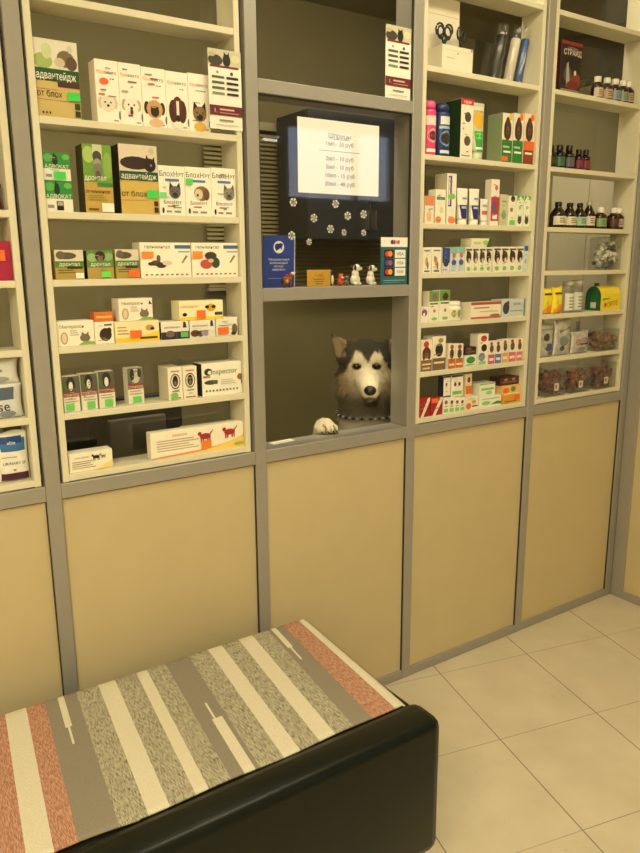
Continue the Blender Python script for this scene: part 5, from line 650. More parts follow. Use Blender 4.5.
    dict(kind='box', name='carton', cat='carton', label='short orange-based cat carton, right of two', group='short cartons with a cat and orange base', art=[('r', 0, 0, 1, 0.4, 'C8683C'), ('e', 0.5, 0.6, 0.3, 0.2, '4A4038'), ('e', 0.5, 0.88, 0.26, 0.09, 'A84838'), ('r', 0.1, 0.12, 0.9, 0.2, 'F0D8B0'), ('r', 0.347, 0.37, 0.665, 0.39, '8A8478'), ('r', 0.284, 0.07, 0.518, 0.095, '6A645A'), ('r', 0.46, 0.285, 0.677, 0.301, '6A645A'), ('r', 0.207, 0.363, 0.581, 0.39, '6A645A'), ('r', 0.421, 0.501, 0.642, 0.515, '7A9A6C')], color='EEE4D0', x=1.8582, w=0.036, h=0.0842, z=1.1327, y=0.02),
    dict(kind='box', name='carton', cat='carton', label='low white and green carton under a dark one', group=None, art=[('e', 0.5, 0.55, 0.38, 0.3, '3A8A48'), ('r', 0.1, 0.08, 0.9, 0.2, '9AC888'), ('r', 0.457, 0.503, 0.816, 0.529, 'B0705C'), ('r', 0.178, 0.173, 0.404, 0.189, '8A8478'), ('r', 0.177, 0.113, 0.368, 0.14, 'B0705C'), ('r', 0.324, 0.886, 0.534, 0.907, 'A89C88'), ('r', 0.358, 0.151, 0.739, 0.175, 'A89C88')], color='E4EED8', x=1.9149, w=0.058, h=0.0409, z=1.1327, y=0.02),
    dict(kind='box', name='carton', cat='carton', label='dark low carton on top of the white and green one', group=None, art=[('r', 0.1, 0.3, 0.9, 0.5, '6A5A50'), ('e', 0.3, 0.75, 0.2, 0.15, '8A3838'), ('r', 0.151, 0.127, 0.402, 0.152, 'B0705C'), ('r', 0.216, 0.831, 0.512, 0.856, 'B0705C'), ('r', 0.332, 0.732, 0.544, 0.758, 'A89C88'), ('r', 0.405, 0.586, 0.605, 0.608, 'B0705C'), ('r', 0.189, 0.217, 0.464, 0.232, '7A9A6C')], color='2E2620', x=1.9127, w=0.0547, h=0.0284, z=1.1741, y=0.02),
    dict(kind='box', name='carton', cat='carton', label='tall white carton with red spot and black dog', group=None, art=[('e', 0.55, 0.85, 0.3, 0.1, 'C03038'), ('e', 0.6, 0.55, 0.28, 0.12, '2A2422'), ('e', 0.4, 0.26, 0.34, 0.14, '8A90B8'), ('r', 0.1, 0.02, 0.8, 0.12, '8ACB70'), ('r', 0.226, 0.321, 0.603, 0.349, '6A645A'), ('r', 0.195, 0.702, 0.474, 0.727, 'B0705C'), ('r', 0.28, 0.201, 0.411, 0.227, 'A89C88'), ('r', 0.419, 0.805, 0.691, 0.824, 'A89C88'), ('r', 0.31, 0.203, 0.63, 0.218, '7A9A6C')], color='F2EAD8', x=1.9753, w=0.0521, h=0.1126, z=1.1327, y=0.02),
    dict(kind='box', name='carton', cat='carton', label='white carton with red base, left of the blue based one', group='animal cartons with coloured bases', art=[('r', 0, 0, 1, 0.42, 'C85868'), ('e', 0.5, 0.68, 0.3, 0.18, '5A4438'), ('e', 0.45, 0.9, 0.22, 0.08, 'B03C34'), ('r', 0.15, 0.14, 0.85, 0.26, 'F0E0D8'), ('r', 0.445, 0.338, 0.796, 0.351, 'B0705C'), ('r', 0.389, 0.562, 0.595, 0.578, '6A645A'), ('r', 0.162, 0.76, 0.382, 0.779, '7A9A6C'), ('r', 0.353, 0.541, 0.589, 0.565, '8A8478'), ('r', 0.298, 0.817, 0.514, 0.843, '8A8478')], color='EEE6D6', x=2.0202, w=0.0321, h=0.0825, z=1.1327, y=0.02),
    dict(kind='box', name='carton', cat='carton', label='white carton with blue base among animal cartons', group='animal cartons with coloured bases', art=[('r', 0, 0, 1, 0.42, '4A7AC0'), ('e', 0.5, 0.68, 0.3, 0.18, '5A4438'), ('e', 0.45, 0.9, 0.22, 0.08, 'B03C34'), ('r', 0.15, 0.14, 0.85, 0.26, 'F0E0D8'), ('r', 0.196, 0.337, 0.481, 0.359, 'B0705C'), ('r', 0.188, 0.669, 0.524, 0.682, 'A89C88'), ('r', 0.142, 0.146, 0.348, 0.174, '8A8478'), ('r', 0.325, 0.777, 0.521, 0.799, '6A645A'), ('r', 0.381, 0.398, 0.564, 0.414, '6A645A')], color='EEE6D6', x=2.0552, w=0.0331, h=0.082, z=1.1327, y=0.02),
    dict(kind='box', name='carton', cat='carton', label='white carton with yellow-green base among animal cartons', group='animal cartons with coloured bases', art=[('r', 0, 0, 1, 0.42, 'D8A84A'), ('e', 0.5, 0.68, 0.3, 0.18, '5A4438'), ('e', 0.45, 0.9, 0.22, 0.08, 'B03C34'), ('r', 0.15, 0.14, 0.85, 0.26, 'F0E0D8'), ('r', 0.375, 0.58, 0.511, 0.593, 'B0705C'), ('r', 0.106, 0.819, 0.412, 0.845, '7A9A6C'), ('r', 0.137, 0.789, 0.312, 0.807, 'A89C88'), ('r', 0.323, 0.406, 0.547, 0.419, 'B0705C'), ('r', 0.309, 0.708, 0.631, 0.728, 'A89C88')], color='EEE6D6', x=2.092, w=0.0326, h=0.0852, z=1.1327, y=0.02),
    dict(kind='box', name='carton', cat='carton', label='white carton with pink base, second from the right', group='animal cartons with coloured bases', art=[('r', 0, 0, 1, 0.42, 'D86878'), ('e', 0.5, 0.68, 0.3, 0.18, '5A4438'), ('e', 0.45, 0.9, 0.22, 0.08, 'B03C34'), ('r', 0.15, 0.14, 0.85, 0.26, 'F0E0D8'), ('r', 0.394, 0.652, 0.744, 0.675, '6A645A'), ('r', 0.361, 0.322, 0.634, 0.337, 'A89C88'), ('r', 0.422, 0.154, 0.778, 0.174, '7A9A6C'), ('r', 0.199, 0.674, 0.518, 0.688, 'A89C88'), ('r', 0.09, 0.417, 0.239, 0.442, 'B0705C')], color='EEE6D6', x=2.1314, w=0.0385, h=0.0852, z=1.1327, y=0.02),
    dict(kind='box', name='carton', cat='carton', label='white carton with pale pink base at right shelf end', group='animal cartons with coloured bases', art=[('r', 0, 0, 1, 0.42, 'D87880'), ('e', 0.5, 0.68, 0.3, 0.18, '5A4438'), ('e', 0.45, 0.9, 0.22, 0.08, 'B03C34'), ('r', 0.15, 0.14, 0.85, 0.26, 'F0E0D8'), ('r', 0.223, 0.852, 0.362, 0.874, 'B0705C'), ('r', 0.334, 0.446, 0.524, 0.463, 'A89C88'), ('r', 0.349, 0.783, 0.652, 0.795, '7A9A6C'), ('r', 0.405, 0.506, 0.746, 0.52, 'A89C88'), ('r', 0.424, 0.118, 0.741, 0.143, '6A645A')], color='EEE6D6', x=2.1715, w=0.0337, h=0.0838, z=1.1327, y=0.02),
    dict(kind='box', name='carton', cat='carton', label='dark red carton with white diagonal band, bottom left corner', group='dark red cartons with diagonal bands', art=[('p', ((0.15, 0), (0.4, 0), (1, 0.85), (1, 1), (0.8, 1)), 'EADCC8'), ('p', ((0.4, 0.0), (0.55, 0), (1, 0.6), (1, 0.75)), '8A1820'), ('r', 0.103, 0.656, 0.332, 0.675, '8A8478'), ('r', 0.422, 0.737, 0.743, 0.764, 'B0705C'), ('r', 0.386, 0.548, 0.661, 0.564, '7A9A6C'), ('r', 0.413, 0.53, 0.551, 0.545, 'B0705C'), ('r', 0.123, 0.441, 0.411, 0.465, 'A89C88')], color='9E1C26', x=1.6988, w=0.0503, h=0.0666, z=0.9722, y=0.02),
    dict(kind='box', name='carton', cat='carton', label='dark red carton with white diagonal band and orange top', group='dark red cartons with diagonal bands', art=[('p', ((0.15, 0), (0.4, 0), (1, 0.85), (1, 1), (0.8, 1)), 'EADCC8'), ('p', ((0.4, 0.0), (0.55, 0), (1, 0.6), (1, 0.75)), '8A1820'), ('r', 0.05, 0.72, 0.6, 0.98, 'E8702E'), ('r', 0.472, 0.846, 0.839, 0.869, '8A8478'), ('r', 0.332, 0.389, 0.482, 0.412, '7A9A6C'), ('r', 0.399, 0.363, 0.744, 0.38, 'A89C88'), ('r', 0.356, 0.371, 0.693, 0.387, '8A8478'), ('r', 0.43, 0.402, 0.674, 0.426, '8A8478')], color='9E1C26', x=1.7559, w=0.0549, h=0.0623, z=0.9722, y=0.02),
    dict(kind='box', name='carton', cat='carton', label='leftmost small dotted carton next to the dark red pair', group='small white cartons with a brown dot', art=[('e', 0.5, 0.68, 0.26, 0.13, '7A3428'), ('r', 0.1, 0.06, 0.9, 0.3, '8CC870'), ('r', 0.2, 0.4, 0.8, 0.46, '8C8C88'), ('r', 0.296, 0.682, 0.632, 0.7, '6A645A'), ('r', 0.425, 0.696, 0.756, 0.713, 'A89C88'), ('r', 0.384, 0.626, 0.521, 0.653, 'A89C88'), ('r', 0.19, 0.397, 0.536, 0.417, '8A8478'), ('r', 0.48, 0.592, 0.809, 0.616, 'A89C88')], color='F2EEDE', x=1.8008, w=0.0256, h=0.0592, z=0.9722, y=0.02),
    dict(kind='box', name='carton', cat='carton', label='second small dotted carton from the dark red pair', group='small white cartons with a brown dot', art=[('e', 0.5, 0.68, 0.26, 0.13, '7A3428'), ('r', 0.1, 0.06, 0.9, 0.3, '8CC870'), ('r', 0.2, 0.4, 0.8, 0.46, '8C8C88'), ('r', 0.216, 0.099, 0.414, 0.123, '7A9A6C'), ('r', 0.293, 0.666, 0.508, 0.68, '8A8478'), ('r', 0.476, 0.768, 0.65, 0.793, 'A89C88'), ('r', 0.208, 0.513, 0.568, 0.527, 'B0705C'), ('r', 0.468, 0.52, 0.69, 0.545, 'A89C88')], color='F2EEDE', x=1.8283, w=0.0254, h=0.0563, z=0.9722, y=0.02),
    dict(kind='box', name='carton', cat='carton', label='third small dotted carton from the dark red pair', group='small white cartons with a brown dot', art=[('e', 0.5, 0.68, 0.26, 0.13, '7A3428'), ('r', 0.1, 0.06, 0.9, 0.3, '8CC870'), ('r', 0.2, 0.4, 0.8, 0.46, '8C8C88'), ('r', 0.15, 0.329, 0.514, 0.35, '7A9A6C'), ('r', 0.369, 0.684, 0.658, 0.712, '7A9A6C'), ('r', 0.18, 0.183, 0.301, 0.197, '8A8478'), ('r', 0.293, 0.263, 0.481, 0.276, '7A9A6C'), ('r', 0.147, 0.622, 0.373, 0.644, 'A89C88')], color='F2EEDE', x=1.8552, w=0.0242, h=0.0534, z=0.9722, y=0.02),
    dict(kind='box', name='carton', cat='carton', label='fourth small dotted carton beside the orange-spotted carton', group='small white cartons with a brown dot', art=[('e', 0.5, 0.68, 0.26, 0.13, '7A3428'), ('r', 0.1, 0.06, 0.9, 0.3, '8CC870'), ('r', 0.2, 0.4, 0.8, 0.46, '8C8C88'), ('r', 0.242, 0.538, 0.465, 0.555, '8A8478'), ('r', 0.204, 0.102, 0.457, 0.125, 'A89C88'), ('r', 0.385, 0.456, 0.517, 0.47, 'B0705C'), ('r', 0.498, 0.253, 0.652, 0.267, '8A8478'), ('r', 0.322, 0.684, 0.622, 0.698, '6A645A')], color='F2EEDE', x=1.8809, w=0.023, h=0.0507, z=0.9722, y=0.02),
    dict(kind='box', name='carton', cat='carton', label='white carton with dark edge standing on the dotted row, left', group='cartons standing on the dotted row', art=[('r', 0, 0.92, 1, 1, '2A2C3A'), ('e', 0.4, 0.6, 0.14, 0.08, '8A3A30'), ('r', 0, 0, 1, 0.06, '2A2C3A'), ('r', 0.237, 0.484, 0.549, 0.501, 'A89C88'), ('r', 0.243, 0.459, 0.422, 0.475, 'A89C88'), ('r', 0.296, 0.249, 0.6, 0.276, 'A89C88'), ('r', 0.408, 0.725, 0.771, 0.748, 'B0705C'), ('r', 0.406, 0.082, 0.65, 0.095, 'B0705C')], color='EEE8D8', side='2E3038', x=1.8026, w=0.033, h=0.0757, z=1.0319, y=0.02),
    dict(kind='box', name='carton', cat='carton', label='white carton with two dots standing on the dotted row, middle', group='cartons standing on the dotted row', art=[('r', 0, 0.92, 1, 1, '2A2C3A'), ('e', 0.32, 0.58, 0.11, 0.1, '6A3428'), ('e', 0.68, 0.58, 0.11, 0.1, '6A3428'), ('r', 0.1, 0.1, 0.9, 0.26, '7ABF68'), ('r', 0.213, 0.678, 0.34, 0.704, 'A89C88'), ('r', 0.262, 0.204, 0.476, 0.23, '6A645A'), ('r', 0.379, 0.451, 0.626, 0.465, '7A9A6C'), ('r', 0.172, 0.205, 0.358, 0.224, '6A645A'), ('r', 0.356, 0.71, 0.483, 0.727, '6A645A')], color='F2EEDE', x=1.8521, w=0.0564, h=0.077, z=1.029, y=0.02),
    dict(kind='box', name='carton', cat='carton', label='white carton with orange spots beneath a slim orange carton', group=None, art=[('e', 0.25, 0.3, 0.2, 0.25, 'E07838'), ('e', 0.65, 0.6, 0.16, 0.16, 'D8A058'), ('r', 0.5, 0.2, 0.95, 0.3, '5A5040'), ('r', 0.176, 0.879, 0.542, 0.891, '7A9A6C'), ('r', 0.498, 0.342, 0.809, 0.355, 'B0705C'), ('r', 0.153, 0.494, 0.396, 0.509, '6A645A'), ('r', 0.274, 0.827, 0.67, 0.847, 'A89C88'), ('r', 0.128, 0.349, 0.362, 0.367, 'A89C88')], color='EFE2C8', x=1.929, w=0.0661, h=0.0466, z=0.9722, y=0.02),
    dict(kind='box', name='carton', cat='carton', label='slim carton with orange middle standing above the spotted one', group=None, art=[('r', 0, 0.15, 1, 0.5, 'E07030'), ('e', 0.5, 0.75, 0.28, 0.12, '5A3C30'), ('r', 0.34, 0.764, 0.721, 0.788, 'B0705C'), ('r', 0.122, 0.201, 0.351, 0.223, 'B0705C'), ('r', 0.314, 0.7, 0.532, 0.712, 'A89C88'), ('r', 0.396, 0.311, 0.627, 0.327, '7A9A6C'), ('r', 0.155, 0.535, 0.529, 0.559, 'A89C88')], color='E8D0B0', x=1.9098, w=0.0295, h=0.0859, z=1.0193, y=0.02),
    dict(kind='box', name='carton', cat='carton', label='lower flat white and green carton in the bottom stack', group=None, art=[('p', ((0.5, 0.2), (0.8, 0.5), (1, 0.4), (1, 0.15)), '4A8A40'), ('e', 0.3, 0.4, 0.2, 0.2, '98C488'), ('r', 0.1, 0.75, 0.9, 0.85, 'B0C0A0')], color='EDF0DC', x=2.0258, w=0.1161, h=0.0384, z=0.9722, y=0.02),
    dict(kind='box', name='carton', cat='carton', label='upper flat white and green carton, set on its twin', group=None, art=[('r', 0.1, 0.5, 0.9, 0.64, '7AB870'), ('r', 0, 0.9, 1, 1, '88B080'), ('e', 0.6, 0.3, 0.2, 0.14, 'A8C898')], color='E4EAD4', x=2.0074, w=0.0816, h=0.0516, z=1.0111, y=0.02),
    dict(kind='box', name='carton', cat='carton', label='lower orange and yellow carton at the bottom right corner', group='orange and yellow cartons stacked', art=[('r', 0, 0, 1, 0.5, 'C8A030'), ('r', 0.1, 0.2, 0.8, 0.32, '7A5A20'), ('e', 0.8, 0.6, 0.18, 0.3, 'E86A28')], color='E0942C', x=2.1399, w=0.0971, h=0.0326, z=0.9722, y=0.02),
    dict(kind='box', name='carton', cat='carton', label='middle orange and yellow carton with green leaf in the stack', group='orange and yellow cartons stacked', art=[('e', 0.6, 0.6, 0.14, 0.3, '5A8A38'), ('e', 0.2, 0.5, 0.18, 0.3, 'E8702C'), ('r', 0.1, 0.08, 0.9, 0.2, 'F0E0B0')], color='E8B878', x=2.1376, w=0.0968, h=0.0364, z=1.0053, y=0.02),
    dict(kind='box', name='carton', cat='carton', label='dark brown carton on top of the orange stack', group=None, art=[('r', 0.1, 0.3, 0.9, 0.45, '8A5A48'), ('e', 0.3, 0.7, 0.1, 0.2, 'A87060'), ('e', 0.7, 0.7, 0.1, 0.2, 'A87060')], color='4A2A20', x=2.1369, w=0.1031, h=0.0298, z=1.0422, y=0.03),
    dict(kind='box', name='carton', cat='carton', label='dark red and black carton with white lettering, alone on top shelf', group=None, art=[('r', 0, 0.93, 1, 1, '8A2820'), ('t', 0.5, 0.87, 0.05, 'КАПЛИ', 'B8A8C8'), ('t', 0.55, 0.79, 0.11, 'СТРАЙД', 'F0E0D0'), ('e', 0.6, 0.58, 0.34, 0.14, '0E0C0C'), ('e', 0.35, 0.35, 0.2, 0.16, '4A4A4C'), ('p', ((0.3, 0.1), (0.5, 0.1), (0.36, 0.6), (0.28, 0.55)), 'A8A0A0'), ('e', 0.75, 0.24, 0.24, 0.16, '7A3424'), ('e', 0.6, 0.14, 0.3, 0.1, '6A1E1C'), ('e', 0.7, 0.4, 0.06, 0.05, 'E8C8B0'), ('r', 0.05, 0.02, 0.95, 0.06, '8A7A70')], color='1C1010', side='4A1612', x=2.367, w=0.1154, h=0.1699, z=2.1012, y=0.02),
    dict(kind='bottle', name='medicine_bottle', cat='bottle', label='first brown bottle from the carton, white cap, cream label', group='white-capped brown bottles on the top shelf', art=[], color='2A1410', cap='E8E2D4', lab='C8B8A0', x=2.5696, w=0.0459, h=0.0851, z=2.1012, y=0.03),
    dict(kind='bottle', name='medicine_bottle', cat='bottle', label='second brown bottle from the carton, pinkish label', group='white-capped brown bottles on the top shelf', art=[], color='2A1410', cap='E8E2D4', lab='B89A8A', x=2.6293, w=0.047, h=0.0878, z=2.1012, y=0.03),
    dict(kind='bottle', name='medicine_bottle', cat='bottle', label='third brown bottle from the carton, bluish label', group='white-capped brown bottles on the top shelf', art=[], color='2A1410', cap='E8E2D4', lab='8A98A0', x=2.6814, w=0.048, h=0.0899, z=2.1012, y=0.03),
    dict(kind='bottle', name='medicine_bottle', cat='bottle', label='fourth brown bottle from the carton, greenish label', group='white-capped brown bottles on the top shelf', art=[], color='2A1410', cap='E8E2D4', lab='8A9880', x=2.7319, w=0.0489, h=0.0906, z=2.1012, y=0.03),
    dict(kind='bottle', name='medicine_bottle', cat='bottle', label='fifth brown bottle from the carton, at the unit side', group='white-capped brown bottles on the top shelf', art=[], color='2A1410', cap='E8E2D4', lab='A89080', x=2.7651, w=0.0499, h=0.09, z=2.1012, y=0.03),
    dict(kind='bottle', name='medicine_bottle', cat='bottle', label='near-black bottle at the left end of the dark row', group='dark bottles on the second shelf', art=[], color='14120F', cap='1A1A18', lab='2A2622', x=2.3248, w=0.0473, h=0.0823, z=1.8382, y=0.03),
    dict(kind='bottle', name='medicine_bottle', cat='bottle', label='black bottle with green label in the dark row', group='dark bottles on the second shelf', art=[], color='16140F', cap='1A1C1A', lab='2F7048', x=2.3716, w=0.0425, h=0.0867, z=1.8382, y=0.03),
    dict(kind='bottle', name='medicine_bottle', cat='bottle', label='black bottle with grey label in the dark row', group='dark bottles on the second shelf', art=[], color='181214', cap='1E1414', lab='5A5860', x=2.4277, w=0.0435, h=0.0885, z=1.8382, y=0.03),
    dict(kind='bottle', name='medicine_bottle', cat='bottle', label='left black-capped bottle with crimson label', group='dark bottles on the second shelf', art=[], color='2A0E14', cap='1A1010', lab='74203A', x=2.4825, w=0.039, h=0.0784, z=1.8382, y=0.03),
    dict(kind='bottle', name='medicine_bottle', cat='bottle', label='right black-capped bottle with crimson label', group='dark bottles on the second shelf', art=[], color='2A0E14', cap='1A1010', lab='7A2038', x=2.525, w=0.0396, h=0.0794, z=1.8382, y=0.03),
    dict(kind='bottle', name='medicine_bottle', cat='bottle', label='leftmost large dark bottle with cream label', group='large dark bottles with broad labels', art=[], color='241812', cap='1A1614', lab='D8D0BC', big=1, x=2.3956, w=0.0617, h=0.097, z=1.6247, y=0.03),
    dict(kind='bottle', name='medicine_bottle', cat='bottle', label='second large dark bottle with cream label', group='large dark bottles with broad labels', art=[], color='241812', cap='1A1614', lab='D4CCB8', big=1, x=2.4613, w=0.0573, h=0.0958, z=1.6247, y=0.03),
    dict(kind='bottle', name='medicine_bottle', cat='bottle', label='third large dark bottle with greenish label', group='large dark bottles with broad labels', art=[], color='241812', cap='1A1614', lab='98C0A0', big=1, x=2.52, w=0.0536, h=0.0969, z=1.6247, y=0.03),
    dict(kind='bottle', name='medicine_bottle', cat='bottle', label='fourth large dark bottle with pale cap and pinkish label', group='large dark bottles with broad labels', art=[], color='241812', cap='B0A898', lab='D8C4B8', big=1, x=2.5763, w=0.051, h=0.1058, z=1.6247, y=0.03),
    dict(kind='bottle', name='medicine_bottle', cat='bottle', label='small brown bottle with green label, nearest the large bottles', group='small white-capped bottles on the third shelf', art=[], color='3A1814', cap='EAE4D8', lab='7AA070', x=2.6519, w=0.0538, h=0.0857, z=1.6247, y=0.03),
    dict(kind='bottle', name='medicine_bottle', cat='bottle', label='small brown bottle standing at the back, dark label', group='small white-capped bottles on the third shelf', art=[], color='3A1814', cap='EAE4D8', lab='4A3028', x=2.735, w=0.0488, h=0.0862, z=1.6247, y=0.03),
    dict(kind='bottle', name='medicine_bottle', cat='bottle', label='small brown bottle with pink label at the unit side', group='small white-capped bottles on the third shelf', art=[], color='3A1814', cap='EAE4D8', lab='B8A0A0', x=2.7652, w=0.0498, h=0.085, z=1.6247, y=0.03),
    dict(kind='clear', name='plastic_tub', cat='tub', label='clear plastic tub filled with small patterned sachets', group=None, art=[], color='C8CCC8', fill=['D8D8D4', '4A4A48', '9AA8A8', 'E8E4D8'], x=2.6965, w=0.1224, h=0.1263, z=1.4644, y=0.02),
    dict(kind='bag', name='treat_pouch', cat='pouch', label='yellow pouch with orange splash, left of two', group='yellow pouches on the fifth shelf', art=[('r', 0.1, 0.72, 0.8, 0.8, '5A4A18'), ('e', 0.35, 0.42, 0.16, 0.12, 'C8D048'), ('e', 0.6, 0.2, 0.34, 0.15, 'F08A30'), ('e', 0.2, 0.12, 0.14, 0.1, 'F0A838')], color='F2DC32', x=2.3301, w=0.0572, h=0.0999, z=1.3005, y=0.02),
    dict(kind='bag', name='treat_pouch', cat='pouch', label='yellow pouch with orange splash, right of two', group='yellow pouches on the fifth shelf', art=[('r', 0.1, 0.72, 0.8, 0.8, '5A4A18'), ('e', 0.35, 0.42, 0.16, 0.12, 'C8D048'), ('e', 0.6, 0.2, 0.34, 0.15, 'F08A30'), ('e', 0.2, 0.12, 0.14, 0.1, 'F0A838')], color='F2DC32', x=2.3915, w=0.0568, h=0.1023, z=1.3005, y=0.02),
    dict(kind='jarc', name='plastic_jar', cat='jar', label='clear jar with white label next to the yellow pouches', group='clear lidded jars on the fifth shelf', art=[], color='C8C8BC', lab='D8D8CC', x=2.4638, w=0.0485, h=0.1218, z=1.3005, y=0.02),
    dict(kind='jarc', name='plastic_jar', cat='jar', label='clear jar with white label next to the green and yellow box', group='clear lidded jars on the fifth shelf', art=[], color='C8C8BC', lab='C8CCC4', x=2.5183, w=0.0464, h=0.1266, z=1.3005, y=0.02),
    dict(kind='chew', name='gable_box', cat='box', label='green and yellow round-topped box with red lettering', group=None, art=[], color='EBD334', x=2.7129, w=0.1342, h=0.0989, z=1.3005, y=0.02),
    dict(kind='bag', name='foil_bag', cat='bag', label='silver foil bag with dog print, leftmost on sixth shelf', group='silver foil bags', art=[('e', 0.4, 0.6, 0.2, 0.12, '4A4038'), ('e', 0.6, 0.3, 0.3, 0.12, '4A5078'), ('r', 0.1, 0.8, 0.9, 0.86, '8A8C88'), ('e', 0.3, 0.35, 0.14, 0.08, 'A8A890'), ('e', 0.7, 0.12, 0.14, 0.06, '6A6A70')], color='C8CAC6', shine=1, x=2.3385, w=0.0823, h=0.1301, z=1.1327, y=0.02),
    dict(kind='bag', name='foil_bag', cat='bag', label='tall silver foil bag leaning in the middle of the sixth shelf', group='silver foil bags', art=[('p', ((0.2, 0.7), (0.85, 0.82), (0.85, 0.74), (0.2, 0.62)), '6A7068'), ('e', 0.5, 0.4, 0.3, 0.14, '7A8480'), ('e', 0.4, 0.2, 0.16, 0.07, '4A5058'), ('e', 0.7, 0.55, 0.14, 0.08, 'A0A49C')], color='D4D6D0', shine=1, x=2.4369, w=0.1008, h=0.1428, z=1.1327, y=0.02),
    dict(kind='bag', name='foil_bag', cat='bag', label='low silver foil bag with pink print beside the clear tub', group='silver foil bags', art=[('e', 0.3, 0.5, 0.16, 0.16, 'B08A80'), ('e', 0.65, 0.6, 0.24, 0.12, 'A890A8'), ('r', 0.4, 0.38, 0.9, 0.46, '4A4848'), ('e', 0.5, 0.2, 0.24, 0.1, '8A8C8C')], color='CCCCCA', shine=1, x=2.5493, w=0.1098, h=0.0912, z=1.1327, y=0.02),
    dict(kind='clear', name='plastic_tub', cat='tub', label='clear tub of brown chews on the sixth shelf', group=None, art=[], color='C8C0B4', fill=['6A4430', '8A6440', '4E3440', '9A7450'], x=2.7182, w=0.1439, h=0.0856, z=1.1327, y=0.02),
    dict(kind='clear', name='plastic_tub', cat='tub', label='clear tub of reddish chews, left on the bottom shelf', group='clear tubs of reddish chews on the bottom shelf', art=[], color='C8B8B0', fill=['5A2426', '8A4030', '3E2428', 'A8683C', '6A3A34'], tag=1, x=2.3977, w=0.1248, h=0.1097, z=0.9722, y=0.02),
    dict(kind='clear', name='plastic_tub', cat='tub', label='clear tub of red-orange chews, middle of the bottom shelf', group='clear tubs of reddish chews on the bottom shelf', art=[], color='C8B8B0', fill=['5A2426', '8A4030', '3E2428', 'A8683C', '6A3A34'], tag=1, x=2.5517, w=0.1311, h=0.1005, z=0.9722, y=0.02),
    dict(kind='clear', name='plastic_tub', cat='tub', label='clear tub of dark reddish chews, right on the bottom shelf', group='clear tubs of reddish chews on the bottom shelf', art=[], color='C8B8B0', fill=['5A2426', '8A4030', '3E2428', 'A8683C', '6A3A34'], tag=1, x=2.7196, w=0.1409, h=0.1026, z=0.9722, y=0.02)
]

# ------------------------------------------------------------------ other things
def rolls():
    dat = [((2.009, 2.04), .019, '2A2622', 'dark roll in crinkled cellophane, left of three leaning rolls', 0), ((2.078, 2.112), .017, 'D8D0BC', 'white roll in cellophane, middle of three leaning rolls', 1), ((2.128, 2.160), .015, '3A5688', 'blue roll in cellophane, right of three leaning rolls', 2)]
    for (xa, xb), r, c, lb, k in dat:
        L = .148 if k < 2 else .155; a = math.atan2(xb-xa, .145)
        o = tag(empty('wrapped_roll', (xa, .055+.001*k, 2.1014+r*math.sin(a)), (0, a, 0)), lb, 'roll', 'cellophane wrapped rolls')
        b = MB(); b.lathe([(r*.9, 0), (r, .002), (r, L-.004), (r*.9, L)], pm(c, .4), 0, 0, 20)
        if k == 0: b.lathe([(r*.5, L), (r*.5, L+.006), (r*.3, L+.012)], pm('E8E4D8'), 0, 0, 12)
        b.build('roll', o)
        rn = random.Random(k); f = MB(); n = 22; prof = []
        vs = []; zs = [.001, .02, .05, .08, .11, L+.004, L+.018, L+.034]
        for j, z in enumerate(zs):
            for q in range(n):
                t = 2*math.pi*q/n; rr = (r+.0012+.0022*rn.random())*(1 if z < L else (.75 if j == 6 else .5+.35*rn.random())); vs.append((rr*math.cos(t), rr*math.sin(t), z+(.012*rn.random() if j == 7 else 0)))
        f.mesh(vs, [(j*n+q, j*n+(q+1) % n, (j+1)*n+(q+1) % n, (j+1)*n+q) for j in range(len(zs)-1) for q in range(n)], glass_mat('cellophane', 1.5, (.96, .96, .94), .03)); f.build('cellophane_wrap', o)

def leaflet(x0, x1, z0, z1, y, lb):
    w, h = x1-x0, z1-z0; mb = MB(); mb.box(-w/2, w/2, 0, .0005, 0, h, pm('F2EEE2'))
    art = [('r', 0, .8, 1, 1, 'C9C4A8'), ('e', .22, .86, .22, .07, '3E3A34'), ('e', .12, .93, .1, .03, 'B8B090'), ('e', .56, .87, .12, .08, '1E1A18'), ('p', ((.47, .92), (.49, .98), (.54, .93)), '1E1A18'), ('p', ((.58, .93), (.63, .98), (.65, .92)), '1E1A18'), ('e', .82, .9, .14, .05, 'D8D4B0'), ('r', .05, .775, .92, .8, '7A2A2C'), ('e', .27, .715, .035, .015, '8A8478'), ('e', .7, .71, .045, .022, '4A3848')]
    for k in range(4):
        v = .64-.068*k; art += [('r', .1, v, .47, v+.03, '586058' if k < 3 else '7A9078'), ('r', .54, v, .9, v+.03, '28242C')]
    art += [('r', 0, .175, 1, .3, '6A2228'), ('r', .3, .24, .75, .262, 'D8A8A0'), ('r', .3, .2, .88, .215, 'B07878'), ('t', .17, .235, .055, '1.', 'E8D8D0'), ('r', .28, .105, .72, .125, '8A8478'), ('r', .15, .05, .85, .06, 'B8B0A4')]
    art_draw(mb, art, w, h, lambda x, z, q: (x, -.0001*(q+1), z))
    tag(mb.build('price_leaflet', None, ((x0+x1)/2, y, z0)), lb, 'leaflet', 'tall price leaflets')

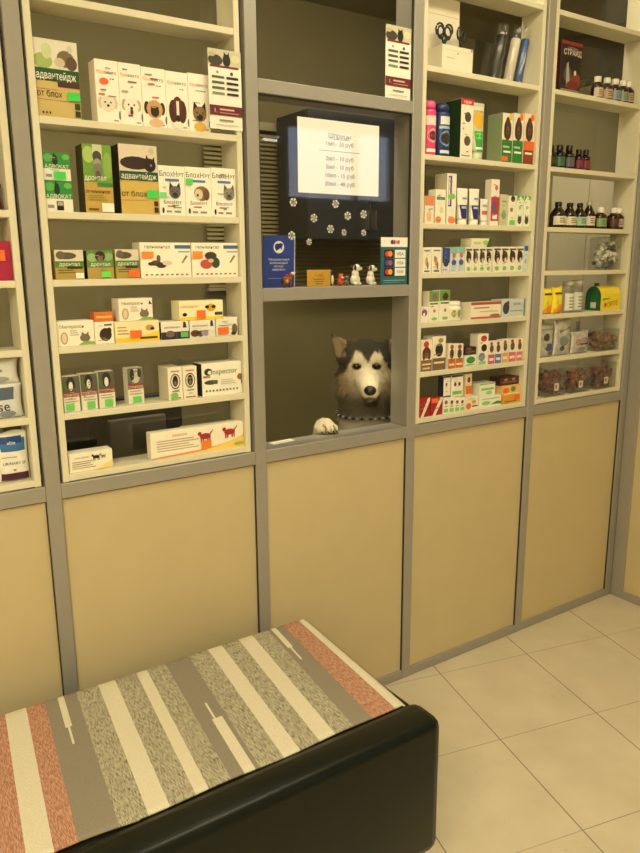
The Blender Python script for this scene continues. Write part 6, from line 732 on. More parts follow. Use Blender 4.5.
def hatch_things():
    # price sheet: A4 paper taped behind the pane
    x0, x1, z0, z1 = 1.187, 1.482, 1.700, 1.906; w, h = x1-x0, z1-z0
    mb = MB(); mb.box(-w/2, w/2, 0, .0005, 0, h, pm('FFFFFF'))
    ink = '55524E'
    art_draw(mb, [('t', .5, .80, .072, 'Шприцы', ink), ('r', .38, .748, .63, .754, ink), ('t', .5, .69, .062, '1мл - 20 руб', ink), ('r', .25, .585, .76, .592, '8088A0'), ('t', .5, .49, .062, '2мл - 10 руб', ink), ('t', .5, .375, .062, '5мл - 10 руб', ink), ('t', .5, .26, .062, '10мл - 15 руб', ink), ('t', .5, .145, .062, '20мл - 40 руб', ink)], w, h, lambda x, z, q: (x, -.0001*(q+1), z))
    tag(mb.build('price_sheet', None, ((x0+x1)/2, .0163, z0)), 'white landscape price sheet taped inside the hatch glass', 'paper')
    # blue passport booklet leaning on the transom
    e = tag(empty('passport_booklet', (1.142, .062, MT+.0002), (.05, 0, 0)), 'blue booklet with white emblem and white lettering standing behind the glass', 'booklet')
    w, h = .108, .15; mb = MB(); mb.box(-w/2, w/2, 0, .0015, 0, h, pm('24409C'))
    art = [('e', .5, .78, .17, .12, 'F0F0F0'), ('e', .46, .79, .09, .06, '1E2F7C'), ('e', .56, .82, .07, .04, '1E2F7C'), ('p', ((.38, .76), (.42, .7), (.48, .74)), '1E2F7C'), ('p', ((.52, .78), (.6, .72), (.6, .8)), '1E2F7C'),
           ('t', .5, .545, .042, 'Международный', 'E8ECF8'), ('t', .5, .48, .042, 'ветеринарный', 'E8ECF8'), ('t', .5, .415, .042, 'паспорт', 'E8ECF8'), ('t', .5, .35, .042, 'животного', 'E8ECF8'), ('r', .15, .17, .6, .185, '8A94C8')]
    art_draw(mb, art, w, h, lambda x, z, q: (x, -.0001*(q+1), z)); mb.build('front_cover', e)
    m2 = MB(); m2.box(-w/2+.001, w/2+.004, .0018, .0045, 0, h-.002, pm('E4E2D8')); m2.build('pages', e)
    # card payment sign stuck on the pane
    x0, x1, z0, z1 = 1.488, 1.598, 1.4296, 1.578; w, h = x1-x0, z1-z0
    mb = MB(); mb.box(-w/2, w/2, 0, .0008, 0, h, pm('2C6470'))
    art = [('r', 0, .8, 1, 1, 'F2F0E6'), ('e', .42, .9, .06, .05, '34427C'), ('e', .5, .9, .05, .05, 'B83A58'), ('e', .6, .9, .05, .04, 'D88A5A'), ('e', .66, .9, .04, .045, '8A6AA0')]
    for k, (bgc, c1, c2) in enumerate((('201818', 'D83A2C', 'E88A50'), ('1C2448', '5A4A8C', '8A5A78'), ('241A18', 'C83430', 'E8A838'))):
        v = .57-.19*k
        art += [('r', .12, v, .47, v+.17, bgc), ('e', .24, v+.085, .085, .062, c1), ('e', .35, v+.085, .085, .062, c2), ('r', .52, v, .92, v+.17, 'EEEDE4')]
        art.append(('t', .72, v+.085, .07 if k < 2 else .06, ('VISA', 'VISA', 'МИР')[k], ('24306C', '4A4A88', '3A5A50')[k]))
    art += [('r', .1, .09, .9, .1, 'A8C8C8'), ('r', .14, .05, .7, .06, '80A8A8')]
    art_draw(mb, art, w, h, lambda x, z, q: (x, -.0001*(q+1), z))
    tag(mb.build('card_payment_sign', None, ((x0+x1)/2, .0093, z0)), 'teal and white card payment sign at the lower right of the hatch glass', 'sign')
    # snowflake stickers
    fl = [(1.166, 1.671, 'white snowflake sticker under the lower left corner of the price sheet'), (1.315, 1.672, 'white snowflake sticker centred just below the price sheet'), (1.237, 1.629, 'white snowflake sticker midway between the price sheet and the yellow card'), (1.36, 1.639, 'white snowflake sticker, left of a pair at the same height on the right'), (1.42, 1.645, 'white snowflake sticker nearest the right jamb, upper of two'),
          (1.296, 1.599, 'white snowflake sticker above the yellow card'), (1.346, 1.59, 'small white snowflake sticker above the orange figurine'), (1.421, 1.59, 'small white snowflake sticker beside the top of the payment sign'), (1.159, 1.578, 'white snowflake sticker at the top corner of the blue booklet'), (1.219, 1.561, 'lowest small white snowflake sticker, right of the blue booklet')]
    wm = pm('F4F4F0')
    for k, (x, z, lb) in enumerate(fl):
        r = .0125 if k not in (6, 7, 9) else .0095; mb = MB(); n = 0
        for q in range(6):
            a = q*math.pi/3+.2*k; c, s = math.cos(a), math.sin(a)
            def arm(p0, p1, hw):
                (ax, az), (bx, bz) = p0, p1; l = math.hypot(bx-ax, bz-az); nx, nz = -(bz-az)/l*hw, (bx-ax)/l*hw
                P = [(ax+nx, az+nz), (bx+nx, bz+nz), (bx-nx, bz-nz), (ax-nx, az-nz)]
                mb.mesh([(px*c-pz*s, yy, px*s+pz*c) for yy in (0, -.0004) for px, pz in P], [(0, 1, 2, 3), (4, 7, 6, 5), (0, 4, 5, 1), (1, 5, 6, 2), (2, 6, 7, 3), (3, 7, 4, 0)], wm)
            arm((0, 0), (r, 0), r*.12); arm((r*.55, 0), (r*.85, r*.3), r*.09); arm((r*.55, 0), (r*.85, -r*.3), r*.09); arm((r*.3, -r*.22), (r*.3, r*.22), r*.1)
        tag(mb.build('snowflake_sticker', None, (x, .0107, z)), lb, 'sticker', 'snowflake stickers on the hatch glass')
    # gold card standing on the transom
    e = MB(); w, h = .086, .05; e.box(-w/2, w/2, 0, .002, 0, h, pm('D0A038'), .0005)
    art_draw(e, [('t', .5, .68, .2, '1-005', '6A4A14'), ('r', .25, .42, .75, .47, '7A5A20'), ('r', .3, .28, .7, .33, '7A5A20'), ('r', .35, .14, .65, .19, '7A5A20')], w, h, lambda x, z, q: (x, -.0001*(q+1), z))
    tag(e.build('gold_card', None, (1.273, .04, MT+.0002)), 'small gold card with dark print standing on the transom', 'card')
    # figurines
    g = 'little animal figurines on the transom'
    def dogfig(x, y, s, flip, lb, ear):
        o = MB(); wh = pm('EDE7D8', .3); z0 = 0
        o.ell((0, 0, .017), (.016, .014, .0172), wh); o.ell((0, -.001, .033), (.0115, .011, .014), wh); o.ell((flip*.004, -.003, .052), (.0115, .011, .011), wh); o.ell((flip*.013, -.008, .0495), (.007, .006, .0055), wh)
        for q in (-.008, .008): o.ell((q, -.012, .005), (.006, .007, .0052), wh)
        b = o.build('dog_figurine', None, (x, y, MT+.0002)); b.scale = (s, s, s); tag(b, lb, 'figurine', g)
        for q in (-1, 1):
            m = MB(); m.ell((flip*.002-.008*flip+q*.002, q*.0095-.002, .053), (.004, .003, .0085), pm(ear, .3)); m.build('ear', b)
        m = MB(); m.ell((flip*.0195, -.009, .0505), (.0026, .0026, .0024), pm('15110F', .2), 8, 6); m.build('nose', b)
        m = MB(); m.ell((flip*.011, -.0125, .055), (.0016, .0016, .0016), pm('15110F', .2), 8, 6); m.build('eye', b)
    dogfig(1.414, .045, 1.05, 1, 'white dog figurine with dark ears, left of two white dogs', '2A2320')
    dogfig(1.476, .045, 1.0, 1, 'white dog figurine with brown ears beside the payment sign', '6A4A30')
    o = MB(); c = pm('D05A2C', .35); o.ell((0, 0, .012), (.011, .010, .0122), c); o.ell((0, -.003, .027), (.009, .009, .0085), c)
    for q in (-1, 1): o.lathe([(.0035, .032), (.0005, .0405)], c, q*.0055, -.002, 8)
    o.ell((0, -.011, .025), (.004, .004, .003), pm('F0D8C0'))
    tag(o.build('cat_figurine', None, (1.357, .045, MT+.0002)), 'small orange cat figurine between the gold card and the white dogs', 'figurine', g)
    o = MB(); c = pm('6A6458', .4); o.ell((0, 0, .010), (.009, .009, .0102), c); o.ell((0, -.003, .024), (.007, .007, .007), c); o.ell((0, -.009, .022), (.003, .003, .0025), pm('2A2622'))
    tag(o.build('mouse_figurine', None, (1.3835, .05, MT+.0002)), 'tiny grey figurine between the orange cat and the white dog', 'figurine', g)
    o = MB(); k = pm('1C1A18', .35); o.ell((0, 0, .02), (.0085, .008, .0202), k); o.ell((0, -.002, .043), (.007, .007, .007), k); o.ell((.002, -.0065, .02), (.005, .003, .014), pm('E8E2D0', .3)); o.lathe([(.0022, .0), (.0003, .009)], pm('E0A030'), .0, -.011, 8)
    tag(o.build('penguin_figurine', None, (1.325, .052, MT+.0002)), 'dark upright bird figurine at the right edge of the gold card', 'figurine', g)
    o = MB(); b = pm('8A4A24', .35)
    o.ell((0, 0, .024), (.017, .009, .009), b); o.ell((.014, 0, .034), (.006, .005, .010), b); o.ell((.021, -.001, .041), (.0085, .0045, .0045), pm('EDE4D4', .3)); o.ell((-.016, 0, .02), (.004, .004, .010), pm('2A1A10'))
    for q, r in ((-.011, -.004), (-.011, .004), (.011, -.004), (.012, .004)): o.lathe([(.0024, 0), (.0028, .02)], b, q, r, 8)
    o.ell((-.004, -.008, .018), (.006, .003, .006), pm('C89A3C')); o.ell((.0, -.002, .034), (.006, .006, .006), pm('A02A20'))
    tag(o.build('horse_figurine', None, (1.152, .03, MT+.0002)), 'brown horse figurine with red saddle in front of the blue booklet', 'figurine', g)
    o = MB(); wd = pm('F2EEDF'); o.box(-.042, .042, -.014, .014, 0, .0006, wd); art_draw(o, [('r', .2, .3, .8, .4, '8A8478')], .084, .028, lambda x, z, q: (x, z-.014, .0006+.0001*q))
    tag(o.build('paper_card', None, (1.146, .066, WT+.0003), (0, 0, .12)), 'small white card lying on the hatch sill', 'card')

def bench():
    root = tag(empty('bench', (.24, -.43, 0)), 'dark green vinyl padded bench along the partition', 'bench')
    lm = mat('dark_green_vinyl', (.0065, .0085, .005), .32, 0, .25, 260, .15, .24)
    X0, X1, Y0, Y1 = -.75, 1.090, -.742, -.118
    seat = bmesh.new(); bmesh.ops.create_cube(seat, size=1)
    for v in seat.verts: v.co = ((X0+X1)/2+v.co.x*(X1-X0)-.24, (Y0+Y1)/2+v.co.y*(Y1-Y0)+.43, .267+v.co.z*.346)
    bmesh.ops.bevel(seat, geom=[e for e in seat.edges], offset=.026, segments=5, affect='EDGES', profile=.5)
    me = bpy.data.meshes.new('seat_pad'); seat.to_mesh(me); seat.free(); me.materials.append(lm)
    for p in me.polygons: p.use_smooth = True
    o = bpy.data.objects.new('seat_pad', me); COL.objects.link(o); o.parent = root
    mb = MB(); n = 20; pts = []   # padded front edge
    mb.box(X0+.004-.24, X1-.002-.24, -.7445+.43, -.648+.43, .0945, .4545, lm, .024)
    mb.build('front_pad', root)
    for x in (X0+.12, X1-.15):
        for y in (Y0+.09, Y1-.09):
            mb = MB(); mb.box(x-.03-.24, x+.03-.24, y-.03+.43, y+.03+.43, 0, .096, mat('black_plastic_foot', (.015, .015, .015), .5), .004); mb.build('leg', root)

def rug():
    def streak(name, base, ink, thr, sx, sy):
        m = bpy.data.materials.new(name); m.use_nodes = True; nt = m.node_tree; b = nt.nodes['Principled BSDF']; N = nt.nodes.new; K = nt.links.new
        b.inputs['Roughness'].default_value = .95; b.inputs['Specular IOR Level'].default_value = .1
        tc = N('ShaderNodeTexCoord'); mp = N('ShaderNodeMapping'); mp.inputs['Scale'].default_value = (sx, sy, 60); K(tc.outputs['Object'], mp.inputs[0])
        nz = N('ShaderNodeTexNoise'); nz.inputs['Scale'].default_value = 1; nz.inputs['Detail'].default_value = 2; K(mp.outputs[0], nz.inputs['Vector'])
        rp = N('ShaderNodeValToRGB'); rp.color_ramp.elements[0].position = thr-.05; rp.color_ramp.elements[0].color = ink+(1,); rp.color_ramp.elements[1].position = thr+.05; rp.color_ramp.elements[1].color = base+(1,)
        K(nz.outputs['Fac'], rp.inputs[0]); K(rp.outputs[0], b.inputs['Base Color'])
        bp = N('ShaderNodeBump'); bp.inputs['Strength'].default_value = .3; bp.inputs['Distance'].default_value = .002; K(nz.outputs['Fac'], bp.inputs['Height']); K(bp.outputs['Normal'], b.inputs['Normal'])
        return m
    cream = streak('rug_cream', (.68, .63, .50), (.61, .56, .44), .45, 500, 260)
    grey = streak('rug_grey', (.27, .235, .185), (.24, .21, .17), .45, 500, 260)
    mott = streak('rug_mottled', (.46, .42, .31), (.17, .15, .115), .46, 900, 70)
    red = streak('rug_red', (.52, .32, .22), (.36, .15, .10), .5, 900, 70)
    E = [-.30, .244, .292, .336, .412, .469, .513, .57, .599, .651, .719, .778, .821, .874, .918, .97, 1.023, 1.077, 1.100, 1.108]
    # mirrored run to the left, out of the picture
    mats = [red, red, cream, red, grey, mott, cream, mott, cream, mott, grey, mott, cream, mott, cream, mott, grey, red, cream, red][1:]
    Y0, Y1 = -.640, -.112; ny = 30; mb = MB(); rn = random.Random(3)
    def zz(x, y):
        z = .4425+.0012*math.sin(9*x+4*y)
        if x > 1.094: z -= (x-1.094)*.9
        if y > Y1-.02: z -= (y-(Y1-.02))*.7
        return z
    xs = []; mi = []
    for k in range(len(E)-1):
        n = max(2, int((E[k+1]-E[k])/.005))
        for i in range(n): xs.append(E[k]+(E[k+1]-E[k])*i/n); mi.append(mats[k])
    xs.append(E[-1])
    ys = [Y0+(Y1-Y0)*j/ny for j in range(ny+1)]
    def ed(x): return Y0+(.010*math.sin((x-.2)*14) if x < .45 else .002*math.sin(x*22))
    def pos(i, j):
        x = xs[i]; f = j/ny; y = ed(x)+(Y1+.002*math.sin(x*17)-ed(x))*f; return x-(.064 if x < 1.03 else .064-.026*(x-1.03)/.078)*(1-f), y, zz(x, y)
    for i in range(len(xs)-1):
        for j in range(ny):
            x, y = (xs[i]+xs[i+1])/2, ys[j]+.009; m = mi[i]
            if m is grey:
                if .366 < x < .383 and y > -.27: m = cream
                elif .369 < x < .375 and y > -.34: m = cream
                elif .684 < x < .706 and y < -.43: m = cream
                elif .686 < x < .692 and y < -.36: m = cream
                elif .978 < x < .998 and y > -.25: m = cream
                elif .985 < x < .992 and y > -.32: m = cream
            P = [pos(i, j), pos(i+1, j), pos(i+1, j+1), pos(i, j+1)]
            mb.poly(P, m, True)
    bot = len(mb.v)
    # underside and edges give the cloth its thickness
    o = mb.build('striped_rug'); s = o.modifiers.new('thickness', 'SOLIDIFY'); s.thickness = .004; s.offset = 1
    bm = bmesh.new(); bm.from_mesh(o.data); bmesh.ops.remove_doubles(bm, verts=bm.verts, dist=1e-5); bm.to_mesh(o.data); bm.free()
    tag(o, 'striped cream, grey and rust woven rug spread over the bench seat', 'rug')

def staff_room():
    # slatted blind on the back wall, seen through the hatch glass
    e = tag(empty('window_blind', (2.55, 1.71, 1.36)), 'olive horizontal slat blind on the wall behind the hatch', 'blind'); sl = MB(); c = mat('olive_blind_slat', (.34, .295, .145), .6)
    for k in range(36): sl.mesh([(-.85, -.006, .02+.022*k), (.6, -.006, .02+.022*k), (.6, .008, .034+.022*k), (-.85, .008, .034+.022*k), (-.85, -.005, .019+.022*k), (.6, -.005, .019+.022*k), (.6, .009, .033+.022*k), (-.85, .009, .033+.022*k)], [(0, 1, 2, 3), (7, 6, 5, 4), (0, 4, 5, 1), (1, 5, 6, 2), (2, 6, 7, 3), (3, 7, 4, 0)], c)
    sl.build('slats', e); h = MB(); h.box(-.86, .61, -.02, .02, .82, .86, mat('blind_rail', (.4, .36, .24), .5)); h.build('head_rail', e)
    h = MB(); h.box(-.86, .61, -.012, .012, 0, .016, mat('blind_rail', (.4, .36, .24), .5)); h.build('bottom_rail', e)
    # cupboard made up in place of a dark reflection in the hatch glass
    e = tag(empty('reflection_cupboard', (2.43, 1.36, 1.62)), 'made-up dark slate cupboard standing in for a reflection behind the price sheet', 'cupboard'); d = mat('dark_slate_laminate', (.035, .038, .045), .4)
    m = MB(); m.box(-.33, .45, .02, .30, 0, .62, d, .002); m.build('body', e)
    for a, b in ((-.33, .058), (.062, .45)):
        m = MB(); m.box(a, b, 0, .018, 0, .62, d, .002); q = m.build('door', e)
        m = MB(); m.box(.03 if a < 0 else .08, .04 if a < 0 else .09, -.02, 0, .05, .15, mat('steel', (.5, .5, .5), .3, .9)); m.build('handle', q)
    # tall pale wardrobe
    e = tag(empty('tall_cupboard', (4.82, 1.58, 0)), 'tall pale wooden cupboard standing behind the rightmost unit', 'cupboard'); p = mat('pale_wood_laminate', (.80, .72, .52), .55)
    m = MB(); m.box(-.6, .6, .02, .165, 0, 2.08, p, .002); m.build('body', e)
    for k in range(3):
        m = MB(); m.box(-.6+.402*k, -.6+.402*k+.393, 0, .018, .05, 2.07, p, .002); q = m.build('door', e)
        m = MB(); m.box(-.6+.402*k+.35, -.6+.402*k+.36, -.02, 0, .95, 1.07, mat('steel', (.5, .5, .5), .3, .9)); m.build('handle', q)
    # desk with a monitor and a computer case, seen under the lowest shelf
    e = tag(empty('desk', (.95, .62, 0)), 'plain desk behind the shelves left of the hatch', 'desk'); wd = mat('desk_wood', (.3, .25, .14), .5)
    m = MB(); m.box(-.7, .35, -.3, .3, .70, .725, wd, .002); m.build('desktop', e)
    for x in (-.68, .31):
        for y in (-.28, .24): m = MB(); m.box(x, x+.04, y, y+.04, 0, .70, wd); m.build('leg', e)
    bk = mat('black_plastic', (.012, .012, .012), .4)
    e = tag(empty('computer_monitor', (.84, .52, .7254)), 'black computer monitor seen from behind through the bottom shelf', 'monitor')
    m = MB(); m.box(-.17, .17, 0, .03, .08, .34, bk, .006); m.build('housing', e)
    m = MB(); m.box(-.1, .1, -.022, .0, .13, .27, mat('grey_plastic_back', (.11, .10, .07), .5), .006); m.build('back_cover', e)
    m = MB(); m.box(-.025, .025, -.005, .02, .01, .1, bk); m.build('neck', e); m = MB(); m.box(-.11, .11, -.06, .08, 0, .012, bk, .004); m.build('foot', e)
    e = MB(); e.box(-.09, .09, -.2, .2, 0, .36, bk, .004); tag(e.build('computer_case', None, (.56, .62, .7254)), 'black computer case on the desk behind the bottom left shelf', 'computer')

def pendants():
    for k, (x, z) in enumerate(((3.315, 2.535), (3.235, 2.492))):
        e = tag(empty('tube_lamp', (x, -3.75+.1*k, z)), ('slim tube lamp hanging behind the camera, upper of two', 'slim tube lamp hanging behind the camera, lower of two')[k], 'lamp', 'hanging tube lamps')
        m = MB(); m.tube([(-.062, 0, 0), (.062, 0, 0)], .007, emit_mat('lamp_tube_glow', (1, .93, .75), 14), 12); m.build('tube', e)
        m = MB(); m.box(-.068, .068, -.012, .012, .010, .03, pm('6A665C'), .002); m.build('housing', e)
        m = MB()
        for s in (-.05, .05): m.tube([(s, 0, .0305), (s, 0, ZC-z-.0005)], .002, pm('8A8478'), 6)
        m.build('suspension_wire', e)

def dog():
    E = Vector((1.582, .20, 1.14)); F = Vector((-.604, -.785, .137)).normalized(); R_ = F.cross(Vector((0, 0, 1))).normalized()*-1
    R_ = Vector((0, 0, 1)).cross(F).normalized()
    if R_.x < 0: R_ = -R_
    U = F.cross(R_); U = U if U.z > 0 else -U
    P = lambda r, u, f: E+R_*r+U*u+F*f
    dm = mat('dog_tmp', (.5, .5, .5)); mb = MB()
    def ball(r, u, f, rad, e=(1, 1, 1)):
        k = len(mb.v); mb.ell((0, 0, 0), (1, 1, 1), dm, 20, 14)
        for i in range(k, len(mb.v)):
            a, b, c = mb.v[i]; mb.v[i] = tuple(P(r+a*rad*e[0], u+c*rad*e[1], f+b*rad*e[2]))
    def limb(pts, rads):
        pts = [Vector(p) for p in pts]; fp, fr = [], []
        for i in range(len(pts)-1):
            for k in range(6): fp.append(pts[i].lerp(pts[i+1], k/6)); fr.append(rads[i]+(rads[i+1]-rads[i])*k/6)
        fp.append(pts[-1]); fr.append(rads[-1]); mb.tube(fp, fr, dm, 18)
        for p, q in zip(pts, rads): mb.ell(tuple(p), (q, q, q), dm, 18, 12)
    # head
    ball(-.003, .018, -.08, .09, (1.02, .84, 1)); ball(-.058, -.035, -.075, .052); ball(.058, -.035, -.075, .052)
    ball(-.036, .022, -.018, .026, (1, .8, .8)); ball(.036, .022, -.018, .026, (1, .8, .8))
    ball(-.075, -.06, -.085, .04, (.8, 1, 1)); ball(.075, -.06, -.085, .04, (.8, 1, 1))
    limb([P(0, -.028, -.03), P(.006, -.062, .03), P(.012, -.088, .074)], [.052, .041, .030])
    limb([P(0, -.075, -.045), P(.010, -.107, .045)], [.040, .019])
    for s in (-1, 1):   # ears: flattened cones
        tip = P(s*.129, .117, -.098)
        limb([P(s*.094, .026, -.105), tip], [.020, .006]); limb([P(s*.062, .068, -.10), tip], [.019, .006]); limb([P(s*.076, .042, -.115), tip], [.026, .006])
        ball(s*.083, -.078, -.095, .038, (1, 1.1, 1))
    # neck, chest, trunk
    limb([P(0, -.04, -.10), P(0, -.16, -.13), P(.0, -.27, -.16), (1.70, .36, .78)], [.088, .098, .112, .128])
    limb([(1.70, .36, .78), (1.76, .46, .58), (1.79, .54, .44)], [.130, .115, .105])
    # hind legs down to the floor
    for s in (-1, 1):
        ox = 1.79+.09*s
        limb([(ox, .54, .42), (ox-.03, .40, .30), (ox+.01, .52, .13), (ox-.01, .47, .03)], [.085, .06, .032, .028])
        limb([(ox-.01, .47, .028), (ox-.04, .40, .024)], [.03, .024])
    limb([(1.82, .62, .42), (1.87, .76, .33), (1.90, .80, .46), (1.86, .74, .56)], [.04, .05, .05, .02])   # tail
    # foreleg whose paw rests on the sill, and the other tucked behind the jamb
    limb([P(-.085, -.30, -.10), (1.47, .25, .82), (1.352, .150, .925), (1.338, .118, .968)], [.06, .042, .029, .027])
    limb([(1.338, .118, .968), (1.330, .092, .975)], [.028, .027])
    toes = [(-.026, .004), (-.0095, -.006), (.0085, -.007), (.025, .001)]
    for q, (a, c) in enumerate(toes):
        x, y = 1.326+a*.88, .072+c-a*.35
        limb([(x+.004, y+.022, .974), (x, y, .967)], [.012, .0125])
    limb([P(.09, -.30, -.11), (1.78, .25, .80), (1.735, .17, .86), (1.73, .15, .89)], [.058, .04, .028, .026])
    tmp = mb.build('dog_tmp'); tmp.modifiers.new('r', 'REMESH').mode = 'VOXEL'; tmp.modifiers['r'].voxel_size = .006
    sm = tmp.modifiers.new('s', 'SMOOTH'); sm.factor = .5; sm.iterations = 5
    me = bpy.data.meshes.new_from_object(tmp.evaluated_get(bpy.context.evaluated_depsgraph_get())); bpy.data.objects.remove(tmp)
    me.name = 'dog'; me.materials.clear()
    DARK, CREAM, TANC, GREY = (.068, .060, .045), (.84, .75, .56), (.42, .32, .19), (.13, .11, .075)
    from mathutils import noise
    def mixc(a, b, t): t = max(0., min(1., t)); return tuple(x+(y-x)*t for x, y in zip(a, b))
    def sst(a, b, x): t = max(0., min(1., (x-a)/(b-a))); return t*t*(3-2*t)
    gaps = [(toes[k][0]+toes[k+1][0])*.44+1.326 for k in range(3)]
    def fur(co, no):
        d = co-E; r, u, f = d.dot(R_), d.dot(U), d.dot(F); n = noise.noise(co*60)*.007+noise.noise(co*160)*.004
        if co.z < 1.0 and co.y < .19 and co.x < 1.42:                                             # paw and wrist
            c = mixc(CREAM, TANC, .25+n*25)
            if co.y < .084 and co.z < .984: c = mixc(c, (.10, .075, .045), 1-sst(.001, .0035, min(abs(co.x-g) for g in gaps)))  # shade in the creases between the toes, painted into the colour
            return c
        if u < -.125 or f < -.2:                                                                  # neck and body
            front = (co-P(0, u, -.13)).dot(F)
            c = mixc(GREY, (.52, .45, .32), sst(-.165, -.205, u+n))  # dim light below the head painted in: grey neck, dulled chest
            return c if f > -.2 else mixc(GREY, (.5, .44, .32), sst(.0, .09, front+n*3))
        ar = abs(r-.004)
        if ar < .024: top = .020+max(0, ar-.004)*1.6
        else: top = max(-.03, .052-max(0, ar-.042)*1.75)
        cap = sst(-.006, .006, u-top+n)                                                           # dark cap with a widow's peak
        base = mixc(CREAM, TANC, sst(.040, .085, ar+max(0, -.03-u)*.30+n))
        base = mixc(base, GREY, sst(.082, .112, ar+n)*.7)
        base = mixc(base, GREY, (sst(-.075, -.118, u+n)*.9 if f < .05 else sst(-.098, -.114, u)*.8))                             # shade under the chin painted in as grey
        c = mixc(base, DARK, cap)
        if ar > .078 and u > .035 and f > -.125:                                                  # inside of the ears
            edge = min(.112-u, (u-.02)*.9, 1)
            c = mixc(c, (.36, .25, .15), .85*sst(.0, .014, edge)*sst(.1, .5, no.dot(F)))
        for s in (-1, 1):
            e = math.hypot((r-s*.035)/1.3, u-.001)
            c = mixc(c, CREAM, .8*(1-sst(.019, .025, e))*(1 if u < .03 else 0)); c = mixc(c, (.02, .016, .012), 1-sst(.0115, .0155, e))
        if f > .04: c = mixc(c, (.05, .04, .03), .6*(1-sst(.002, .006, abs(u+.108+abs(r-.012)*.35))))  # mouth line
        return c
    cols = []
    nrm = [v.normal.copy() for v in me.vertices]
    for v, vn in zip(me.vertices, nrm):
        v.co += vn*(noise.noise(v.co*70)*.0022+noise.noise(v.co*25)*.003); cols.append(fur(v.co, vn))
    at = me.color_attributes.new('coat', 'FLOAT_COLOR', 'POINT')
    for i, c in enumerate(cols): at.data[i].color = c+(1,)
    m = bpy.data.materials.new('dog_coat'); m.use_nodes = True; nt = m.node_tree; b = nt.nodes['Principled BSDF']; N = nt.nodes.new; K = nt.links.new
    ca = N('ShaderNodeVertexColor'); ca.layer_name = 'coat'; tc = N('ShaderNodeTexCoord'); nz = N('ShaderNodeTexNoise'); nz.inputs['Scale'].default_value = 260; nz.inputs['Detail'].default_value = 3; K(tc.outputs['Object'], nz.inputs['Vector'])
    mx = N('ShaderNodeMix'); mx.data_type = 'RGBA'; mx.blend_type = 'MULTIPLY'; mx.inputs['Factor'].default_value = .55; K(ca.outputs[0], mx.inputs['A']); K(nz.outputs['Fac'], mx.inputs['B'])
    sc_ = N('ShaderNodeMix'); sc_.data_type = 'RGBA'; sc_.blend_type = 'MULTIPLY'; sc_.inputs['Factor'].default_value = 1; K(mx.outputs['Result'], sc_.inputs['A']); sc_.inputs['B'].default_value = (1.35, 1.35, 1.35, 1)
    K(sc_.outputs['Result'], b.inputs['Base Color']); b.inputs['Roughness'].default_value = .85; b.inputs['Specular IOR Level'].default_value = .15
    bp = N('ShaderNodeBump'); bp.inputs['Strength'].default_value = .6; bp.inputs['Distance'].default_value = .003; K(nz.outputs['Fac'], bp.inputs['Height']); K(bp.outputs['Normal'], b.inputs['Normal'])
    me.materials.append(m)
    for p in me.polygons: p.use_smooth = True
    o = bpy.data.objects.new('dog', me); COL.objects.link(o)
    tag(o, 'grey and cream husky looking out of the hatch with one paw on the sill', 'dog')
    # fur: short tapering hairs over head, neck, chest and paw
    rn = random.Random(5); hb_v, hb_f, hb_c = [], [], []
    view = Vector((-.6, -.78, .15))
    polys = [p for p in me.polygons if p.center.z > .93 and p.center.y < .34 and p.normal.dot(view) > -.35]
    for p in polys:
        d = p.center-E; u, f = d.dot(U), d.dot(F); r = d.dot(R_)
        for _ in range(2):
            c = p.center+Vector((rn.uniform(-.003, .003), rn.uniform(-.003, .003), rn.uniform(-.003, .003)))
            if f > .03 or min(math.hypot(r-.035, u), math.hypot(r+.035, u)) < .017: L = .0035
            elif p.center.x < 1.42 and p.center.z < 1.0: L = .004
            elif u > -.02: L = .010
            else: L = .019
            flow = (Vector((0, 0, -1))-F*.35+R_*(.6 if r > 0 else -.6)*(1 if abs(r) > .04 else 0)) if u < .04 else (-F*.8+U*.25+R_*r*3)
            dr = (flow.normalized()*.8+p.normal*.55+Vector((rn.uniform(-.25, .25), rn.uniform(-.25, .25), rn.uniform(-.25, .25)))).normalized()
            sd = dr.cross(p.normal); sd = sd.normalized()*.0011 if sd.length > 1e-4 else R_*.0011
            k = len(hb_v); hb_v += [tuple(c-sd), tuple(c+sd), tuple(c+dr*L*rn.uniform(.6, 1.1))]; hb_f.append((k, k+1, k+2)); hb_c += [cols[p.vertices[0]]]*3
    hm = bpy.data.meshes.new('fur'); hm.from_pydata(hb_v, [], hb_f); a2 = hm.color_attributes.new('coat', 'FLOAT_COLOR', 'POINT')
    for i, c in enumerate(hb_c): a2.data[i].color = c+(1,)
    hm.materials.append(m); h = bpy.data.objects.new('fur', hm); COL.objects.link(h); h.parent = o; tag(h, kind='stuff')
    eye = mat('dark_eye', (.008, .005, .004), .08); blk = mat('black_nose_leather', (.012, .011, .011), .3, 0, .2, 300, .5)
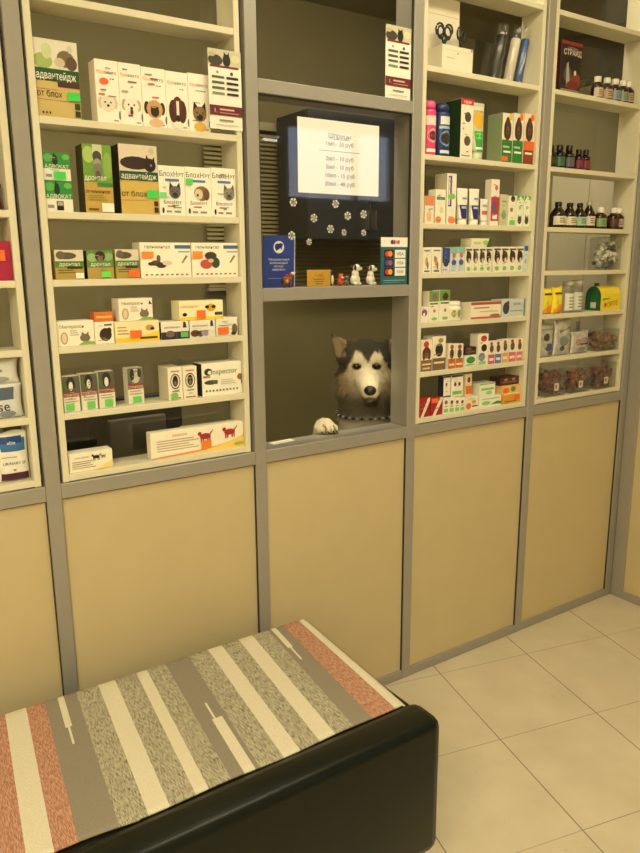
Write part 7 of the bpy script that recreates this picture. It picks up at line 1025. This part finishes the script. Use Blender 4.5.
    def part(n, r, u, f, rad, e, mm, prot=None):
        q = MB(); q.ell((0, 0, 0), (1, 1, 1), mm, 18, 12)
        q.v = [tuple(P(r+a*rad*e[0], u+c*rad*e[1], f+bb*rad*e[2])) for a, bb, c in q.v]; return q.build(n, o)
    near = [v.co-E for v in me.vertices if (v.co-E).length < .16]
    dg_f = lambda r, u: max((d.dot(F) for d in near if abs(d.dot(R_)-r) < .007 and abs(d.dot(U)-u) < .007), default=0)
    for s in (-1, 1): part('eye', s*.035, .001, dg_f(s*.035, .001)-.006, .0115, (1.2, .82, 1), eye)
    part('nose', .0125, -.083, dg_f(.0125, -.083)-.004, .0205, (1.05, .86, .8), blk)
    # chain collar
    q = MB(); n = 44; stl = mat('steel', (.55, .55, .53), .25, .9)
    for i in range(n):
        t = 2*math.pi*i/n; c = P(.112*math.cos(t), -.172-.018*math.sin(t), -.128+.116*math.sin(t)); q.ell(tuple(c), (.0065, .0065, .0048), stl if i % 2 else mat('dark_chain', (.05, .05, .05), .35, .7), 8, 6)
    cl = q.build('collar', o); tag(cl, 'chain collar of bright and dark links')
    for q_, (a, c) in enumerate(toes):
        x, y = 1.326+a*.88, .072+c-a*.35
        q = MB(); q.tube([(x, y-.009, .964), (x-.002, y-.017, .960), (x-.002, y-.021, .9555)], [.0032, .0025, .0008], mat('dark_claw', (.03, .025, .02), .3), 8); q.build('claw', o)


# ------------------------------------------------------------------ assemble
room(); partition()
for i, (x0, x1, lb) in enumerate(((-.152, .4045, 'cream shelving unit cut off by the left picture edge'), (.4577, 1.0045, 'cream shelving unit left of the service hatch, full of cartons'), (1.6475, 2.2065, 'cream shelving unit right of the service hatch, packed with cartons'), (2.2585, 2.8080, 'cream shelving unit with bottles in the corner of the room'))): shelving(i, x0, x1, lb)
bench(); rug(); staff_room(); pendants(); dog()
leaflet(.909, 1.005, 1.8485, 2.044, UF-.0022, 'tall price leaflet stuck on the shelving unit beside the dog-photo cartons')
leaflet(1.499, 1.599, 1.9885, 2.193, .0101, 'tall price leaflet stuck on the glass above the service hatch')
hatch_things(); rolls()
for it in ITEMS:
    tag(MAKE[it['kind']](it), it['label'], it['cat'], it['group'])
